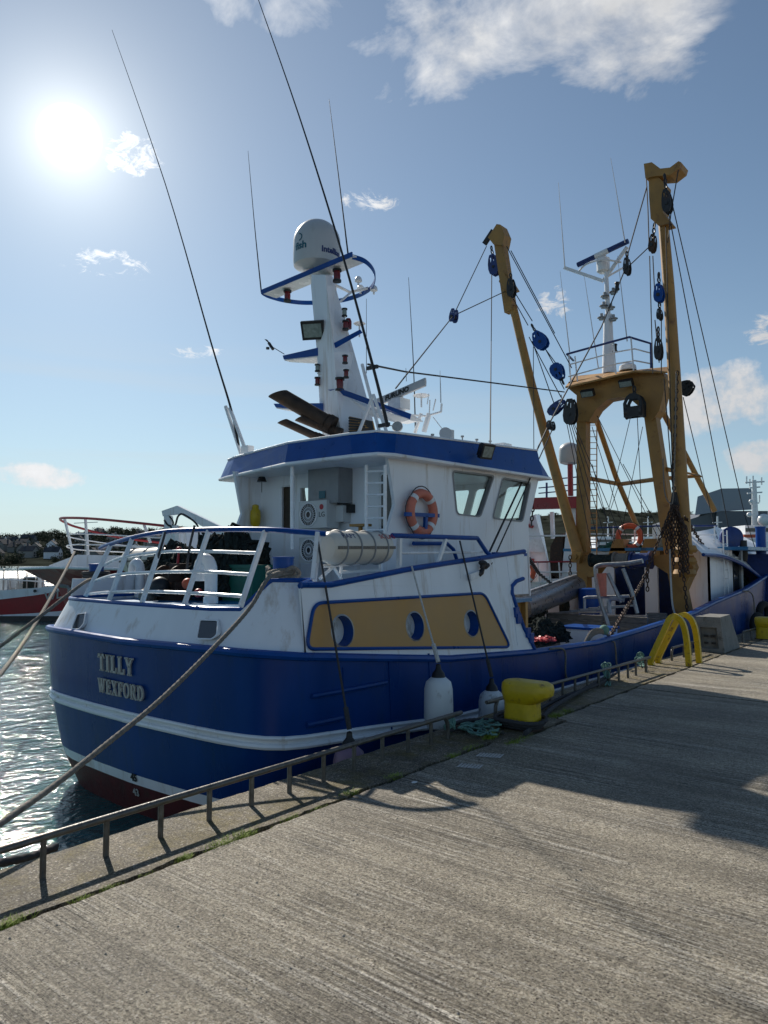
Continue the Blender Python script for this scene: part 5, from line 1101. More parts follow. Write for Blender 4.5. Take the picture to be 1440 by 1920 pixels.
g = MB(); g.tube(smooth_path([G(1256, 1030, YR-.5), G(1258, 1090, YR-.5), G(1262, 1140, YR-.5), G(1275, 1168, YR-.5)], 6), .025, 6); g.build('loose_rope', 'rope_white', boat)
# pulley blocks
def block(u, v, lpx, wpx, tilt, y, m, label, links=2, two=False, hook=True):
    c = G(u, v, y); k = (G(u+10, v, y)-c).length/10; L_ = lpx*k; W_ = wpx*k*.86; R_ = Matrix.Rotation(math.radians(tilt), 3, 'Y') ; d = R_ @ V((0, 0, 1)); s = R_ @ V((1, 0, 0))
    t = thing('pulley_block', label, 'pulley block', c-d*L_*.5, 'pulley blocks in the rigging')
    prof = [(.22, -.5), (.42, -.38), (.5, -.15), (.46, .1), (.34, .34), (.2, .5), (-.2, .5), (-.34, .34), (-.46, .1), (-.5, -.15), (-.42, -.38), (-.22, -.5)]
    g = MB()
    for j in (-1, 1): g.holed([c+s*a*W_+d*b*L_+V((0, j*.09-.015, 0)) for a, b in prof], [[c+s*(a*.13+sx)*W_+d*(b*.12+.25)*L_+V((0, j*.09-.015, 0)) for a, b in ((-.5, -1), (.5, -1), (.5, 1), (-.5, 1))] for sx in (-.14, .14)], (0, .03, 0))
    g.build('cheek_plate', m, t, smooth=False)
    g = MB(); g.lathe(c-d*L_*.12-V((0, .06, 0)), [(W_*.36, 0), (W_*.28, .06), (W_*.36, .12)], (0, 1, 0), n=20); g.lathe(c-d*L_*.12-V((0, .13, 0)), [(.05, 0), (.05, .26)], (0, 1, 0), n=10); g.build('sheave', 'dark', t)
    if links:
        g = MB(); g.chain([c+d*(L_*.5-.02), c+d*(L_*.5+.02+.16*links)], .2, .12, .022); g.build('shackle', 'dark', t)
    return t
def big_block():
    c = G(1190, 762, YG-.6); k = (G(1200, 762, YG-.6)-c).length/10; f = lambda x, z, dy=0: c+V((x*k, dy, z*k)); t = thing('pulley_block', 'big black open block hanging under the middle of the gallows arch', 'pulley block', f(0, -24), 'pulley blocks in the rigging')
    for dy in (-.16, .12):
        g = MB(); o_ = [f(x, z, dy) for x, z in ((-17, -20), (17, -20), (18, 6), (12, 18), (5, 23), (-5, 23), (-12, 18), (-18, 6))]; h_ = [f(x, z, dy) for x, z in ((-11, -1), (11, -1), (12, 6), (8, 13), (-8, 13), (-12, 6))]; g.holed(o_, [h_], (0, .04, 0)); g.build('side_frame', 'black', t, smooth=False)
    g = MB(); g.lathe(f(-16, -10), [(13*k, 0), (11*k, 5*k), (6*k, 16*k), (11*k, 27*k), (13*k, 32*k)], (1, 0, 0), n=18); g.build('sheave', 'dark', t)
    g = MB(); g.chain([f(0, 22), f(0, 36)], .24, .15, .028); g.build('shackle', 'dark', t)
block(927, 497, 34, 22, -10, YL, 'navy', 'dark blue block hanging from the head of the left boom', 2)
block(959, 540, 30, 15, -3, YL-.4, 'dark', 'small weathered block shackled halfway down the tip of the left boom', 1)
block(1013, 638, 34, 27, -28, YL-.4, 'blue', 'round blue block on two wires midway between left boom and gallows', 2)
block(1046, 697, 30, 26, 155, YL-.4, 'blue', 'blue block close above the left end of the gallows platform', 1)
block(1044, 764, 34, 20, 55, YG-.8, 'navy', 'navy block lying slantwise below the left end of the gallows beam', 0)
block(1070, 772, 44, 28, 2, YG-.9, 'dark', 'large grey block hanging below the left end of the gallows beam', 0)
big_block()
block(1287, 727, 28, 34, 60, YG, 'black', 'black block sticking out right of the tall boom in front of the cloud', 0)
block(1251, 378, 44, 20, -4, YR-.5, 'dark', 'grey double block under the crown of the tall right boom', 3)
block(1224, 457, 32, 14, 6, YR-.4, 'rust', 'narrow rusty block hanging left of the tall boom below its head', 2)
block(1236, 550, 34, 20, 0, YR-.4, 'blue', 'blue block beside the middle of the tall right boom', 2)
block(1237, 590, 20, 10, 0, YR-.4, 'dark', 'little dark swivel block under the blue block by the tall boom', 1)
block(1235, 655, 40, 16, 0, YR-.4, 'dark', 'dark block just above the right end of the gallows platform', 2)
block(1176, 500, 30, 13, 0, YR-1, 'dark', 'dark swivel block where the stay meets the wire, beside the radar bar', 1)
block(1033, 798, 16, 12, 0, 15.3, 'dark', 'small clamp block on the stay just above the wheelhouse roof corner', 0)
block(851, 592, 20, 12, 10, 17.5, 'navy', 'small navy link plate where three stays meet in the open sky', 0)
# chains
def chain_thing(P, label, L_=.17, W_=.11, r=.018, m='rust'):
    g = MB(); g.chain(P, L_, W_, r); return tag(g.build('chain', m, None), label, 'chain', 'chains on the trawler')
CH = lambda u, v, y=20.9: at(u, v, Y=y)
chain_thing([CH(1258, 955), CH(1205, 1090, 20), at(1142, 1196, X=-6.35)], 'long chain slanting down from the chain bundle to the blue bulwark')
chain_thing([CH(1270, 700), CH(1262, 900), CH(1265, 935)], 'single vertical chain above the chain bundle on the tall boom')
chain_thing([CH(1285, 970), CH(1310, 1010, 22.3), at(1400, 1143, X=-6.9)], 'chain running from the bundle towards the net at the bow')
chain_thing([CH(1278, 985), CH(1280, 1060), CH(1290, 1160)], 'chain hanging straight down beside the right gallows leg')
chain_thing([CH(1214, 1055), CH(1214, 1110, 20.9)], 'short hooked chain hanging below the right end of the winch')
chain_thing([at(1069, 1045, Y=21.2), at(1069, 1110, Y=21.2)], 'short chain hanging at the foot of the left boom')
chain_thing([at(982, 1033, Y=14.5), at(1010, 1075, Y=18), at(1065, 1120, Y=21)], 'chain reaching from the wheelhouse front towards the left gallows leg', m='dark')
g = MB(); random.seed(4)
for k in range(13):
    u = 1245+k*3.6; y = 20.7+random.uniform(-.15, .15); top = CH(1265+random.uniform(-6, 6), 945+random.uniform(0, 12), y); ln = random.uniform(25, 110) if k > 4 else random.uniform(20, 70)
    mid = CH(u, 975+abs(k-6)*3, y); g.chain([top, mid, CH(u+random.uniform(-2, 3), 985+ln*.9, y)], .15, .10, .018)
tag(g.build('chain_bundle', 'rust', None), 'thick bundle of rusty chains gathered on a hook in front of the right boom', 'chain', 'chains on the trawler')
g = MB(); c = CH(1265, 935); g.prism([c+V((-.12, -.05, -.2)), c+V((.12, -.05, -.2)), c+V((.05, -.05, .18)), c+V((-.05, -.05, .18))], (0, .1, 0)); tag(g.build('chain_hook', 'dark', None), 'dark iron hook holding the bundle of chains', 'hook')
# cleat cluster at the forward end of the house
g = MB(); c = at(905, 1068, X=-6.33); g.bar(at(880, 1083, X=-6.33), at(902, 1074, X=-6.33), .06, .1); g.build('stay_bracket', 'white2', boat)
for k in range(5):
    g = MB(); p = c+V((.03, random.uniform(-.12, .12), random.uniform(-.1, .12))); g.lathe(p, [(.03, -.06), (.05, 0), (.03, .07)], (.2, .5, random.uniform(-1, 1)), n=8); g.build('stay_shackle', 'dark', boat)
# gear piled on the stern deck
heap('net_pile', S(430, 1075, 8.0)-V((0, 0, .35)), (.62, .7, 1.0), 'net', 'brown grey net piled high beside the white vent on the stern deck', 'net', 11)
heap('net_pile', S(345, 1085, 8.3)-V((0, 0, .45)), (.95, .8, 1.0), 'net', 'low dark net heap behind the stern railing', 'net', 12)
g = MB(); a, b = S(420, 1070, 7.7), S(480, 1115, 7.7); g.box(((a.x+b.x)/2, 7.9, 1.62), (.75, .5, .55)); g.box(((a.x+b.x)/2, 7.9, 1.9), (.8, .55, .05)); tag(g.build('fish_box', 'greenbox', None), 'dark green plastic tub in front of the piled net', 'tub')
for k, (u, v, r, m_, lab) in enumerate(((300, 1100, .16, 'black', 'black float lying among the gear behind the stern rail'), (352, 1095, .09, 'orange', 'small orange float under the net heap on the stern deck'), (372, 1112, .07, 'inkred', 'little red float beside the orange one'), (277, 1118, .15, 'rope', 'tan float on the deck near the second rail post'))):
    g = MB(); g.sphere(S(u, v, 6.9), r, 12); tag(g.build('net_float', m_, None), lab, 'float', 'net floats on the stern deck')
rn = thing('deck_winch', 'rust brown winch with drum and lever behind the stern railing', 'winch', S(330, 1110, 7.2))
g = MB(); p = S(325, 1085, 7.2); g.lathe(p-V((.25, 0, 0)), [(.22, 0), (.22, .03), (.1, .04), (.1, .4), (.22, .41), (.22, .44)], (1, 0, 0), n=20); g.build('drum', 'rust', rn)
g = MB(); g.box(p-V((0, 0, .2)), (.6, .3, .3)); g.box(p+V((.05, .1, .15)), (.3, .25, .2)); g.build('winch_base', 'rust', rn); g = MB(); g.tube([p+V((.1, 0, .1)), p+V((.14, 0, .45))], .02); g.sphere(p+V((.14, 0, .48)), .045); g.build('lever', 'inkred', rn)
for a_, b_ in (((310, 997), (288, 1070)), ((365, 985), (350, 1072))):
    g = MB(); g.tube(smooth_path([S(*a_, 5.98), S(a_[0]-10, (a_[1]+b_[1])/2, 5.93), S(*b_, 5.93)], 5), .018, 6); g.build('lashing_line', 'rope_dark', boat)
# ------------------------------------------------------------------ mooring ropes
def mooring(P, r, label, m='rope', name='mooring_rope'):
    g = MB(); g.rope(P, r); return tag(g.build(name, m, None), label, 'rope', 'mooring ropes')
st = at(501, 1086, X=-6.62); e0 = at(0, 1545, X=-5.35)
e1 = e0+(e0-st)*.55; P = []
N_ = 26
for i in range(N_+1):
    t = i/N_; p = st.lerp(e1, t); P.append(p)
mid = at(250, 1343, X=-5.35-(1.27)*.55)
def fit(P): return P
P = smooth_path([S(531, 1072, 6.25), at(503, 1084, X=-6.62), at(468, 1140, X=-6.5), at(400, 1215, X=-6.3), at(300, 1313, X=-6.05), at(200, 1395, X=-5.85), at(100, 1474, X=-5.6), at(0, 1545, X=-5.3), at(-160, 1660, X=-5.0)], 6)
mooring(P, .024, 'thick grey mooring rope running from the near stern corner down across the hull')
P = smooth_path([S(176, 1088, 6.45), at(158, 1092, Y=6.0), at(80, 1152, Y=5.2), at(0, 1212, Y=4.6), at(-160, 1330, Y=3.6)], 6)
mooring(P, .026, 'grey mooring rope leaving the far stern corner towards the left')
P = smooth_path([at(140, 1035, D=27), at(112, 1090, D=22), at(60, 1180, D=17), at(0, 1265, D=13), at(-120, 1400, D=9)], 6)
mooring(P, .04, 'mooring rope coming down from the bow of the red trawler')
P = smooth_path([at(-30, 1622, Z=-.2), at(60, 1598, Z=-.25), at(130, 1580, Z=-.45), at(200, 1555, Z=-1.0)], 6)
mooring([at(-40, 1628, Z=-.02), at(0, 1618, Z=-.06), at(60, 1606, Z=-.1), at(105, 1588, Z=-.12)], .03, 'slack dark line lying over the near edge of the quay', 'rope_dark')
for P, lab in (([at(1030, 1217, X=-6.15), at(1058, 1219, X=-6.1), at(1060, 1260, X=-6.15), at(1064, 1275, X=-6.2)], 'thin dark rope over the bulwark beside the deckhouse notch'), ([at(1146, 1202, X=-6.2), at(1153, 1208, X=-6.13), at(1156, 1245, X=-6.1), at(1160, 1262, X=-5.6)], 'rope led from the hose coil over the bulwark to the quay rail'), ([at(1392, 1108, X=-6.15), at(1412, 1118, X=-6.1), at(1416, 1190, X=-6.0)], 'thin rope hanging from the bow bulwark')):
    mooring(smooth_path(P, 5), .018, lab, 'rope')
# tyres hung on the bow and one bolted row
for k, (u, v) in enumerate(((1421, 1172), (1432, 1150))):
    g = MB(); g.torus(at(u, v, X=-5.95), .28, .11, (1, -.2, 0), 24, 10); tag(g.build('tyre_fender', 'tyre', None), ['black tyre hung low at the bow above the quay', 'black tyre hung higher at the bow'][k], 'tyre')
# ------------------------------------------------------------------ quay furniture
qd = V((-.035, 1, 0)).normalized()
def toe_rail(u0, v0, u1, v1, posts_, label, ext0=False, end=True, h=.245):
    a, b = at(u0, v0, Z=h), at(u1, v1, Z=h); t = thing('toe_rail', label, 'rail', ((a+b)/2-V((0, 0, h))), 'low rails along the quay edge')
    dn = lambda p, q: [q+ (q-p).normalized()*.0, q+(q-p).normalized()*.09-V((0, 0, .02)), q+(q-p).normalized()*.14-V((0, 0, .09)), q+(q-p).normalized()*.15-V((0, 0, h+.01))]
    P = [a, b]
    if end: P = [a]+dn(a, b)
    if ext0: P = dn(b, a)[::-1]+P[1:]
    g = MB(); g.tube(smooth_path(P, 4), .024, 10); g.build('top_rail', 'rail', t)
    for k in posts_:
        p = a.lerp(b, k); g = MB(); g.tube([p, V((p.x, p.y, -.01))], .021, 8); g.build('rail_post', 'rail', t)
    return t
U0 = -420; a_, b_ = at(U0, 1720, Z=.245), at(826, 1347, Z=.245)
def frac(u):   # share of the rail's length at picture column u
    lo, hi = 0, 1
    for _ in range(30):
        m_ = (lo+hi)/2; p = a_.lerp(b_, m_)-CAM; uu = 720+F*p.dot(rt)/p.dot(fw)
        if uu < u: lo = m_
        else: hi = m_
    return lo
toe_rail(U0, 1720, 826, 1347, [frac(u) for u in (-200, -50, 82, 200, 302, 393, 472, 543, 607, 664, 717, 765, 808)], 'long weathered rail on short posts along the near edge of the quay')
a_, b_ = at(940, 1309, Z=.245), at(1205, 1236, Z=.245)
toe_rail(940, 1309, 1205, 1236, [frac(u) for u in (1008, 1031, 1055, 1078, 1101, 1122, 1142, 1160, 1177, 1192)], 'galvanised rail behind the near bollard, reaching to the yellow ladder hoops', True)
a_, b_ = at(1266, 1214, Z=.245), at(1306, 1203, Z=.245)
toe_rail(1264, 1214, 1306, 1203, [.4, .75], 'short rail between the yellow ladder hoops and the concrete block', True)
toe_rail(1396, 1184, 1426, 1177, [.4, .8], 'short rail beside the far yellow bollard', True)
def bollard(base, label, s=1.0):
    t = thing('bollard', label, 'bollard', base, 'yellow mooring bollards'); base = V3(base); g = MB()
    def rr(cx, cy, hx, hy, z, n=6):
        r = min(hx, hy)*.75; out = []
        for sx, sy, a0 in ((1, -1, -PI/2), (1, 1, 0), (-1, 1, PI/2), (-1, -1, PI)):
            for i in range(n): q = a0+PI/2*i/(n-1); out.append(base+V((cx+sx*(hx-r)+r*math.cos(q), cy+sy*(hy-r)+r*math.sin(q), z))*s)
        return out
    g.ring_loft([rr(.03, 0, .22, .17, -.01), rr(.03, 0, .215, .165, .03), rr(.03, 0, .205, .16, .30), rr(.03, 0, .21, .165, .40)], True, False)
    g.ring_loft([rr(.03, 0, .205, .16, .30), rr(.07, 0, .255, .185, .345), rr(.10, 0, .30, .20, .40), rr(.105, 0, .31, .20, .46), rr(.10, 0, .30, .19, .52), rr(.085, 0, .265, .155, .55), rr(.07, 0, .2, .09, .56)]); b = g.build('bollard_head', 'yellow', t)
    g = MB(); g.ring_loft([rr(.03, 0, .24, .19, -.01), rr(.03, 0, .24, .19, .012), rr(.03, 0, .225, .175, .016)]); g.build('base_flange', 'rust', t)
    return t
bb = at(962, 1366, Z=0)+V((0.02, .14, 0)); bollard(bb, 'near yellow T-shaped bollard with ropes wound round its foot')
bollard(at(1430, 1199, Z=0)+V((0, .15, 0)), 'far yellow bollard at the right edge beyond the concrete block')
# yellow ladder hoops
def hoop(base_r, base_l, label, hh=.93):
    br_, bl_ = V3(base_r), V3(base_l); g = MB(); w = V((0, 1, 0))*.042; d = (bl_-br_); pts = [br_, br_+V((.0, 0, hh*.55))+d*.05, br_+d*.13+V((0, 0, hh*.84)), br_+d*.25+V((0, 0, hh*.97)), br_+d*.38+V((0, 0, hh)), br_+d*.5+V((0, 0, hh*.93)), br_+d*.62+V((0, 0, hh*.74)), bl_+d*.0+V((0, 0, hh*.14)), bl_+V((0, 0, -.01))]
    P = smooth_path(pts, 5); rings = []
    for i, p in enumerate(P):
        t_ = (P[min(i+1, len(P)-1)]-P[max(i-1, 0)]).normalized(); nrm = t_.cross(w.normalized()).normalized()
        rings.append([p+w+nrm*.05, p+w-nrm*.05, p-w-nrm*.05, p-w+nrm*.05])
    g.ring_loft(rings); o = g.build('ladder_hoop', 'yellow', None); tag(o, label, 'ladder handrail', 'yellow hoops over the quay ladder'); return o
hoop(at(1292, 1249, Z=0), at(1222, 1247, Z=0), 'nearer yellow hoop of the pair over the quay ladder'); hoop(at(1311, 1243, Z=0), at(1236, 1243, Z=0), 'farther yellow hoop of the pair, next to the concrete block')
# concrete block with a recessed face
c0 = V((-5.42, 17.15, 0)); g = MB(); w0, l0, h0 = .62, 1.25, .76
bt = [V((-5.45, 17.1, 0)), V((-4.85, 17.12, 0)), V((-4.9, 18.5, 0)), V((-5.5, 18.5, 0))]; tp = [V((-5.44, 17.12, h0)), V((-4.93, 17.14, h0)), V((-5.02, 18.2, h0)), V((-5.46, 18.2, h0))]
o_f = [bt[0], bt[1], tp[1], tp[0]]; fx = lambda s, t: o_f[0].lerp(o_f[1], s).lerp(o_f[3].lerp(o_f[2], s), t)
rec = [fx(.18, .1), fx(.82, .1), fx(.82, .7), fx(.18, .7)]
g.add(bt+tp, [[1, 2, 6, 5], [2, 3, 7, 6], [3, 0, 4, 7], [4, 5, 6, 7]]); g.add(o_f+rec+[p+V((0, .12, 0)) for p in rec], [[0, 1, 5, 4], [1, 2, 6, 5], [2, 3, 7, 6], [3, 0, 4, 7], [4, 5, 9, 8], [5, 6, 10, 9], [6, 7, 11, 10], [7, 4, 8, 11], [8, 9, 10, 11]])
bk = thing('concrete_block', 'weathered concrete block with a recessed face standing by the ladder hoops', 'concrete block', (-5.2, 17.7, 0))
M['block'] = mat('block_concrete', (.20, .195, .18), .8, var=.2, vs=4, spot=(.07, .07, .06), spotamt=.8, spots=5, bump=.4, bs=50)
g.build('block_body', 'block', bk, smooth=False)
for s in (.36, .62):
    g = MB(); g.bar(fx(s-.08, .45)+V((0, .06, 0)), fx(s+.08, .45)+V((0, .06, 0)), .04, .05); g.bar(fx(s-.07, .25)+V((0, .06, 0)), fx(s+.07, .25)+V((0, .06, 0)), .03, .04); g.build('socket_bracket', 'dark', bk)
# ropes on the quay
def qrope(P, r, label, m='rope_dark'):
    pts = [at(u, v, Z=z) for u, v, z in P]; g = MB(); g.rope(smooth_path(pts, 7), r); return tag(g.build('quay_rope', m, None), label, 'rope', 'ropes on the quay')
g = MB()
for i in range(3): g.rope([bb+V((math.cos(t)*(.25+.03*i)+.0, math.sin(t)*(.22+.03*i), .03+.035*i+.01*math.sin(3*t))) for t in [2*PI*j/28 for j in range(29)]], .026)
tag(g.build('rope_turns', 'rope_dark', None), 'dark rope turns round the foot of the near yellow bollard', 'rope')
qrope([(985, 1375, .03), (1010, 1352, .03), (1035, 1328, .04), (1060, 1312, .05), (1100, 1290, .05), (1140, 1268, .08)], .03, 'thick dark rope leading from the near bollard along the coping')
qrope([(990, 1345, .04), (1020, 1325, .04), (1060, 1305, .04), (1120, 1284, .04), (1155, 1262, .1)], .024, 'second thinner rope beside the thick one, up to the rail')
qrope([(838, 1362, .05), (870, 1352, .04), (905, 1350, .04), (940, 1352, .03)], .026, 'dark rope from the rail end to the near bollard')
qrope([(838, 1370, .04), (875, 1366, .03), (910, 1370, .03), (945, 1374, .03)], .022, 'second dark rope lying parallel from rail end to bollard')
random.seed(21)
g = MB()
for k in range(12):
    P = []; u, v = 865+random.uniform(-6, 6), 1362+random.uniform(-5, 5)
    for s in range(7): P.append(at(u, v, Z=.03+random.uniform(0, .05))); u += random.uniform(2, 18); v += random.uniform(-6, 7)
    g.rope(smooth_path(P, 4), .012)
for k in range(7):
    c = at(846, 1362, Z=.07); g.torus(c+V((random.uniform(-.03, .03), random.uniform(-.04, .04), random.uniform(-.02, .05))), .05, .018, (random.uniform(-1, 1), random.uniform(-1, 1), random.uniform(-1, 1)), 14, 6)
tag(g.build('rope_tangle', 'rope_green', None), 'pale green rope tangled on the coping beside the near bollard', 'rope', 'green rope tangles on the quay')
for (u, v, u2, v2, lab) in ((1136, 1255, 1140, 1285, 'green rope lashing tied to the middle of the far rail'), (1198, 1232, 1206, 1250, 'blue grey rope lashing at the end of the rail by the ladder hoops')):
    g = MB()
    for k in range(9): g.torus(at(u+random.uniform(-3, 5), v+random.uniform(-8, 12), Z=.14+random.uniform(-.06, .06)), .055, .014, (random.uniform(-1, 1), random.uniform(-1, 1), random.uniform(-.4, .4)), 14, 6)
    for k in range(3): g.rope(smooth_path([at(u, v, Z=.16), at((u+u2)/2+random.uniform(-4, 4), (v+v2)/2, Z=.06), at(u2+random.uniform(-5, 5), v2, Z=.02)], 4), .012)
    tag(g.build('rope_tangle', 'rope_green', None), lab, 'rope', 'green rope tangles on the quay')
# grass tufts in the joint: nobody could count the blades
random.seed(5)
def tuft(mb, c, n, spread, h):
    for k in range(n):
        a = random.uniform(0, 2*PI); r = random.gauss(0, 1)*spread; y = random.gauss(0, 1)*spread*1.0; b = c+V((r*.5, y, -.02)); d = V((math.cos(a)*.6, math.sin(a)*.6, 1)).normalized(); L_ = h*.95*random.uniform(.4, 1.2); w = V((-math.sin(a), math.cos(a), 0))*.0022
        m_ = b+d*L_*.6; t_ = b+d*L_+V((math.cos(a), math.sin(a), -.3))*L_*.3
        mb.add([b-w, b+w, m_+w*.8, m_-w*.8, t_], [[0, 1, 2, 3], [3, 2, 4]])
g = MB()
for u, v, n, s, h in ((15, 1731, 260, .05, .05), (150, 1684, 90, .03, .035), (205, 1662, 90, .03, .035), (344, 1608, 160, .03, .045), (410, 1584, 240, .06, .05), (450, 1566, 300, .08, .05), (540, 1534, 120, .05, .04), (655, 1487, 260, .04, .05), (740, 1455, 220, .06, .045), (848, 1416, 160, .06, .05), (920, 1383, 420, .05, .11), (880, 1402, 160, .08, .05), (965, 1392, 240, .06, .06), (985, 1383, 160, .06, .05), (1042, 1342, 300, .07, .07), (1062, 1333, 200, .07, .06), (600, 1512, 60, .05, .03), (280, 1636, 60, .05, .025)):
    tuft(g, at(u, v, Z=0), n, s, h)
o = g.build('grass', 'grass', None, smooth=False); o['kind'] = 'stuff'; o['label'] = 'grass tufts growing in the joint along the quay edge'; o['category'] = 'grass'
# chalk dashes and small stones on the pavement
M['chalk'] = mat('chalk_mark', (.5, .49, .46), .85, var=.3, vs=60)
for k, (u0, v0, u1, v1, nn, lab) in enumerate(((858, 1434, 896, 1444, 7, 'row of short white paint dashes nearer the camera'), (894, 1414, 935, 1424, 8, 'row of short white paint dashes farther from the camera'))):
    g = MB()
    for i in range(nn):
        t_ = i/(nn-1); p = at(u0+(u1-u0)*t_, v0+4+(v1-v0)*t_*.3, Z=.0035); q = at(u0+(u1-u0)*t_+9, v0-3+(v1-v0)*t_*.3, Z=.0035); d = (q-p).normalized().cross(V((0, 0, 1)))*.013; g.add([p-d, p+d, q+d*.7, q-d*.7], [[0, 1, 2, 3]])
    tag(g.build('paint_marks', 'chalk', None, smooth=False), lab, 'paint marks')
g = MB(); p = at(777, 1467, Z=.004); g.prism([p+V((math.cos(t)*.022, math.sin(t)*.035, 0)) for t in [PI*i/5 for i in range(10)]], (0, 0, .004)); tag(g.build('gull_dropping', 'fender', None), 'small white splash on the concrete near the joint', 'splash')
random.seed(9)
g = MB()
for k in range(170):
    y = random.uniform(.8, 11); x = xg(y)+.05+abs(random.gauss(0, 1))*1.6; r = random.uniform(.003, .009); c = V((x, y, r*.4)); g.add([c+V((math.cos(a)*r*random.uniform(.7, 1.3), math.sin(a)*r*random.uniform(.7, 1.3), -.2*r)) for a in [PI/3*i for i in range(6)]]+[c+V((0, 0, r*.7))], [[i, (i+1) % 6, 6] for i in range(6)])
o = g.build('grit', 'block', None, smooth=False); o['kind'] = 'stuff'; o['label'] = 'loose grit scattered over the quay concrete'; o['category'] = 'grit'
# ------------------------------------------------------------------ the boats beyond
def simple_hull(t, P, zt, zl, zw, mats, name='hull', flare=.35, rails=None):
    """P: plan outline of the gunwale; zt: gunwale heights; bands down to the water"""
    n = len(P); c = sum((V((p[0], p[1], 0)) for p in P), V((0, 0, 0)))/n
    rings = []
    for f, z in zl:
        rings.append([V((c.x+(p[0]-c.x)*f, c.y+(p[1]-c.y)*f, zt[i] if z is None else z)) for i, p in enumerate(P)])
    g = MB()
    for i in range(len(rings)-1): g.cur = min(i, len(mats)-1); g.ring_loft([rings[i], rings[i+1]], True, i == 0 and False)
    g.cur = 0; g.add([p-V((0, 0, .02)) for p in rings[0]], [list(range(n))])
    return g.build(name, None, t, mats=mats, smooth=False)
# A: red-topped trawler just astern, bow to the left
DA = 30.
qa = lambda u, v, d=DA: at(u, v, D=d)
ra = thing('fishing_boat', 'red trawler with a flared bow and white rails, behind the stern of the blue boat', 'fishing boat', qa(200, 1160, 36), 'fishing boats behind')
tip = qa(38, 1066, 33)
near = [qa(100, 1064, 30.5), qa(180, 1066, 29), qa(300, 1068, 28), qa(520, 1072, 27)]; far = [qa(100, 1064, 36.5), qa(180, 1066, 38), qa(300, 1068, 39), qa(520, 1072, 40)]
topr = [tip]+near+far[::-1]
def dn_(p, z, k, tipd): 
    c = qa(380, 1068, 33); return V((c.x+(p.x-c.x)*k, c.y+(p.y-c.y)*k, z))
kn = [qa(108, 1100, 33)]+[qa(u, 1104, d) for u, d in ((150, 31.8), (215, 31), (320, 30.2), (520, 29.5))]+[qa(u, 1104, d) for u, d in ((520, 38), (320, 37), (215, 35.6), (150, 34.4))]
wl = [V((p.x, p.y, ZW)) for p in [qa(147, 1160, 33)]+[qa(u, 1150, d) for u, d in ((165, 32.4), (220, 31.8), (330, 31.2), (520, 30.5))]+[qa(u, 1150, d) for u, d in ((520, 37), (330, 36.3), (220, 34.8), (165, 33.7))]]
g = MB(); g.ring_loft([topr, kn], True, False); g.ring_loft([kn, wl], True, False); g.ring_loft([wl, [p-V((0, 0, 1)) for p in wl]], True, False); g.build('hull', 'redgloss', ra, smooth=False)
g = MB(); g.tube(topr+[topr[0]], .06, 6); g.build('gunwale', 'white2', ra)
g = MB(); g.add([p-V((0, 0, .03)) for p in topr], [list(range(len(topr)))]); g.build('deck', 'grey', ra, smooth=False)
fd = [qa(92, 1060, 33), qa(145, 1040, 32), qa(420, 1046, 31), qa(420, 1046, 37), qa(145, 1040, 35)]; fb_ = [V((p.x, p.y, near[1].z-.05)) for p in fd]; fb_[0] = V((fd[0].x, fd[0].y, near[1].z-.05))
g = MB(); g.ring_loft([fb_, fd]); g.build('foredeck', 'white', ra, smooth=False)
g = MB(); g.tube(smooth_path([qa(420, 1030, 36), qa(240, 1010, 36), qa(150, 990, 35.5), qa(121, 979, 34), qa(113, 974, 33), qa(121, 971, 32), qa(180, 973, 31), qa(300, 985, 30), qa(450, 1002, 29.5)], 5), .055, 7); g.build('bow_rail', 'redgloss', ra)
for vv in (26, 46):
    g = MB(); g.tube(smooth_path([qa(400, 1030+vv*.3, 36), qa(240, 1008+vv*.6, 36), qa(150, 985+vv, 35.5), qa(125, 978+vv, 33.5), qa(160, 975+vv, 31.5), qa(300, 985+vv*.9, 30)], 5), .03, 7); g.build('guard_rail', 'white2', ra)
for (u, v, u2, v2, d) in ((121, 972, 136, 1038, 33), (160, 972, 165, 1040, 32), (270, 984, 282, 1018, 30.5), (163, 1000, 165, 1042, 35), (345, 990, 350, 1040, 30)):
    g = MB(); g.tube([qa(u, v, d), qa(u2, v2, d)], .06, 7); g.build('rail_post', 'white2', ra)
g = MB(); g.box(qa(330, 1075, 34), (6, 3, 1.6), rz=A); g.box(qa(420, 1040, 34), (4, 3, 2.2), rz=A); g.build('deckhouse', 'white', ra, smooth=False)
# anchor at the bow
g = MB(); g.tube([qa(114, 1098, 31.5), qa(128, 1100, 31.4), qa(140, 1120, 31.3), qa(134, 1135, 31.3)], .09, 6); g.tube([qa(128, 1110, 31.3), qa(142, 1096, 31.2)], .06, 6); g.build('anchor', 'steel', ra)
# davit crane on it
ca = thing('deck_crane', 'white knuckle crane arm with black hoses standing behind the stern railing', 'crane', qa(325, 1030, 26))
qc = lambda u, v: qa(u, v, 26)
g = MB(); g.ring_loft([[qc(309, 1032), qc(322, 1032), qc(322, 1032)+fw*.3, qc(309, 1032)+fw*.3], [qc(307, 966), qc(320, 968), qc(320, 968)+fw*.3, qc(307, 966)+fw*.3]]); g.build('crane_post', 'white', ca, smooth=False)
g = MB(); g.prism([qc(303, 958), (qc(332, 948)), qc(432, 996), qc(445, 1024), qc(338, 964), qc(305, 968)], fw*.35); g.build('crane_arm', 'white', ca, smooth=False)
g = MB(); g.tube(smooth_path([qc(308, 975), qc(316, 985), qc(328, 985), qc(334, 968), (qc(345, 965)), qc(370, 985), qc(373, 1015)], 6), .035, 6); g.tube(smooth_path([qc(318, 968), qc(325, 980), qc(320, 992)], 5), .03, 6); g.build('hydraulic_hose', 'black', ca)
g = MB(); g.tube([qc(330, 1020), qc(328, 985)], .12, 8); g.tube([qc(400, 1000), qc(380, 1030)], .05, 6); g.build('crane_ram', 'white2', ca)
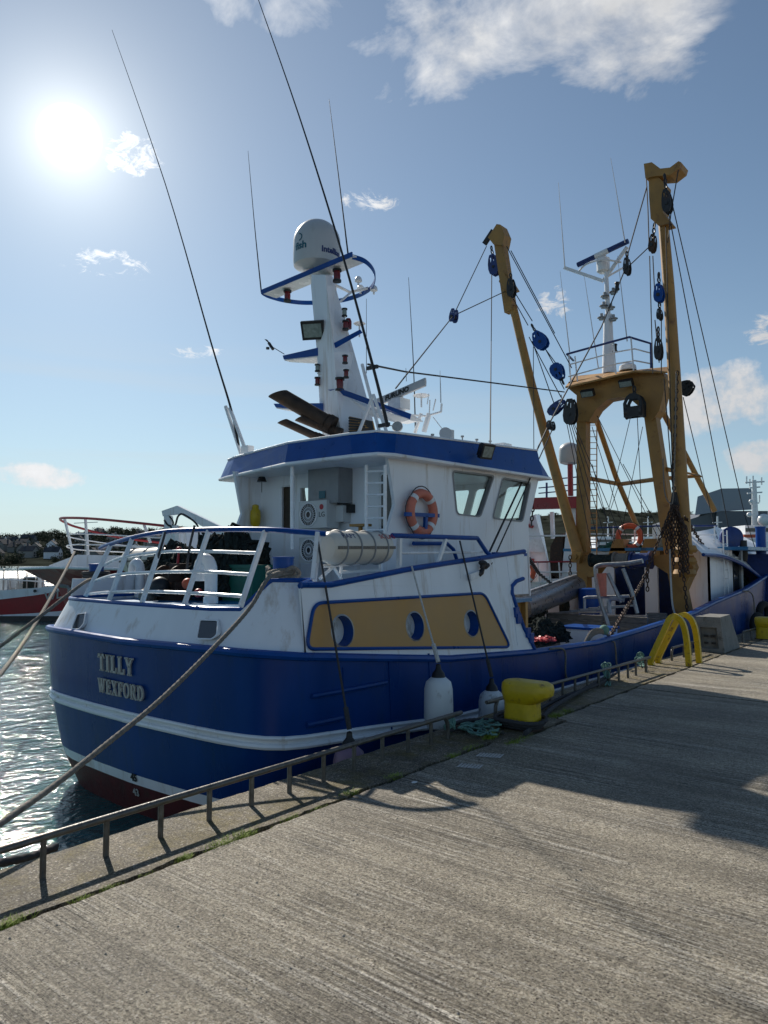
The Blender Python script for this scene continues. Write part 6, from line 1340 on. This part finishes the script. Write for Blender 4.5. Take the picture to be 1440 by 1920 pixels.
# B: farther trawler, white over red, its number on the bow
DBB = 41.
rbt = thing('fishing_boat', 'farther white and red trawler with deck gear, at the left edge of the photo', 'fishing boat', at(60, 1165, D=DBB), 'fishing boats behind')
qb = lambda u, v, d=DBB: at(u, v, D=d)
us = [-260, -100, 0, 60, 110, 160]
top = [qb(-260, 1105), qb(-100, 1108), qb(0, 1107), qb(60, 1103), qb(110, 1098), qb(170, 1093)]; m1 = [qb(-260, 1130), qb(-100, 1128), qb(0, 1124), qb(60, 1117), qb(110, 1109), qb(168, 1102)]
m2 = [qb(-260, 1156), qb(-100, 1155), qb(0, 1153), qb(60, 1150), qb(110, 1146), qb(160, 1140)]; m3 = [V((p.x, p.y, ZW+.28)) for p in m2]; m4 = [V((p.x, p.y, ZW-.5)) for p in m2]
g = MB()
for i, (r0, r1) in enumerate(((top, m1), (m1, m2), (m2, m3), (m3, m4))):
    g.cur = (0, 1, 0, 2)[i]; g.ring_loft([r0, r1], False, False)
off = fw*5+V((0, 0, 0)); off.z = 0
for i, (r0, r1) in enumerate(((top, m1), (m1, m2), (m2, m4))): g.cur = (0, 1, 1)[i]; g.ring_loft([[p+off for p in r0], [p+off for p in r1]], False, False)
g.cur = 2; g.ring_loft([[p-V((0, 0, .5)) for p in top], [p+off-V((0, 0, .5)) for p in top]], False, False); g.cur = 1; g.ring_loft([[top[-1], m1[-1], m2[-1], m4[-1]], [p+off for p in (top[-1], m1[-1], m2[-1], m4[-1])]], False, False)
hB = g.build('hull', None, rbt, mats=['white', 'redgloss', 'dark'], smooth=False)
text('registration_number', 'WD2', 'letter', lambda x, y, d: qb(84, 1126)+(qb(125, 1119)-qb(84, 1126)).normalized()*x+V((0, 0, 1))*y-fw*(.05+.02*d), hB, size=.62, bold=.01)
g = MB(); g.lathe(qb(66, 1108, 40.9), [(.09, 0), (.09, .05)], -fw, n=12); g.build('porthole', 'pane', rbt)
random.seed(31)
for k in range(16):
    u = random.uniform(-20, 80); p = qb(u, random.uniform(1096, 1106), 42+random.uniform(0, 2)); g = MB(); s = random.uniform(.2, .8); g.box(p+V((0, 0, s*.3)), (s*1.4, .4, s), rz=A); g.build('deck_gear', random.choice(['white', 'grey', 'steel', 'white2', 'net']), rbt, smooth=False)
for k in range(7):
    g = MB(); u = -10+k*15; g.tube([qb(u, 1108, 42), qb(u+random.uniform(-3, 3), 1070+random.uniform(-8, 14), 42)], .035, 6); g.build('deck_stanchion', 'steel', rbt)
g = MB(); g.tube([qb(-10, 1085, 41.8), qb(100, 1092, 41.8)], .04, 6); g.build('hand_rail', 'white2', rbt)
# C: white trawler with a red gantry lying outside the blue boat
wt = thing('fishing_boat', 'white trawler with a red gantry and rails, seen between the wheelhouse and the gallows', 'fishing boat', at(1040, 1170, Y=24), 'fishing boats behind')
YC = 25.; qw = lambda u, v, y=YC: at(u, v, Y=y)
g = MB(); g.ring_loft([[qw(940, 1082), qw(1092, 1078)], [qw(940, 1215), qw(1092, 1215)]], False, False)
pts0 = [qw(930, 1084), qw(1095, 1078), qw(1095, 1078, YC+8), qw(930, 1084, YC+8)]; pts1 = [V((p.x, p.y, ZW-.3)) for p in pts0]; g = MB(); g.ring_loft([pts0, pts1]); hC = g.build('hull', 'white', wt, smooth=False)
text('registration_number', '147', 'inkblack', lambda x, y, d: qw(972, 1129, YC-.03)+V((1, 0, 0))*x+V((0, 0, 1))*y-V((0, .01*d, 0)), hC, size=.62, bold=.02)
g = MB(); g.ring_loft([[qw(975, 1084, YC+.5), qw(1035, 1082, YC+.5), qw(1035, 1082, YC+3), qw(975, 1084, YC+3)], [qw(975, 975, YC+.5), qw(1003, 965, YC+.5), qw(1012, 965, YC+3), qw(975, 975, YC+3)]]); hs = g.build('deckhouse', 'white', wt, smooth=False)
g = MB(); g.ring_loft([[qw(978, 1035, YC+.3), qw(1020, 1035, YC+.3), qw(1020, 1035, YC+1), qw(978, 1035, YC+1)], [qw(990, 1010, YC+.3), qw(1016, 1012, YC+.3), qw(1016, 1012, YC+1), qw(990, 1010, YC+1)]]); g.build('box_housing', 'white2', wt, smooth=False)
g = MB(); g.bar(qw(985, 982, YC+.4), qw(998, 988, YC+.4), .25, .1); g.bar(qw(980, 1048, YC+.4), qw(1000, 1050, YC+.4), .15, .1); g.build('red_panel', 'redgloss', wt)
g = MB(); g.ring_loft([[qw(1052, 1085, YC), qw(1086, 1085, YC), qw(1086, 1085, YC+.9), qw(1052, 1085, YC+.9)], [qw(1066, 950, YC), qw(1085, 950, YC), qw(1085, 950, YC+.7), qw(1066, 950, YC+.7)]]); g.build('gantry_column', 'white', wt, smooth=False)
g = MB(); g.bar(qw(990, 945, YC), qw(1086, 942, YC), .4, .42); g.bar(qw(996, 905, YC), qw(990, 948, YC), .3, .3); g.bar(qw(1085, 935, YC), qw(1087, 1080, YC), .08, .2); g.build('gantry_beam', 'redgloss', wt, smooth=False)
g = MB(); g.tube([qw(1070, 930, YC), qw(1069, 868, YC)], .1, 10); g.build('dome_post', 'redgloss', wt)
g = MB(); c = qw(1068, 868, YC); R_ = .38; g.lathe(c, [(R_*.5, -.06), (R_*.9, 0), (R_, .1), (R_, .45)]+[(R_*math.cos(t), .45+R_*.8*math.sin(t)) for t in [PI/2*i/7 for i in range(1, 8)]], n=24); g.build('satellite_dome', 'radome', wt)
for v in (898, 912, 922, 935):
    g = MB(); g.tube([qw(1010, v+3, YC+1), qw(1086, v-4, YC+1)], .025, 6); g.build('upper_rail', 'navy', wt)
g = MB(); g.tube([qw(1025, 905, YC+1), qw(1025, 950, YC+1)], .04, 6); g.build('rail_post', 'navy', wt)
for v, m_ in ((1054, 'redgloss'), (1073, 'white2'), (1092, 'white2'), (1005, 'white2')):
    g = MB(); g.tube([qw(978, v, YC-.1), qw(1088, v-1, YC-.1)], .035, 6); g.build('guard_rail', m_, wt)
for u in (990, 1008, 1030, 1048):
    g = MB(); g.tube([qw(u, 1054, YC-.1), qw(u+4, 1105, YC-.1)], .03, 6); g.build('rail_post', 'white2', wt)
g = MB(); g.prism([qw(1030, 1085, YC), qw(1052, 1085, YC), qw(1056, 1000, YC), qw(1042, 1005, YC), qw(1032, 1025, YC)], (0, .6, 0)); g.build('trawl_door', 'rust', wt, smooth=False)
g = MB(); g.tube([qw(1035, 960, YC+1), qw(1037, 1010, YC+1)], .09, 8); g.build('light_post', 'white2', wt)
lifebuoy(qw(984, 1071, YC-.2), (0, -1, 0), .36, .1, 'orange lifebuoy on the rail of the white trawler beside the deckhouse', 'orange')
g = MB(); g.lathe(qw(1036, 1115, 23.5), [(.5, -.9), (.58, -.4), (.5, .1), (.3, .35), (0, .45)], n=18); tag(g.build('net_drum', 'net', None), 'round brown bundle on deck in front of the white trawler number', 'bundle')
g = MB(); a, b = at(975, 1140, Y=17), at(1080, 1100, Y=21); g.tube([a, b], .32, 14); g.bar(a+V((0, 0, .34)), b+V((0, 0, .34)), .1, .06); tag(g.build('beam_trawl', 'alu', None), 'dull metal trawl beam lying slantwise along the far side of the working deck', 'trawl beam')
g = MB(); g.chain([qw(999, 955, YC-.2), qw(996, 985, YC-.2)], .25, .16, .03); g.build('gantry_chain', 'dark', wt)
# D: vessels and shore beyond the bow
wv = thing('patrol_vessel', 'white ship with a tall lattice mast and dome, beyond the bow at the right edge', 'ship', at(1420, 1050, D=110), 'ships beyond the bow')
qv = lambda u, v, d=110: at(u, v, D=d)
def vbox(u0, v0, u1, v1, d, dep, m, name, parent, smooth=False):
    a, b = at(u0, v0, D=d), at(u1, v1, D=d); w = (b-a).dot(rt); g = MB(); z0, z1 = b.z, a.z; x0 = V((a.x, a.y, 0)); r2 = V((rt.x, rt.y, 0)); f2 = V((fw.x, fw.y, 0)).normalized()
    g.prism([V((x0.x, x0.y, z0)), V((x0.x, x0.y, z0))+r2*w, V((x0.x, x0.y, z1))+r2*w, V((x0.x, x0.y, z1))], f2*dep); return g.build(name, m, parent, smooth=smooth)
vbox(1385, 1010, 1475, 1060, 110, 12, 'white', 'superstructure', wv); vbox(1397, 985, 1460, 1012, 112, 8, 'white', 'bridge', wv); vbox(1360, 1055, 1480, 1140, 108, 16, 'navy', 'hull', wv); vbox(1398, 990, 1458, 997, 111.8, .1, 'pane', 'bridge_window', wv)
vbox(1395, 1002, 1418, 1008, 109, 1, 'orange', 'rescue_boat', wv)
g = MB(); g.tube([qv(1416, 985), qv(1414, 900)], [.5, .3], 8)
for v, w in ((905, 18), (915, 10), (925, 14), (945, 8)): g.tube([qv(1415-w, v), qv(1415+w, v-2)], .12, 6)
for u, v in ((1400, 893), (1412, 892), (1428, 895), (1406, 898), (1424, 928)): g.tube([qv(u, v), qv(u, v+14)], .1, 6)
g.build('lattice_mast', 'white2', wv)
for u, v, r in ((1432, 975, 12), (1408, 940, 4), (1405, 965, 5)):
    g = MB(); g.sphere(qv(u, v, 109), r*.075, 12); g.build('radar_dome', 'white2', wv)
sv_ = thing('fishing_boat', 'small white boat with glazed cabin behind the bow bitt', 'fishing boat', at(1425, 1080, D=55), 'ships beyond the bow')
vbox(1400, 1030, 1480, 1062, 55, 4, 'white', 'cabin', sv_); vbox(1418, 1035, 1475, 1048, 54.9, .1, 'pane', 'cabin_window', sv_); vbox(1385, 1060, 1485, 1150, 54, 5, 'navy', 'hull', sv_)
g = MB()
for v in (1022, 1035): g.tube([at(1345, v+8, D=50), at(1440, v-8, D=50)], .04, 6)
for u in (1350, 1375, 1400, 1425): g.tube([at(u, 1018, D=50), at(u, 1060, D=50)], .04, 6)
g.build('guard_rail', 'white2', sv_)
rw = thing('dinghy', 'white boat with a dark red bottom just beyond the bow', 'boat', at(1440, 1175, D=40), 'ships beyond the bow')
g = MB(); g.ring_loft([[at(1408, 1150, D=40), at(1500, 1120, D=40), at(1500, 1120, D=44), at(1408, 1150, D=44)], [at(1412, 1152, D=40), at(1500, 1150, D=40), at(1500, 1150, D=44), at(1412, 1152, D=44)]]); g.build('topsides', 'white', rw, smooth=False)
g = MB(); g.ring_loft([[at(1412, 1152, D=40.1), at(1500, 1150, D=40.1), at(1500, 1150, D=44), at(1412, 1152, D=44)], [at(1418, 1185, D=40.1), at(1500, 1185, D=40.1), at(1500, 1185, D=44), at(1418, 1185, D=44)]]); g.build('bottom', 'red', rw, smooth=False)
for k, (u, d, wd, lab) in enumerate(((1140, 85, 60, 'small white boat with a mast seen through the gallows'), (1345, 75, 50, 'white boat with a low cabin in front of the grey harbour building'), (1215, 95, 46, 'distant white boat behind the lifebuoy on the rail'))):
    sbt = thing('fishing_boat', lab, 'fishing boat', at(u, 1055, D=d), 'small boats across the harbour')
    vbox(u-wd, 1028, u+wd, 1062, d, 4, 'white', 'hull', sbt); vbox(u-wd, 1050, u+wd, 1064, d-.1, .1, 'navy', 'hull_band', sbt); vbox(u-wd*.4, 1006, u+wd*.2, 1029, d+.5, 2.5, 'white', 'cabin', sbt); vbox(u-wd*.35, 1011, u+wd*.15, 1018, d+.4, .1, 'pane', 'cabin_window', sbt)
    g = MB(); g.tube([at(u, 1010, D=d+1), at(u, 968, D=d+1)], .09, 6); g.tube([at(u-9, 980, D=d+1), at(u+9, 979, D=d+1)], .05, 6); g.build('mast', 'white2', sbt)
    g = MB(); g.tube([at(u-wd, 1018, D=d-.1), at(u+wd, 1016, D=d-.1)], .05, 6); g.build('guard_rail', 'white2', sbt)
ih = thing('harbour_building', 'grey faceted harbour building with a sloping upper block beyond the bow', 'building', at(1340, 1060, D=150))
qi = lambda u, v, d=150: at(u, v, D=d)
f2 = V((fw.x, fw.y, 0)).normalized()
g = MB(); g.prism([qi(1290, 1050), qi(1290, 975), qi(1342, 958), qi(1440, 958), qi(1440, 1050)], f2*20); g.build('lower_block', 'cladding2', ih, smooth=False)
g = MB(); g.ring_loft([[qi(1303, 966, 149), qi(1350, 959, 149), qi(1418, 955, 156), qi(1330, 960, 166)], [qi(1308, 931, 151), qi(1353, 916, 151), qi(1408, 915, 156), qi(1335, 925, 164)]]); g.build('upper_block', 'cladding', ih, smooth=False)
g = MB(); g.prism([qi(1344, 1050, 148.8), qi(1344, 960, 148.8), qi(1440, 960, 148.8), qi(1440, 1050, 148.8)], f2*.5); g.build('dark_wall', 'cladding2', ih, smooth=False)
st_ = thing('street_lamp', 'double-armed lamp post on the far shore above the bow of the red trawler', 'street lamp', at(161, 1060, D=60))
g = MB(); g.tube([at(161, 1062, D=60), at(161, 982, D=60)], .1, 8); g.build('lamp_post', 'steel', st_); g = MB(); g.bar(at(139, 981, D=60), at(183, 979, D=60), .08, .05); g.build('lamp_arm', 'steel', st_)
# market shed roof at the left
ms = thing('harbour_shed', 'long low shed with a ribbed pale roof across the harbour on the left', 'shed', at(30, 1105, D=75))
g = MB(); a = at(-160, 1100, D=75); b = at(100, 1100, D=75)
n_ = 26
for i in range(n_):
    p = a.lerp(b, i/n_); q = a.lerp(b, (i+.8)/n_); g.prism([p, q, q+f2*7+V((0, 0, 1.4)), p+f2*7+V((0, 0, 1.4))], (0, 0, .08))
g.build('roof', 'cladding', ms, smooth=False); g = MB(); g.prism([a-V((0, 0, 2.4)), b-V((0, 0, 2.4)), b-V((0, 0, .05)), a-V((0, 0, .05))], f2*7); g.build('shed_wall', 'cladding2', ms, smooth=False)
# ------------------------------------------------------------------ hills
def ground_mat():
    m = mat('hill_cover', (.030, .034, .028), .95, var=.5, vs=.06, spot=(.06, .064, .05), spotamt=.6, spots=.02, spec=0, bump=1, bs=.12); M['hill'] = m  # greyed and lightened: distance haze put into the cover colour
ground_mat()
def hill(name, prof, d0, depth, seed):
    """prof: (u, v_top) skyline at distance d0+depth*.6; rises from the shore"""
    g = MB(); rows = []; us_ = []
    u = prof[0][0]
    while u <= prof[-1][0]: us_.append(u); u += 4
    def vt(u):
        for (a, va), (b, vb) in zip(prof, prof[1:]):
            if a <= u <= b: return va+(vb-va)*(u-a)/(b-a)
    for j, f in enumerate((0, .04, .15, .3, .45, .6, .75, 1.0)):
        row = []
        for u in us_:
            d = d0+depth*f; zt = at(u, vt(u), D=d0+depth*.6).z; k = (0, .02, .16, .42, .72, 1, 1.0, .7)[j]; z = ZW+.6+(zt-ZW-.6)*k
            z += noise.noise(V((u*.02, j*.7, seed)))*zt*.05*(1 if j in (2, 3, 4) else .15) if j else 0
            p = at(u, 1000, D=d); row.append(V((p.x, p.y, z)))
        rows.append(row)
    g.ring_loft(rows, False, False); o = g.build(name, 'hill', smooth=True); return struct(o), rows, us_
_, rowsL, usL = hill('hill', [(-500, 1000), (-200, 1004), (0, 1012), (60, 1010), (85, 1006), (110, 1006), (150, 1012), (180, 1004), (215, 1000), (260, 1002), (330, 1000), (420, 1004), (560, 1010), (760, 1010)], 330, 420, 1)
_, rowsR, usR = hill('hill', [(700, 990), (900, 975), (985, 970), (1030, 966), (1080, 962), (1110, 954), (1150, 956), (1190, 962), (1240, 960), (1290, 962), (1340, 970), (1430, 968), (1560, 985), (1800, 1000)], 520, 500, 2)
# houses climbing the left hill
def house(p, w, l, h, rz, label, mats_, many=True):
    t = thing('house', label, 'house', p, 'houses on the far hillside'); R_ = Matrix.Rotation(rz, 3, 'Z'); f = lambda x, y, z: V3(p)+R_ @ V((x, y, z))
    g = MB(); g.prism([f(-w/2, -l/2, -2), f(w/2, -l/2, -2), f(w/2, -l/2, h), f(0, -l/2, h+w*.42), f(-w/2, -l/2, h)], R_ @ V((0, l, 0))); g.build('wall', mats_[0], t, smooth=False)
    g = MB()
    for s in (-1, 1): g.prism([f(0, -l/2-.3, h+w*.42+.15), f(s*(w/2+.4), -l/2-.3, h-.25), f(s*(w/2+.4), l/2+.3, h-.25), f(0, l/2+.3, h+w*.42+.15)], V((0, 0, .2)))
    r_ = g.build('roof', mats_[1], t, smooth=False)
    g = MB(); g.box(f(0, l*.35, h+w*.42+.5), (.7, .7, 1.6), rz=rz); g.build('chimney', mats_[0], r_, smooth=False)
    for i, (x, z) in enumerate(((-w*.22, h*.25), (w*.22, h*.25), (-w*.22, h*.68), (w*.22, h*.68))):
        g = MB(); g.prism([f(x-.5, -l/2-.04, z-.5), f(x+.5, -l/2-.04, z-.5), f(x+.5, -l/2-.04, z+.6), f(x-.5, -l/2-.04, z+.6)], R_ @ V((0, .03, 0))); g.build('window', 'pane', t, smooth=False)
    return t
random.seed(77)
WALLS = ['render', 'render', 'grey', 'block', 'block', 'white']
def surf(u, f, rows, us_, d0, depth):
    """a point on the hill at column u, share f of its depth"""
    F_ = (0, .04, .15, .3, .45, .6, .75, 1.0); j = max(i for i in range(len(F_)-1) if F_[i] <= f); t = (f-F_[j])/(F_[j+1]-F_[j]); i = int((u-us_[0])/4); i = max(0, min(len(us_)-2, i)); s = (u-us_[0])/4-i
    return rows[j][i].lerp(rows[j][i+1], s).lerp(rows[j+1][i].lerp(rows[j+1][i+1], s), t)
hs_spots = []
kinds = {'render': 'cream', 'white': 'white', 'grey': 'grey', 'block': 'brown'}
rowsn = ['at the waterside', 'low on the slope', 'halfway up the slope', 'high on the slope', 'close below the skyline']
for k in range(38):
    u = -20+random.random()*370; f = .05+.5*((k*7) % 38)/38; hs_spots.append((u, f))
hs_spots.sort()
O1 = 'first second third fourth fifth sixth seventh eighth ninth tenth eleventh twelfth thirteenth fourteenth fifteenth sixteenth seventeenth eighteenth nineteenth'.split()
ORD = O1+['twentieth']+['twenty-'+q for q in O1[:9]]+['thirtieth']+['thirty-'+q for q in O1[:9]]
for k, (u, f) in enumerate(hs_spots):
    p = surf(u, f, rowsL, usL, 330, 420); w = random.uniform(5, 7.5); m_ = random.choice(WALLS); lv_ = min(4, int(f/.12))
    house(p, w, random.uniform(6, 10), random.uniform(3, 4.2), A+random.choice((0, PI/2))+random.uniform(-.4, .4), '%s house %s on the far left hill, %s counted from the left' % (kinds[m_], rowsn[lv_], ORD[k]), (m_, 'slate'))
# trees: trunk, limbs and a crown of leaf clumps
def make_tree(h, seed):
    random.seed(seed); tr = MB(); tr.tube([V((0, 0, -1)), V((.1, 0, h*.3)), V((0, .1, h*.7))], [h*.035, h*.028, h*.01], 6)
    for k in range(5): a = 2*PI*k/5; tr.tube([V((0, 0, h*.3+k*.3)), V((math.cos(a)*h*.18, math.sin(a)*h*.18, h*.55+k*.3))], [h*.015, .03], 5)
    cr = MB(); cl = [(V((random.gauss(0, .2)*h, random.gauss(0, .2)*h, h*random.uniform(.3, .85))), h*random.uniform(.14, .24)) for _ in range(20)]
    for c, r in cl:
        for _ in range(34):
            d = V((random.gauss(0, 1), random.gauss(0, 1), random.gauss(0, .7))).normalized(); p = c+d*r*random.uniform(.5, 1.1); n = V((random.gauss(0, 1), random.gauss(0, 1), random.gauss(0, 1))).normalized(); a, b = frame(n); s = h*.035*random.uniform(.7, 1.5)
            cr.add([p+a*s, p+b*s*.8, p-a*s, p-b*s*.8], [[0, 1, 2, 3]])
    return tr, cr
protos = []
def place_tree(p, s, k, label, first):
    if first:
        tr, cr = make_tree(9, 50+k); t = thing('tree', label, 'tree', (0, 0, 0), 'trees on the far hillside')
        tr.build('trunk', 'trunk', t); cr.build('crown', 'tree', t, smooth=False); protos.append(t)
        t.location = p; t.scale = (s, s, s)
        return t
    src = protos[k % 3]; r = src.copy(); COL.objects.link(r); r.location = p; r.scale = (s, s, s); r.rotation_euler = (0, 0, random.uniform(0, 6)); r['label'] = label
    for ch in src.children: c = ch.copy(); COL.objects.link(c); c.parent = r; c.matrix_parent_inverse = ch.matrix_parent_inverse.copy()
    return r
kt = 0
spots_ = []
random.seed(90)
for k in range(215): spots_.append((random.uniform(-30, 420), random.choice((random.uniform(.04, .6), random.uniform(.5, .62))), 'L'))
for k in range(70): spots_.append((random.uniform(960, 1440), random.uniform(.52, .62), 'R'))
for u, f, side in spots_:
    p = surf(u, f, rowsL, usL, 330, 420) if side == 'L' else surf(u, f, rowsR, usR, 520, 500)
    s = random.uniform(.6, 1.1) if side == 'L' else random.uniform(.5, .8)
    p = p-V((0, 0, s*(3.0 if side == 'L' else 4.5)))
    lab = 'dark bushy tree among the houses on the far left hillside' if side == 'L' and f < .5 else ('dark tree on the skyline of the left hill' if side == 'L' else 'dark tree along the ridge of the right hill')
    place_tree(p, s, kt, lab, kt < 3); kt += 1
